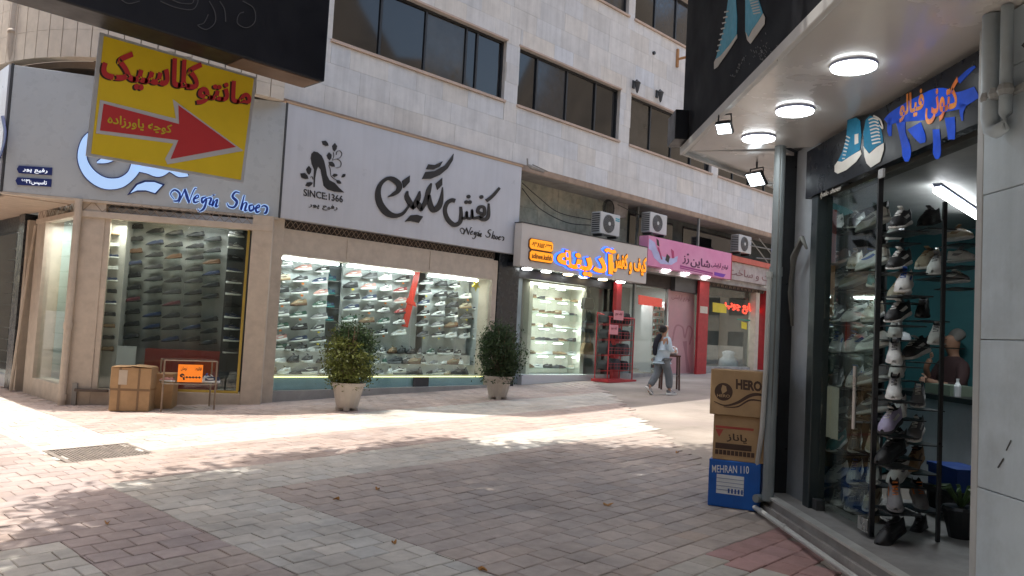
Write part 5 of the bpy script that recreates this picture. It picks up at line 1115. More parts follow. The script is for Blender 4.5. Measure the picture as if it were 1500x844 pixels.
# ================================================================ shop at the right (splayed corner)
def w2r(x, y): q = RF.I @ Vector((x, y, 0)); return q.x, q.y
rs = thing('shopfront', 'dim trainer shop on the splayed corner at right with an open glass door', 'shopfront', RF, (1.2, 0, 0))
pierw = M('pale blue grey pier wall', (.42, .49, .54), .6, var=.08, scale=3, bump=.08, stain=.35, scol=(.2, .2, .2), sscale=2.2, streak=.1)
greyw = M('blue grey painted wall', (.33, .36, .39), .6, var=.08, scale=3, bump=.08, stain=.35, scol=(.16, .16, .16), sscale=2.2)
stepm = M('worn grey step stone', (.27, .26, .25), .6, var=.2, scale=4, stain=.4)
part('step', MB().box(-.36, 7.5, .0, 4.4, -.25, .115), stepm, rs, bev=.01)
part('step_edge', MB().box(-.36, 7.5, -.02, .06, .116, .135), M('aluminium edge', (.5, .5, .48), .45, .3, var=.2), rs)
part('step_riser', MB().box(-.36, 7.5, -.03, -.001, -.25, .05), concrete, rs)
part('wall_panel', MB().box(-.55, .14, .25, .33, .115, 3.2), greyw, rs); part('door_jamb', MB().box(.14, .27, .2, .33, .115, 2.69), M('dark teal frame', (.018, .028, .032), .35), rs, bev=.005)
part('dark_jamb', MB().box(-.47, -.36, .12, .25, .0, 3.2), dark, rs)
part('head', MB().box(-.4, 2.75, .30, .4, 2.68, 3.2), M('dark olive panel', (.06, .065, .06), .5), rs)
door = part('glass_door', MB().box(.30, 1.2, .265, .277, .17, 2.66), clear2, rs)
hd = MB(); hs0 = 1.05
hd.tube([(hs0, .20, .85), (hs0, .20, 1.30)], .014, 8).tube([(hs0, .2, .9), (hs0, .264, .9)], .008, 6).tube([(hs0, .2, 1.25), (hs0, .264, 1.25)], .008, 6); part('door_handle', hd, steel, door)
part('patch_fitting', MB().box(1.05, 1.2, .25, .29, .15, .24), steel, door); part('door_edge', MB().box(1.201, 1.222, .255, .29, .13, 2.66), dark, door)
part('floor_plate', MB().box(.25, .36, .23, .3, .117, .2), darkgrey, door)
# pier of grey stone panels with pipes
pier = thing('stone_pier', 'blue grey panelled wall pier with two painted pipes at the right edge', 'wall', RF, (2.6, 0, 0))
part('pier_core', MB().box(2.70, 8, .14, .6, .0, 3.15), pierw, pier)
pz = [0.0, .75, 1.5, 2.25, 2.86, 3.15]
for i in range(5):
    for j in range(4): part('wall_panel', MB().box(2.70 + j * .9 + .002, 2.70 + (j + 1) * .9 - .002, .10 + random.uniform(-.002, .002), .139, pz[i] + .002, pz[i + 1] - .002), pierw, pier, bev=.004)
part('corner_bead', MB().box(2.64, 2.698, .10, .6, .0, 3.15), M('pale corner bead', (.38, .39, .39), .6, var=.1, stain=.3), pier, bev=.006)
b_ = MB()
PDD = .13
def RP(px, py, d): s_, z_ = RF.at(px, py, d); return (s_, d, z_)
a = RP(1452, 35, .04)[0]; zb_ = RP(1452, 195, .04)[2]; c = RP(1474, 35, .04)[0]
b_.tube([(a, .045, 3.15), (a, .045, zb_ + .08), (a + .01, .045, zb_ + .02), (a + .05, .045, zb_ - .0), (c - .02, .045, zb_ + .01), (c, .045, zb_ + .07), (c, .045, 3.15)], [.045, .045, .04, .036, .034, .03, .028], 10)
part('pipe', b_, pierw, pier, smooth=True)
b_ = MB(); 
for k in range(3): b_.lathe([(.03, 0), (.04, .02), (.03, .05)], (a + k * .07, .03, zb_ + .16), 8)
b_.box(a - .05, c + .12, .07, .099, zb_ + .17, zb_ + .2); part('pipe_clamp', b_, M('grey clamp', (.25, .26, .26), .7), pier)
part('crack', MB().tube([(c + .05, .096, 2.93), (c + .12, .096, 2.96), (c + .2, .096, 2.92), (c + .5, .096, 2.95)], .012, 4), dark, pier)
part('scuff', MB().tube([RP(1462, 685, .097), RP(1470, 672, .097)], .004, 4).tube([RP(1474, 660, .097), RP(1481, 645, .097)], .003, 4), darkgrey, pier)
# sign over the door
rsg = thing('shop_sign', 'black sign above the open door with blue canvas shoes and orange graffiti lettering', 'shop sign', RF, (.05, .2, 2.68))
part('board', MB().box(.05, 2.638, .18, .25, 2.69, 3.10), M('glossy black sign', (.006, .007, .011), .3, var=.1, spec=.08), rsg)
DSG = .179
spray = M('spray blue', (.006, .06, .5), .6, spec=.1, var=.3, scale=6); b_ = MB()
Kr = dict(sc=260 / 1045, ox=1180, oy=90)
for P in ([(480, 360, 50), (520, 330, 70), (600, 300, 110), (700, 270, 150), (800, 230, 150), (900, 230, 100), (1010, 180, 70)], [(560, 340, 60), (570, 420, 40), (592, 500, 50), (596, 555, 48), (597, 590, 20)], [(640, 380, 90), (680, 450, 60), (690, 480, 30)], [(770, 400, 40), (775, 480, 44), (775, 540, 46), (776, 575, 20)], [(850, 330, 60), (858, 400, 50), (860, 460, 40)], [(500, 330, 20), (495, 400, 26), (500, 440, 14)], [(930, 250, 40), (920, 300, 22), (925, 350, 10)], [(900, 120, 30), (960, 60, 26), (1000, 30, 12)]): stroke(b_, P, RF, DSG, .002, **Kr)
part('spray_print', b_, spray, rsg)
org = M('graffiti orange', (.5, .07, .02), .4, var=.25, scale=12, tint=(.6, .25, .03), spec=.1)
lettering('graffiti', 'کتونی', RF.at(1356, 130, DSG), RF.at(1404, 112, DSG), RF.at(1356, 184, DSG), DSG - .002, org, rsg, bold=.03, thick=.001)
lettering('graffiti', 'فیالو', RF.at(1318, 142, DSG), RF.at(1354, 128, DSG), RF.at(1318, 180, DSG), DSG - .002, org, rsg, bold=.03, thick=.001)
creamp = M('cream print', (.5, .47, .42), .4, var=.1); bluep = M('canvas blue print', (.015, .17, .30), .6, spec=.1, var=.15, scale=15)
def canvas_shoe(fr, d, parent, K, left):
    q = MB(); r = MB(); l = MB(); e2 = MB()
    if left:
        shape(q, [(248, 345), (300, 330), (322, 350), (330, 430), (322, 520), (260, 560), (215, 590), (190, 590), (215, 540), (240, 460)], fr, d, .002, **K)
        shape(r, [(190, 588), (215, 592), (262, 560), (325, 522), (330, 545), (300, 590), (240, 640), (190, 662), (172, 650), (172, 615)], fr, d - .003, .002, **K)
        for k in range(7): stroke(l, [(240 - k * 4, 440 + k * 22, 7), (262 - k * 5, 452 + k * 20, 7)], fr, d - .003, .002, **K)
        shape(r, [(290, 430), (312, 425), (312, 480), (290, 490)], fr, d - .003, .002, **K)
    else:
        shape(q, [(355, 345), (380, 320), (430, 340), (455, 440), (458, 480), (420, 500), (375, 540), (345, 500), (342, 420)], fr, d, .002, **K)
        shape(r, [(342, 500), (375, 545), (420, 505), (462, 480), (462, 520), (440, 590), (385, 625), (360, 600), (348, 560)], fr, d - .003, .002, **K)
        for k in range(8): stroke(l, [(372 + k * 3, 345 + k * 20, 8), (400 + k * 5, 335 + k * 20, 8), (428 + k * 2, 345 + k * 19, 8)], fr, d - .003, .002, **K)
        stroke(l, [(400, 320, 9), (440, 345, 9), (455, 395, 8), (435, 375, 6)], fr, d - .003, .002, **K)
    part('shoe_print', q, bluep, parent); part('sole_print', r, creamp, parent); part('lace_print', l, creamp, parent)
canvas_shoe(RF, DSG, rsg, Kr, 1); canvas_shoe(RF, DSG, rsg, Kr, 0)
lettering('lettering', 'fyalo shoes', RF.at(1202, 283, DSG), RF.at(1232, 271, DSG), RF.at(1202, 292, DSG), DSG - .001, creamp, rsg, shear=.3, thick=.002, persian=False)
nt = RP(1286, 262, .15); single('number_plate', MB().box(nt[0], nt[0] + .07, .15, .165, nt[2], nt[2] + .06), M('grey plate', (.3, .3, .3)), RF, 'tiny grey plate at the lower edge of the black sign above the glass door', 'plate')
# canopy: soffit, fascia
cy = thing('canopy', 'black fascia canopy with glossy white soffit over the corner trainer shop', 'canopy', RF, (2, -.4, 3.12))
glossy = M('glossy white soffit panel', (.60, .57, .54), .22, var=.06, scale=.9, coat=.3, stain=.12, scol=(.3, .28, .26))
sx_, zsf = -.42, 3.16
cpts = [(-.30, -.78)] 
P_a = (-.42, -.78); Pin = w2r(6.45, 3.31); 
edges = [-.42, .55, 1.75, 2.95, 4.15, 5.35, 6.55, 7.75]
for i in range(7):
    q = MB(); a, c = edges[i], edges[i + 1]
    if i == 0:
        vs = [(-.42, -.78), (c - .002, -.78), (c - .002, .32), (-.0, .32), (-.1, .0)]
        vs = [(-.42 + .0, -.775), (c - .002, -.775), (c - .002, .32), (.02, .32)]
    else: vs = [(a, -.775), (c - .002, -.775), (c - .002, .32), (a, .32)]
    n = len(vs); q.add([(x, y, zsf) for x, y in vs] + [(x, y, zsf + .03) for x, y in vs], [tuple(range(n))[::-1], tuple(range(n, 2 * n))] + [(i_, (i_ + 1) % n, (i_ + 1) % n + n, i_ + n) for i_ in range(n)]); part('soffit_panel', q, glossy, cy)
# soffit along the alley side (world X direction)
co_ = RF.M @ Vector((-.42, -.775, 0)); ci_ = RF.M @ Vector((.02, .32, 0))
for k in range(6):
    x0 = co_.x + k * 1.4; x1 = x0 + 1.397; y0 = co_.y; yi = min(ci_.y, 3.29)
    vs = [(x0, y0), (x1, y0), (x1, 3.2), (max(x0, ci_.x if k == 0 else x0), 3.2)]
    vs = [w2r(*v) for v in vs]; n = 4; q = MB(); q.add([(x, y, zsf + .001) for x, y in vs] + [(x, y, zsf + .03) for x, y in vs], [tuple(range(n)), tuple(range(n, 2 * n))[::-1]] + [((i_ + 1) % n, i_, i_ + n, (i_ + 1) % n + n) for i_ in range(n)]); part('soffit_panel', q, glossy, cy)
# fascia
fm = M('satin black fascia', (.011, .012, .016), .6, var=.1, spec=.1, tint=(.012, .012, .014), scale=1.)
part('fascia', MB().box(-.42, 7.7, -.80, -.777, 3.2, 5.1), fm, cy)
part('edge_trim', MB().box(-.43, 7.7, -.815, -.775, 3.125, 3.198), M('white edge trim', (.5, .5, .49), .4, var=.1), cy, bev=.006)
f0, f1 = w2r(co_.x, co_.y), w2r(co_.x + 8.4, co_.y); q = MB(); inn = [w2r(co_.x + .03, co_.y - .03), w2r(co_.x + 8.4, co_.y - .03)]
q.add([(f0[0], f0[1], 3.2), (f1[0], f1[1], 3.2), (inn[1][0], inn[1][1], 3.2), (inn[0][0], inn[0][1], 3.2), (f0[0], f0[1], 5.1), (f1[0], f1[1], 5.1), (inn[1][0], inn[1][1], 5.1), (inn[0][0], inn[0][1], 5.1)], [(0, 1, 2, 3), (4, 7, 6, 5), (0, 4, 5, 1), (1, 5, 6, 2), (2, 6, 7, 3), (3, 7, 4, 0)]); part('fascia', q, fm, cy)
q = MB(); f0, f1 = w2r(co_.x - .01, co_.y + .015), w2r(co_.x + 8.4, co_.y + .015); inn = [w2r(co_.x - .01, co_.y - .02), w2r(co_.x + 8.4, co_.y - .02)]
q.add([(f0[0], f0[1], 3.125), (f1[0], f1[1], 3.125), (inn[1][0], inn[1][1], 3.125), (inn[0][0], inn[0][1], 3.125), (f0[0], f0[1], 3.198), (f1[0], f1[1], 3.198), (inn[1][0], inn[1][1], 3.198), (inn[0][0], inn[0][1], 3.198)], [(0, 1, 2, 3), (4, 7, 6, 5), (0, 4, 5, 1), (1, 5, 6, 2), (2, 6, 7, 3), (3, 7, 4, 0)]); part('edge_trim', q, M('white edge trim', 0), cy)
K2 = dict(sc=250 / 917, ox=990, oy=0); DF = -.801
q = MB(); shape(q, [(285, -20), (322, -20), (330, 90), (328, 185), (290, 240), (240, 300), (215, 320), (240, 230), (265, 130)], RF, DF, .003, **K2); shape(q, [(375, -20), (440, -20), (468, 70), (440, 120), (410, 160), (390, 200), (375, 170)], RF, DF, .003, **K2); part('shoe_print', q, M('canvas blue print two', (.03, .30, .45), .4, var=.12, scale=10), cy)
q = MB(); shape(q, [(215, 318), (240, 302), (290, 242), (330, 185), (330, 205), (295, 260), (225, 360), (207, 372), (207, 335)], RF, DF - .004, .003, **K2); shape(q, [(376, 172), (392, 202), (412, 162), (442, 120), (470, 72), (480, 95), (478, 130), (402, 236), (385, 215)], RF, DF - .004, .003, **K2)
for k in range(8): stroke(q, [(285 - k * 7, 60 + k * 30, 7), (262 - k * 6, 66 + k * 30, 7)], RF, DF - .004, .003, **K2)
for k in range(6): stroke(q, [(398 + k * 4, 5 + k * 14, 6), (440 + k * 3, -8 + k * 15, 6)], RF, DF - .004, .003, **K2)
part('sole_print', q, creamp, cy)
q = MB(); rr = random.Random(5)
for k in range(90):
    x, y = rr.gauss(475, 28), rr.gauss(285, 30)
    if k % 3 == 0: t = rr.random(); x, y = 380 - 75 * t + rr.gauss(0, 6), 290 + 120 * t
    stroke(q, [(x, y, 2.5), (x + rr.uniform(-6, 6), y + rr.uniform(3, 10), 2)], RF, DF, .002, k=1, **K2)
part('splash_print', q, M('faint grey print', (.12, .12, .12), var=0), cy)
cn_ = [q_ for q_ in (1255, 1168, 1106)]
for k, (s_, r_) in enumerate(((2.02, .135), (1.05, .135), (.23, .135), (-1.15, .13))):
    d_ = -.30
    if k == 3: s_, d_ = w2r(8.05, 3.68)
    t = thing('ceiling_light', 'round white ceiling light under the canopy, %s' % ('nearest and largest one', 'second from the right edge', 'third one above the door frame', 'partly hidden one beyond the pipe')[k], 'ceiling light', RF, (s_, d_, zsf), group='round lights under the canopy')
    part('diffuser', MB().lathe([(r_ * .86, -.032), (r_ * .97, -.027), (r_ * .985, -.016)], (s_, d_, zsf), 28), disc_em, t, smooth=False); part('rim', MB().lathe([(r_, -.016), (r_ * 1.02, -.0), (r_ * .98, -.0005)], (s_, d_, zsf), 28), M('blue grey rim', (.3, .34, .5), .3), t)
    area('canopy_lamp', RF, s_, d_, zsf - .06, .2, .2, .8, (.9, .97, 1))
# floodlights
def flood(pt, tilt, yaw, lbl, s=.2):
    t = thing('floodlight', lbl, 'floodlight', RF, pt, yaw); T[t.name] = (RF, (0, 0, 0)); R_ = Matrix.Rotation(tilt, 3, 'X')
    part('housing', MB().obox((0, 0, -.1), (s, s * .8, .03), R_), dark, t, own=True); part('lens', MB().obox(R_ @ Vector((0, 0, -.018)) + Vector((0, 0, -.1)), (s * .86, s * .66, .004), R_), M('floodlight lens', (.85, .95, 1), emit=3.5, var=0), t, own=True)
    part('bracket', MB().tube([(-s * .45, 0, -.1), (-s * .4, 0, -.0), (s * .4, 0, 0), (s * .45, 0, -.1)], .008, 5).tube([(0, 0, 0), (0, 0, .06)], .01, 5), dark, t, own=True)
    part('fins', MB().obox((0, 0, -.075), (s * .7, s * .5, .02), R_), darkgrey, t, own=True)
q = RF.I @ (CAM + (RW @ Vector(((1062 - CX) / F_PX, -(172 - CY) / F_PX, -1))) * 1.0); 
def onz(px, py, z):
    r = RW @ Vector(((px - CX) / F_PX, -(py - CY) / F_PX, -1)); p_ = CAM + r * ((z - CAMH) / r.z); return RF.I @ p_
p_ = onz(1062, 168, 3.13); flood((p_.x, p_.y, 3.13), .8, -2.2, 'small tilted floodlight clipped under the canopy edge beside the nearest fascia corner', .12)
p_ = onz(1108, 262, 3.0); flood((p_.x, p_.y, 3.10), .9, -2.6, 'lit white floodlight below the far side of the canopy beside the grey pipe', .19)
st2 = thing('hanging_sign', 'small black projecting sign box with white letters at the fascia corner', 'sign', RF, (-.45, -.9, 3.5)); T[st2.name] = (RF, (-.45, -.9, 3.5))
za_ = RF.at(1010, 150, -.85)[1]; zb_ = RF.at(1010, 196, -.85)[1]
part('box', MB().box(-.50, -.18, -.92, -.802, zb_ + .02, za_), M('black sign box', (.012, .012, .014), .35), st2, bev=.006)
part('box_face', MB().box(-.505, -.5005, -.91, -.815, zb_ + .04, za_ - .02), M('grey sign face', (.2, .21, .22)), st2)
# pipe and conduits at the corner
pl_ = MB(); gp = M('grey plastic pipe', (.22, .25, .26), .5, var=.12, stain=.3)
pl_.tube([(-.05, -.02, .1), (-.04, -.02, 3.16)], .048, 12).tube([(-.045, -.02, 2.02), (-.045, -.02, 2.1)], .056, 12); single('downpipe', pl_, gp, RF, 'grey vertical downpipe at the corner of the trainer shop behind the boxes', 'downpipe')
pl_ = MB(); wp = M('white plastic conduit', (.5, .5, .48), .5, var=.1, stain=.25)
zt_ = 2.0
pl_.tube([(.0, -.09, zt_), (-.01, -.09, 1.2), (-.05, -.09, .7), (-.2, -.09, .2), (-.27, -.09, .03), (-.2, -.1, .02), (.4, -.1, .02), (1.5, -.1, .01), (4.0, -.1, .01)], .022, 8)
pl_.tube([(.0, -.09, zt_), (.0, -.09, zt_ + .05)], .03, 8)
for s_ in (.0, .55): pl_.tube([(s_, -.1, .02), (s_ + .06, -.1, .02)], .027, 8)
single('conduit', pl_, wp, RF, 'thin white conduit bending down the corner pipe and running along the step', 'conduit', smooth=False)
single('cable', MB().tube([(.0, -.03, 3.1), (.01, -.03, 1.6), (-.02, -.03, .3), (-.1, -.04, .1)], .006, 5).tube([(.14, .17, 2.25), (.06, .16, 2.35), (-.1, .15, 2.2), (-.17, .16, 1.9), (-.16, .18, 1.6)], [.01, .025, .03, .028, .012], 6), M('grey brown cable', (.13, .13, .12), .7), RF, 'dark curved cable hanging on the grey panel left of the door', 'cable', smooth=True)
# room
rm = lambda x0, x1, y0, y1, z0, z1, nm, mt: part(nm, MB().prism([(0, 0), (1, 0), (0, 1)], 0, 0), mt, rs) if 0 else None
def wroom(nm, pts, z0, z1, mt):
    v = [w2r(*p) for p in pts]; n = len(v); q = MB(); q.add([(x, y, z0) for x, y in v] + [(x, y, z1) for x, y in v], [tuple(range(n)), tuple(range(n, 2 * n))[::-1]] + [((i + 1) % n, i, i + n, (i + 1) % n + n) for i in range(n)]); return part(nm, q, mt, rs)
teal = M('teal wall', (.012, .09, .10), .6, var=.15); wroom('teal_wall', [(9.8, -2.5), (9.9, -2.5), (9.9, 3.2), (9.8, 3.2)], .1, 2.9, teal); wroom('side_wall', [(7.12, 3.14), (9.9, 3.14), (9.9, 3.24), (7.12, 3.24)], .1, 3.15, teal)
wroom('outer_wall', [(7.0, 3.25), (15, 3.25), (15, 3.32), (6.98, 3.32)], -.1, 3.15, concrete); wroom('rear_wall', [(4.4, -2.6), (9.9, -2.6), (9.9, -2.5), (4.4, -2.5)], .1, 2.9, greyw)
wroom('ceiling', [(6.72, 2.66), (4.85, .79), (4.85, -2.5), (9.9, -2.5), (9.9, 3.2), (7.26, 3.2)], 2.84, 2.9, M('dim ceiling', (.3, .31, .3), .6))
p0_, p1_ = onz(1372, 279, 2.78), onz(1432, 318, 2.78)
t = thing('tube_light', 'slanting white tube light on the ceiling inside the open trainer shop', 'tube light', RF, tuple(p0_)); part('diffuser', MB().tube([tuple(p0_), tuple(p1_)], .03, 8), tube_em, t); part('housing', MB().tube([(p0_.x, p0_.y, p0_.z + .05), (p1_.x, p1_.y, p1_.z + .05)], .035, 4), M('blue grey rim', 0), t)
area('tube_lamp', RF, (p0_.x + p1_.x) / 2, (p0_.y + p1_.y) / 2, 2.72, .8, .1, 6, (.85, .95, 1))
# counter
ct = thing('shop_counter', 'white panelled counter with black top inside the open trainer shop', 'counter', RF, (-1, 1.9, .12)); CD = 1.95
part('top', MB().box(-2.2, .3, CD - .05, CD + .5, .98, 1.03), black, ct); part('panel', MB().box(-2.1, -.98, CD, CD + .03, .13, .979), M('white counter panel', (.45, .48, .52)), ct); part('panel', MB().box(-.93, .2, CD, CD + .03, .13, .979), M('white counter panel', 0), ct); part('post', MB().box(-.978, -.932, CD - .01, CD + .03, .13, .979), dark, ct)
q = RP(1372, 570, 1.95); single('box', MB().box(q[0] - .25, q[0] + .2, 1.97, 2.2, 1.032, 1.13), M('green grey carton', (.16, .2, .15)), RF, 'grey green flat carton lying on the black counter top', 'box')
q = RP(1398, 573, 1.95); single('bottle', MB().lathe([(.03, 0), (.032, .1), (.012, .14), (.014, .17)], (q[0], 1.98, 1.032), 10), white, RF, 'small white bottle on the counter in front of the shopkeeper', 'bottle')
q = RP(1388, 700, 1.3); single('box', MB().box(q[0] - .2, q[0] + .22, 1.25, 1.5, .35, .50).box(q[0] - .21, q[0] + .23, 1.24, 1.51, .501, .53), M('royal blue carton', (.01, .06, .3), .5), RF, 'blue shoe box on a dark stool inside the trainer shop doorway', 'box')
single('stool', MB().box(q[0] - .22, q[0] + .24, 1.22, 1.52, .30, .345).box(q[0] - .2, q[0] - .16, 1.24, 1.5, .117, .30).box(q[0] + .18, q[0] + .22, 1.24, 1.5, .117, .30), dark, RF, 'low dark stool carrying the blue shoe box', 'stool')
q = RP(1408, 745, 1.0); pp_ = thing('potted_plant', 'small spiky plant in a dark pot in the shadow by the pier', 'potted plant', RF, (q[0], 1.0, .12)); part('pot', MB().lathe([(.08, 0), (.13, .2), (.12, .22)], (q[0], 1.0, .117), 14), dark, pp_)
for k in range(9): an = k * .7; part('leaf', MB().tube([(q[0], 1.0, .33), (q[0] + .1 * math.cos(an), 1.0 + .1 * math.sin(an), .47), (q[0] + .2 * math.cos(an), 1.0 + .2 * math.sin(an), .46)], [.012, .016, .002], 4), M('dark leaf', (.05, .1, .03), .5), pp_)
# shopkeeper
q = RP(1398, 500, 2.55); mk = thing('person', 'dim grey haired man in a dark shirt behind the shop counter', 'person', RF, (q[0], 2.55, .12), math.radians(-90)); T[mk.name] = (RF, (0, 0, 0))
hz = q[2] - .12
MJ = [(0, 0, hz - .75), (0, 0, hz - .5), (0, 0, hz - .3), (0, 0, hz - .16), (.02, 0, hz - .1), (.03, 0, hz), (.02, 0, hz + .07), (0, .2, hz - .25), (0, -.2, hz - .25), (.08, .26, hz - .5), (.12, -.26, hz - .5), (.3, .14, hz - .45), (.25, -.1, hz - .3), (.36, .11, hz - .43), (.22, -.06, hz - .2), (0, .1, hz - .85), (0, -.1, hz - .85), (.02, .11, .45), (.02, -.11, .45), (0, .11, .08), (0, -.11, .08), (.14, .11, .04), (.14, -.11, .04)]
ME = [(0, 1), (1, 2), (2, 3), (3, 4), (4, 5), (5, 6), (2, 7), (2, 8), (7, 9), (8, 10), (9, 11), (10, 12), (11, 13), (12, 14), (0, 15), (0, 16), (15, 17), (16, 18), (17, 19), (18, 20), (19, 21), (20, 22)]
MR = [.13, .14, .14, .05, .07, .095, .07, .07, .07, .045, .045, .03, .03, .035, .035, .09, .09, .06, .06, .045, .045, .04, .04]
skin2 = M('skin shaded for dim shop', (.25, .13, .08), .6, var=.08); part('body', skin_mesh('body', MJ, ME, MR, skin2), skin2, mk, own=True)  # skin colour darkened to stand for the dim light indoors
shm = M('dark maroon shirt', (.045, .02, .02), .85); part('shirt', skin_mesh('shirt', [MJ[0], MJ[1], MJ[2], MJ[7], MJ[8], MJ[9], MJ[10], (.2, .19, hz - .47), (.2, -.16, hz - .38), (0, 0, hz - .15)], [(0, 1), (1, 2), (2, 3), (2, 4), (3, 5), (4, 6), (5, 7), (6, 8), (2, 9)], [.16, .165, .16, .085, .085, .06, .06, .045, .045, .07], shm), shm, mk, own=True)
part('trousers', skin_mesh('trousers', [(0, 0, hz - .75), (0, .1, hz - .85), (0, -.1, hz - .85), MJ[17], MJ[18], (0, .11, .12), (0, -.11, .12)], [(0, 1), (0, 2), (1, 3), (2, 4), (3, 5), (4, 6)], [.14, .11, .11, .08, .08, .07, .07], darkgrey), darkgrey, mk, own=True)
part('hair', skin_mesh('hair', [(-.045, 0, hz + .0), (-.02, 0, hz + .06), (.04, 0, hz + .085)], [(0, 1), (1, 2)], [.105, .115, .09], M('grey hair', (.12, .11, .1), .8)), M('grey hair', 0), mk, own=True)
part('nose', MB().tube([(.115, 0, hz + .02), (.14, 0, hz - .02), (.12, 0, hz - .03)], [.01, .015, .01], 6), skin, mk, own=True); part('moustache', MB().box(.105, .125, -.03, .03, hz - .045, hz - .03), M('grey hair', 0), mk, own=True)
part('eye', MB().box(.105, .115, .02, .04, hz + .012, hz + .02).box(.105, .115, -.04, -.02, hz + .012, hz + .02), black, mk, own=True)
part('left_fingers', fingers(.37, .11, hz - .43, 1, -.2, 0, 1), skin, mk, own=True); part('right_fingers', fingers(.22, -.06, hz - .2, .3, .3, .9, -1), skin, mk, own=True)
single('white_cap', MB().lathe([(.09, 0), (.1, .04), (.08, .09), (.03, .11)], (q[0] - .25, 2.1, q[2] - .03), 14), white, RF, 'white cap on a stand left of the shopkeeper', 'cap', smooth=True)
# shoe rack behind the door glass and in the opening
rk2 = thing('shoe_rack', 'black stepped metal shoe rack crowded with trainers inside the doorway', 'shoe rack', RF, (.8, .6, .12))
for s_ in (.0, .62, 1.22): part('post', MB().box(s_ - .011, s_ + .011, .72, .745, .12, 2.5), dark, rk2)
part('back_panel', MB().box(RF.at(1200, 500, 1.)[0] - .3, RF.at(1297, 500, 1.)[0], .98, 1.0, .12, 2.75), M('charcoal panel', (.045, .05, .05), .6), rk2)
SH = []                                             # px, py (sole contact), depth, style, colours, yaw, where
L_ = 'behind the glass door'; O_ = 'in the open doorway rack'
def a_(px, py, d, st, c, yaw, where, sc=1.2, tilt=.25): SH.append((px, py, d, st, c, yaw, where, sc, tilt))
R2 = -math.radians(40)
W_ = ('white', 'white', 'grey'); Gy = ('grey', 'white', 'white'); Bk = ('black', 'white', 'white'); BB = ('black', 'black', 'charcoal'); Bl = ('white', 'white', 'blue'); Nv = ('navy', 'white', 'white'); Te = ('teal', 'white', 'white'); Lv = ('lavender', 'charcoal', 'white'); Cr = ('cream', 'white', 'tan'); Ch = ('charcoal', 'white', 'white'); Tn = ('tan', 'tan', 'brown'); Go = ('grey', 'grey', 'orange')
rows_ = [(333, [(1233, W_), (1268, Gy), (1320, Bk)]), (392, [(1235, W_), (1275, Ch), (1318, Bk)]), (418, [(1230, Bl), (1262, W_)]), (425, [(1325, Bl)]), (468, [(1232, Gy), (1262, Ch), (1316, Bk)]), (512, [(1230, W_), (1262, Bk)]), (527, [(1310, W_)]), (562, [(1228, Te), (1260, BB)]), (578, [(1310, W_)]), (606, [(1232, Cr), (1262, Gy)]), (628, [(1305, Lv)]), (655, [(1232, Cr), (1262, Tn)]), (672, [(1305, BB)]), (700, [(1228, W_), (1262, Ch)]), (740, [(1226, Cr), (1262, Ch)]), (738, [(1310, Go)]), (775, [(1258, Bk)]), (790, [(1305, BB)])]
rows_ = [(y, [(px, c) for px, c in l if px >= 1290] + [(q_, random.choice((W_, W_, Gy, Cr, Te, Ch, Bl))) for q_ in ((1226, 1253, 1279) if any(px < 1290 for px, c in l) else ())]) for y, l in rows_]
names = {}; cl_ = [0, 0]
OPEN_D = .38
for y, l in rows_:
    for side_ in (0, 1): cl_[side_] += any((px >= 1290) == bool(side_) for px, c in l)
    for ip, (px, c) in enumerate(l): a_(px, y, .58 if px < 1290 else OPEN_D, 'runner' if c in (Gy, Te, Bl, Lv, Go, Cr) else 'sneaker', c, R2 + random.uniform(-.3, .3) if px > 1280 or random.random() < .6 else math.pi - R2 * .5, (L_ if px < 1290 else O_) + ', %s row' % ORD[cl_[px >= 1290] - 1] + ((', left one' if px < 1240 else ', middle one' if px < 1270 else ', right one') if px < 1290 else ''))
for k, (px, py, c) in enumerate(((1312, 350, W_), (1318, 436, Cr), (1312, 490, W_), (1315, 548, W_), (1318, 604, W_), (1312, 660, Gy), (1318, 700, W_))):
    a_(px, py, .62, 'runner' if k % 2 else 'sneaker', c, R2 + random.uniform(-.2, .2), 'tucked behind the front column of the doorway rack, %s from top' % (ORD[k].replace('top', 'first')))
for k, (px, py, c) in enumerate(((1362, 330, BB), (1360, 392, Cr), (1352, 462, BB), (1342, 522, Ch), (1345, 590, Gy), (1342, 640, Gy), (1340, 682, Tn), (1345, 735, Go), (1345, 785, BB), (1372, 400, W_), (1372, 500, W_))):
    a_(px, py, .8, 'runner' if k % 2 else 'sneaker', c, R2 + random.uniform(-.4, .4), 'deeper in the doorway rack, %s from top' % (ORD[k].replace('top', 'first')))
for k, (px, py, c, y) in enumerate(((1405, 352, Cr, 0.1), (1408, 384, W_, .1), (1400, 415, Gy, .1), (1372, 385, Gy, 2.8))): a_(px, py, 1.2, 'sneaker', c, y, 'hung before the teal wall, %s from top' % ORD[k].replace('top', 'first'), 1.0, 0)
for (px, py, d, st, c, yaw, where, sc, tilt) in SH:
    s_, z_ = RF.at(px, py, d); shoe(RF, s_, d, z_, yaw, st, c, where, 'trainers in the corner trainer shop', tilt=tilt, sc=sc, near_=True)
    part('shelf', MB().box(s_ - .15, s_ + .15, d - .09, d + .12, z_ - .05, z_ - .042), dark, rk2)
single('red_box_column', MB().box(*(RP(1206, 300, .45)[0], RP(1218, 300, .45)[0]), .45, .5, RP(1210, 385, .45)[2], RP(1210, 310, .45)[2]).box(*(RP(1206, 300, .45)[0], RP(1218, 300, .45)[0]), .45, .5, RP(1210, 470, .45)[2], RP(1210, 390, .45)[2], 1), [M('faded red card', (.45, .1, .08)), M('faded orange card', (.5, .25, .1))], RF, 'faded red and orange card strip behind the left edge of the glass door', 'card')
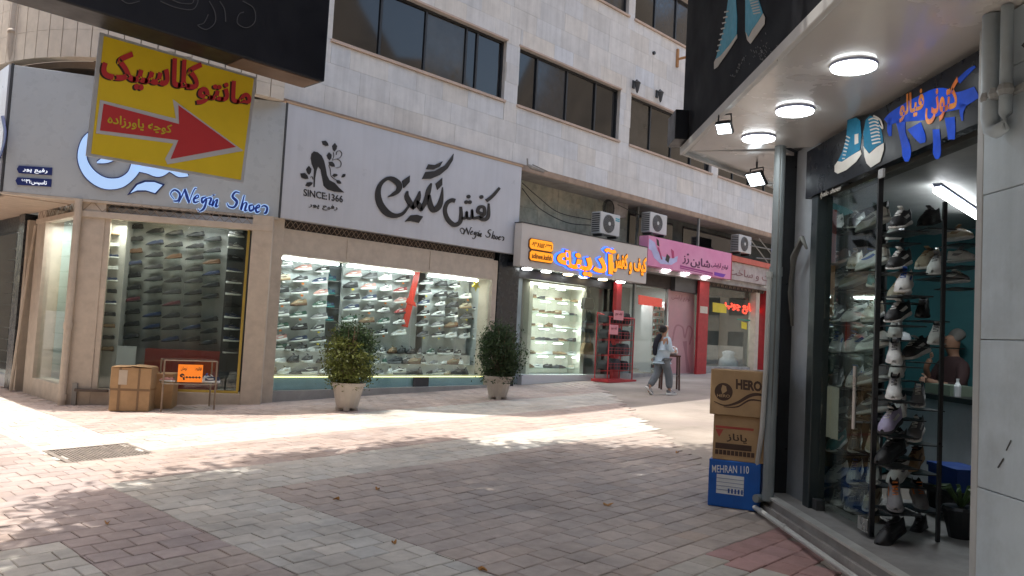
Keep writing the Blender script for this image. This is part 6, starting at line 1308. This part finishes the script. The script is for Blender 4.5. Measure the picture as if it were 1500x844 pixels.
single('pale_sticker', MB().box(RP(1204, 575, .27)[0] + .08, RP(1222, 575, .27)[0] + .06, .28, .284, RP(1210, 640, .27)[2], RP(1210, 565, .27)[2]), M('cream paper', 0), RF, 'cream paper strip inside the lower left part of the glass door', 'paper')
# ---------------------------------------------------------------- boxes by the pipe
BA = math.atan2(3.23 - 3.63, 6.48 - 6.33); BF = Frame(6.33, 3.63, BA)
z0 = gz(6.4); zt1 = BF.at(1035, 671, 0)[1]; zt2 = BF.at(1042, 606, 0)[1]; zt3 = BF.at(1038, 540, 0)[1]; print('boxes', z0, zt1, zt2, zt3)
def crate(nm, s0, s1, d0, d1, za, zb, mat, lbl, yaw=0):
    t = thing(nm, lbl, 'box', BF, (s0, d0, za)); part('carton', MB().box(s0, s1, d0, d1, za, zb), mat, t, bev=.006)
    part('flap_seam', MB().box(s0 + .002, s1 - .002, (d0 + d1) / 2 - .03, (d0 + d1) / 2 + .03, zb + .0005, zb + .002), M('brown tape', 0), t); return t
bl = crate('shoe_carton', -.01, .43, 0, .32, z0 + .002, zt1 - .002, M('glossy blue carton', (.005, .10, .42), .45, var=.08, scale=8), 'blue carton printed MEHRAN 110 at the bottom of the stack')
wt = M('white print', (.7, .72, .72), var=0)
lettering('lettering', 'MEHRAN 110', BF.at(1043, 681, 0), BF.at(1097, 683, 0), BF.at(1043, 692, 0), -.0005, wt, bl, thick=.001, bold=.01, persian=False)
tbx = MB(); c0, c1, c2_ = BF.at(1050, 694, 0), BF.at(1090, 699, 0), BF.at(1050, 722, 0)
part('label', tbx.box(c0[0], c1[0], -.002, -.0005, c2_[1], c0[1]), wt, bl); tb = MB()
for k in range(1, 5): zz = c0[1] + (c2_[1] - c0[1]) * k / 5; tb.box(c0[0], c1[0], -.003, -.0022, zz - .0015, zz + .0015)
for k in range(5): tb.box(c0[0] + .1 + k * .028, c0[0] + .115 + k * .028, -.003, -.0022, c2_[1] + .01, c2_[1] + .05)
part('label_print', tb, M('blue print', (.02, .08, .3), var=0), bl)
br = crate('carton', .015, .47, 0.005, .33, zt1, zt2 - .002, cardboard, 'plain brown carton with red and dark Persian print in the middle of the stack')
dkp = M('dark brown print', (.06, .03, .02), var=.2); rp = M('red carton print', (.42, .07, .05), var=.2)
lettering('lettering', 'پاناز', BF.at(1064, 634, 0), BF.at(1094, 638, 0), BF.at(1064, 648, 0), .0045, dkp, br, thick=.001, bold=.02)
q = MB(); c0 = BF.at(1048, 623, 0); c1 = BF.at(1104, 628, 0); q.box(c0[0], c1[0], .003, .0045, c0[1] - .02, c0[1]).prism([(c0[0], c0[1] - .03), (c0[0] + .07, c0[1] - .03), (c0[0] + .035, c0[1] - .10)], .003, .0045); part('print', q, rp, br)
q = MB(); c0 = BF.at(1048, 648, 0); c1 = BF.at(1101, 652, 0); q.box(c0[0], c1[0], .003, .0045, c0[1] - .05, c0[1] - .0)
for k in range(10): q.box(c0[0] + k * .034, c0[0] + .028 + k * .034, .003, .0045, c0[1] - .1, c0[1] - .06)
part('print', q, dkp, br)
hr = crate('carton', -.02, .52, -.02, .36, zt2, zt3, cardboard, 'brown HERO carton on top of the stack beside the grey pipe')
c0 = BF.at(1060, 574, -.02); q = MB().prism([(c0[0] + .078 * math.cos(t_), c0[1] + .078 * math.sin(t_)) for t_ in [2 * math.pi * i / 28 for i in range(28)]], -.0215, -.0203); em_ = part('emblem', q, dkp, hr)
q = MB().prism([(c0[0] - .012, c0[1] + .06), (c0[0] + .02, c0[1] + .05), (c0[0] + .028, c0[1] + .01), (c0[0] + .012, c0[1] - .005), (c0[0] - .01, c0[1] - .02), (c0[0] - .022, c0[1] + .02)], -.0227, -.0217); part('emblem_figure', q, M('card tan print', (.42, .27, .14), var=0), em_)
lettering('emblem_lettering', 'HERO', (c0[0] - .055, c0[1] - .022), (c0[0] + .055, c0[1] - .022), (c0[0] - .055, c0[1] - .048), -.0222, M('card tan print', 0), em_, thick=.001, bold=.02, persian=False)
lettering('lettering', 'HERO', BF.at(1078, 555, -.02), BF.at(1116, 559, -.02), BF.at(1078, 570, -.02), -.0205, dkp, hr, thick=.001, bold=.05, persian=False)
q = MB(); stroke(q, [(1046, 588, 1), (1062, 594, 2), (1080, 590, 4), (1098, 580, 5), (1112, 578, 4), (1126, 583, 1)], BF, -.0203, .001); stroke(q, [(1060, 596, 1), (1080, 596, 2), (1100, 586, 2.5), (1126, 590, 1)], BF, -.0203, .001); part('wave_print', q, dkp, hr)
single('pipe_end', MB().tube([(.40, -.05, z0 + .12), (.50, .1, z0 + .12)], .035, 10), gp, BF, 'short grey pipe end poking out beside the blue carton', 'pipe')
# ================================================================ black projecting sign and yellow sign, top left
KF = Frame(0, 4.55, 0)
ks = thing('projecting_sign', 'large black projecting sign box with faint Persian letters at top left', 'sign', KF, (-2.2, 0, 3)); kb = M('matt black sign', (.012, .013, .02), .45, var=.15)
part('box', MB().box(-2.2, 2.77, 0, .25, 3.0, 4.3), kb, ks, bev=.01)
part('brown_patch', MB().box(2.2, 2.74, .02, .23, 2.994, 2.9995), M('brown stained board', (.2, .13, .09), .8, var=.2), ks)
K3 = dict(sc=500 / 1407, ox=0, oy=0); q = MB()
for P in ([(1000, 5, 3), (1045, 35, 3), (1050, 90, 3), (1015, 115, 3), (978, 95, 3), (985, 60, 3), (1005, 50, 3)], [(905, 5, 3), (925, 40, 3), (930, 90, 3)], [(862, 5, 3), (885, 50, 3), (885, 95, 3), (850, 122, 3), (815, 105, 3), (840, 95, 3), (858, 60, 3)], [(660, 5, 3), (720, 30, 3), (790, 40, 3), (815, 10, 3), (810, -25, 3)], [(690, -10, 3), (740, 12, 3), (790, 15, 3), (800, -10, 3)], [(500, 0, 3), (530, 15, 3), (575, 5, 3)]): stroke(q, P, KF, -.001, .004, **K3)
part('stitched_lettering', q, M('grey thread', (.1, .1, .11), var=0), ks)
YF = Frame(0, 4.83, 0)
ys = thing('direction_sign', 'yellow hanging sign with red arrow and red Persian lettering', 'sign', YF, (1.9, 0, 2.3))
C_ = [YF.at(*p) for p in ((127, 228), (357, 268), (377, 113), (147, 47))]; part('board', MB().prism(C_, .004, .02), M('pale sign edge', (.5, .5, .52), .5), ys)
def inset(P, k): c = (sum(p[0] for p in P) / 4, sum(p[1] for p in P) / 4); return [(c[0] + (p[0] - c[0]) * k, c[1] + (p[1] - c[1]) * k) for p in P]
part('yellow_face', MB().prism(inset(C_, .955), .001, .0035), M('yellow sign face', (.86, .60, .02), .5, var=.05), ys)
Ky = dict(sc=500 / 1407, ox=0, oy=0); rd = M('sign red', (.60, .04, .045), .5, var=.05); wh = M('pale print', (.6, .58, .6), var=0)
q = MB(); shape(q, [(412, 412), (725, 490), (712, 410), (1003, 622), (690, 678), (680, 655), (715, 592), (395, 550)], YF, 0, .002, **Ky); part('arrow_outline', q, wh, ys)
q = MB(); shape(q, [(427, 428), (738, 512), (735, 434), (972, 606), (703, 656), (735, 578), (412, 538)], YF, -.003, .002, **Ky); ar_ = part('arrow', q, rd, ys)
def yp(x, y): return YF.at(x * Ky['sc'], y * Ky['sc'], 0)
lettering('lettering', 'کلاسیک', yp(424, 194), yp(834, 258), yp(413, 352), -.002, rd, ys, thick=.002, bold=.03); lettering('lettering_shadow', 'کلاسیک', yp(416, 197), yp(826, 262), yp(405, 355), -.0005, dkp, ys, thick=.001, bold=.03)
lettering('lettering', 'مانتو', yp(818, 310), yp(1040, 346), yp(808, 430), -.002, rd, ys, thick=.002, bold=.03); lettering('lettering_shadow', 'مانتو', yp(811, 313), yp(1033, 350), yp(801, 433), -.0005, dkp, ys, thick=.001, bold=.03)
lettering('arrow_lettering', 'کوچه یاورزاده', yp(443, 470), yp(708, 515), yp(440, 522), -.0062, M('arrow yellow', (.65, .5, .03), var=0), ar_, thick=.002, bold=.02)
lt = yp(700, 200); q = MB().tube([(lt[0], .01, 3.0), (lt[0] + .03, .0, lt[1] - .02)], .004, 4).tube([(yp(770, 220)[0] + .03, .01, 3.0), (yp(765, 230)[0], .0, yp(765, 235)[1])], .004, 4); part('wire', q, M('pale wire', (.5, .5, .5)), ys)
# ================================================================ leaves on the ground
lf_ = M('dry leaf', (.42, .2, .05), .8, var=.2)
for k, (px, py, lbl) in enumerate(((493, 733, 'orange dry leaf on dark pavers near the light band'), (553, 718, 'small brown dry leaf on the dark pavers left of centre'), (890, 741, 'largest tan dry leaf lying on the dark pavers in the middle'), (577, 797, 'brown leaf on the pale paver band'), (707, 837, 'orange leaf at the bottom edge of the paving'), (992, 664, 'dark curled leaf on the paving left of the carton stack'), (157, 768, 'pale curled leaf on the pavers at lower left'))):
    p = gpx(px, py); m_ = MB(); sz = .03 if k != 2 else .045
    ring = [(math.cos(t_) * sz * (1 + .3 * math.sin(3 * t_)), math.sin(t_) * sz * .6, .012 + .012 * math.sin(2 * t_ + k)) for t_ in [2 * math.pi * i / 9 for i in range(9)]]
    m_.add([(0, 0, .006)] + ring + [(0, 0, .009)] + [(x, y, z + .002) for x, y, z in ring], [(0, 1 + (i + 1) % 9, 1 + i) for i in range(9)] + [(10, 11 + i, 11 + (i + 1) % 9) for i in range(9)] + [(1 + i, 1 + (i + 1) % 9, 11 + (i + 1) % 9, 11 + i) for i in range(9)])
    o = tag(part('fallen_leaf', m_, lf_), lbl, 'leaf', 'dry leaves on the paving'); o.location = p + Vector((0, 0, .003)); o.rotation_euler[2] = k * 1.3
# ================================================================ surroundings out of frame (shade, reflections)
lmt = leafmat('plane tree foliage', .45)
def tree(x, y, h, limbs, blobs, n, lbl, size=.075, seed=3):
    r2 = random.Random(seed); t = thing('street_tree', lbl, 'tree', WF, (x, y, gz(x))); T[t.name] = (WF, (0, 0, 0)); b = MB()
    b.tube([(0, 0, -.1), (.03, .02, 1.2), (.0, .05, 2.6), (.1, .0, 4.2), (.2, .1, h)], [.24, .2, .17, .13, .05], 12); part('trunk', b, bark, t, own=True)
    b = MB()
    for L in limbs: b.tube(L, [.11 - .09 * i / (len(L) - 1) for i in range(len(L))], 7)
    part('limbs', b, bark, t, own=True); tot = sum(q[3] ** 2 for q in blobs); cl = []
    for (cx_, cy_, cz_, r_) in blobs:
        for k in range(int(30 * r_ * r_ + 6)):
            v = Vector((r2.gauss(0, 1), r2.gauss(0, 1), r2.gauss(0, .6))).normalized() * r_ * r2.uniform(.3, 1) ** .5; cl.append((cx_ + v.x, cy_ + v.y, cz_ + v.z * .6, r2.uniform(.16, .34)))
    def fn(): c = cl[r2.randrange(len(cl))]; return (r2.gauss(c[0], c[3]), r2.gauss(c[1], c[3]), r2.gauss(c[2], c[3] * .7))
    leafcloud(n, fn, size, lambda c: (.075 * (k := .7 + .5 * abs(math.sin(c[0] * 3) * math.cos(c[1] * 3.3))), .12 * k, .035 * k), 'crown', lmt, t)
# crown laid out so its shade falls over the near paving; sun offset at z=7 is about (-1.0, 1.6)
tree(.0, 5.9, 8.5, [[(.1, 0, 4.0), (1.5, .6, 5.9), (3.5, 1.0, 7.0), (6.5, .6, 7.6)], [(.05, 0, 3.4), (1.2, -1.2, 5.6), (3.2, -2.0, 6.8), (5.0, -2.2, 7.2)], [(.1, 0, 4.4), (.8, 1.2, 6.4), (2.4, 2.0, 7.2)], [(0, 0, 4), (-1.2, -1, 6), (-2, -2, 7)]],
     [(2.0, 1.0, 7.2, 1.7), (4.2, 1.5, 7.3, 1.7), (6.0, .9, 7.4, 1.6), (7.8, .2, 7.6, .95), (3.0, -1.2, 7.1, 1.9), (5.4, -1.1, 7.2, 1.8), (4.9, 2.9, 7.3, .8), (2.6, -.2, 7.0, 1.5), (2.2, 2.0, 7.0, 1.3), (3.5, 2.7, 7.1, 1.0), (1.2, .3, 7.0, 1.4), (7.6, -.6, 7.4, 1.0), (4.8, -3.0, 7.0, 1.4)], 100000, 'broad leafy plane tree standing left of the camera and shading the near paving', .105)
def bldg(x0, x1, y0, y1, h, face, col, lbl):
    t = thing('apartment_building', lbl, 'building', WF, ((x0 + x1) / 2, y0, 0)); T[t.name] = (WF, ((x0 + x1) / 2, y0, 0)); part('wall', MB().box(x0, x1, y0, y1, -2, h), M('render ' + str(col), col, .8, var=.1), t); w_ = MB(); n = int((x1 - x0 if face in 'NS' else y1 - y0) / 2.4)
    for k in range(n):
        for f in range(int(h / 3)):
            z_ = 1 + f * 3 - (0 if f else .6); a = (x0 if face in 'NS' else y0) + .7 + k * 2.4
            hh = 1.5 if f else 2.2
            if face == 'N': w_.box(a, a + 1.5, y1 + .002, y1 + .04, z_, z_ + hh)
            if face == 'E': w_.box(x1 + .002, x1 + .04, a, a + 1.5, z_, z_ + hh)
            if face == 'W': w_.box(x0 - .04, x0 - .002, a, a + 1.5, z_, z_ + hh)
            if face == 'S': w_.box(a, a + 1.5, y0 - .04, y0 - .002, z_, z_ + hh)
    part('windows', w_, tintglass, t)
bldg(-20, -2.6, -6, 7.5, 9, 'E', (.35, .30, .25), 'tan building on the left side of the street, beside the camera')
bldg(-20, -3.4, 10.5, 40, 11, 'E', (.42, .38, .33), 'pale building farther up the side street on the left')
bldg(-24, -1, -34, -20, 10, 'N', (.32, .25, .2), 'brown brick building across the open ground behind the camera')
bldg(3, 22, -34, -24, 8, 'N', (.42, .4, .37), 'low cream building behind the camera at right')
bldg(2.5, 24, 23, 34, 9, 'S', (.4, .37, .33), 'plain building standing behind the shops')
bldg(27.1, 60, 12.4, 24, 13, 'S', (.44, .41, .38), 'pale building continuing the row beyond the farthest shop')
bldg(15.1, 20, -14, 2.6, 9, 'E', (.36, .33, .3), 'grey building backing onto the corner trainer shop')
bldg(62, 72, -12, 12, 11, 'W', (.4, .34, .28), 'tan building closing the far end of the alley')
ub = thing('corner_building', 'upper storeys of the grey corner building above the trainer shop canopy', 'building', WF, (8, 0, 3.2)); T[ub.name] = (WF, (8, 0, 3.2))
poly = [(6.75, 3.2), (15, 3.2), (15, -14), (-.2, -14), (-.2, -3.9)]; n = len(poly); q = MB(); q.add([(x, y, 3.22) for x, y in poly] + [(x, y, 9.5) for x, y in poly], [tuple(range(n)), tuple(range(n, 2 * n))[::-1]] + [((i + 1) % n, i, i + n, (i + 1) % n + n) for i in range(n)]); part('wall', q, M('grey render', (.32, .31, .3), .8), ub)
hl = MB(); N = 60; vs = []; rr = random.Random(2)
for i in range(N + 1):
    a = math.radians(150 + 190 * i / N)
    for j in range(7): R_ = 260 + j * 90; hh = [0, 25, 60, 95, 135, 165, 180][j] * (1 + .25 * math.sin(i * .7) + .18 * math.sin(i * 1.9 + j)) ; vs.append((R_ * math.cos(a), R_ * math.sin(a), -3 + hh * 1.65))
hl.add(vs, [(i * 7 + j, i * 7 + j + 1, (i + 1) * 7 + j + 1, (i + 1) * 7 + j) for i in range(N) for j in range(6)]); o = part('hills', hl, M('dry brown hillside', (.16, .13, .095), .95, var=.3, scale=.03), smooth=True); o['kind'] = 'structure'
print('objects', len(bpy.data.objects), 'long labels', [o['label'] for o in bpy.data.objects if 'label' in o and not (4 <= len(o['label'].split()) <= 16)][:5])

# parked white car that the shoe window mirrors
CF = Frame(33.5, -13.5, math.atan2(-.75, .66)); cr = thing('parked_car', 'white parked family car on the open ground behind the corner block', 'car', CF, (0, 0, gz(33))); T[cr.name] = (CF, (0, 0, gz(33))); zc = gz(33)
cw = M('white car paint', (.7, .7, .7), .25, var=.02, coat=.6); tyre = M('tyre', (.02, .02, .02), .9)
def hull(P, hw, taper=0.): return MB().add([(x, -hw * (1 - taper * t_), zc + z_) for x, z_, t_ in P] + [(x, hw * (1 - taper * t_), zc + z_) for x, z_, t_ in P], [tuple(range(len(P)))] + [tuple(range(len(P), 2 * len(P)))[::-1]] + [((i + 1) % len(P), i, i + len(P), (i + 1) % len(P) + len(P)) for i in range(len(P))])
q = MB(); P = [(-2.1, .35, 0), (2.05, .35, 0), (2.15, .6, 0), (2.1, .85, 0), (1.15, 1.0, 0), (-2.05, 1.02, 0), (-2.15, .6, 0)]
n = len(P); q.add([(x, -.86, zc + z_) for x, z_, _ in P] + [(x, .86, zc + z_) for x, z_, _ in P], [tuple(range(n)), tuple(range(n, 2 * n))[::-1]] + [((i + 1) % n, i, i + n, (i + 1) % n + n) for i in range(n)]); part('body', q, cw, cr, bev=.06)
P = [(1.1, 1.0), (.45, 1.45), (-1.7, 1.5), (-2.05, 1.02)]; q = MB(); q.add([(x, -(.82 if z_ < 1.1 else .66), zc + z_) for x, z_ in P] + [(x, (.82 if z_ < 1.1 else .66), zc + z_) for x, z_ in P], [(0, 1, 2, 3), (7, 6, 5, 4), (1, 0, 4, 5), (2, 1, 5, 6), (3, 2, 6, 7), (0, 3, 7, 4)]); part('cabin', q, cw, cr, bev=.04)
part('window', MB().box(-1.55, .35, -.80, .80, zc + 1.08, zc + 1.40), tintglass, cr); q = MB(); q.add([(-2.075, -.62, zc + 1.1), (-2.075, .62, zc + 1.1), (-1.79, .55, zc + 1.44), (-1.79, -.55, zc + 1.44), (-2.04, -.62, zc + 1.09), (-2.04, .62, zc + 1.09), (-1.76, .55, zc + 1.42), (-1.76, -.55, zc + 1.42)], [(0, 3, 2, 1), (4, 5, 6, 7), (0, 1, 5, 4), (1, 2, 6, 5), (2, 3, 7, 6), (3, 0, 4, 7)]); part('rear_window', q, tintglass, cr)
q = MB(); q.add([(1.1, -.7, zc + 1.04), (1.1, .7, zc + 1.04), (.48, .58, zc + 1.45), (.48, -.58, zc + 1.45), (1.06, -.7, zc + 1.02), (1.06, .7, zc + 1.02), (.44, .58, zc + 1.42), (.44, -.58, zc + 1.42)], [(0, 1, 2, 3), (4, 7, 6, 5), (0, 4, 5, 1), (1, 5, 6, 2), (2, 6, 7, 3), (3, 7, 4, 0)]); part('windscreen', q, tintglass, cr)
for x in (-1.35, 1.35):
    for y in (-.8, .8):
        w_ = part('wheel', MB().tube([(x, y - .1, zc + .32), (x, y + .1, zc + .32)], .32, 20), tyre, cr); part('rim', MB().tube([(x, y - .11, zc + .32), (x, y + .11, zc + .32)], .19, 14), steel, w_)
for y in (-.68, .68): part('tail_light', MB().box(-2.17, -2.1, y - .13, y + .13, zc + .75, zc + .98), M('tail light red', (.4, .02, .02), .3), cr); part('headlight', MB().box(2.08, 2.16, y - .15, y + .15, zc + .66, zc + .84), white, cr)
part('bumper', MB().box(-2.22, -2.12, -.82, .82, zc + .35, zc + .55).box(2.12, 2.22, -.82, .82, zc + .33, zc + .52), darkgrey, cr)
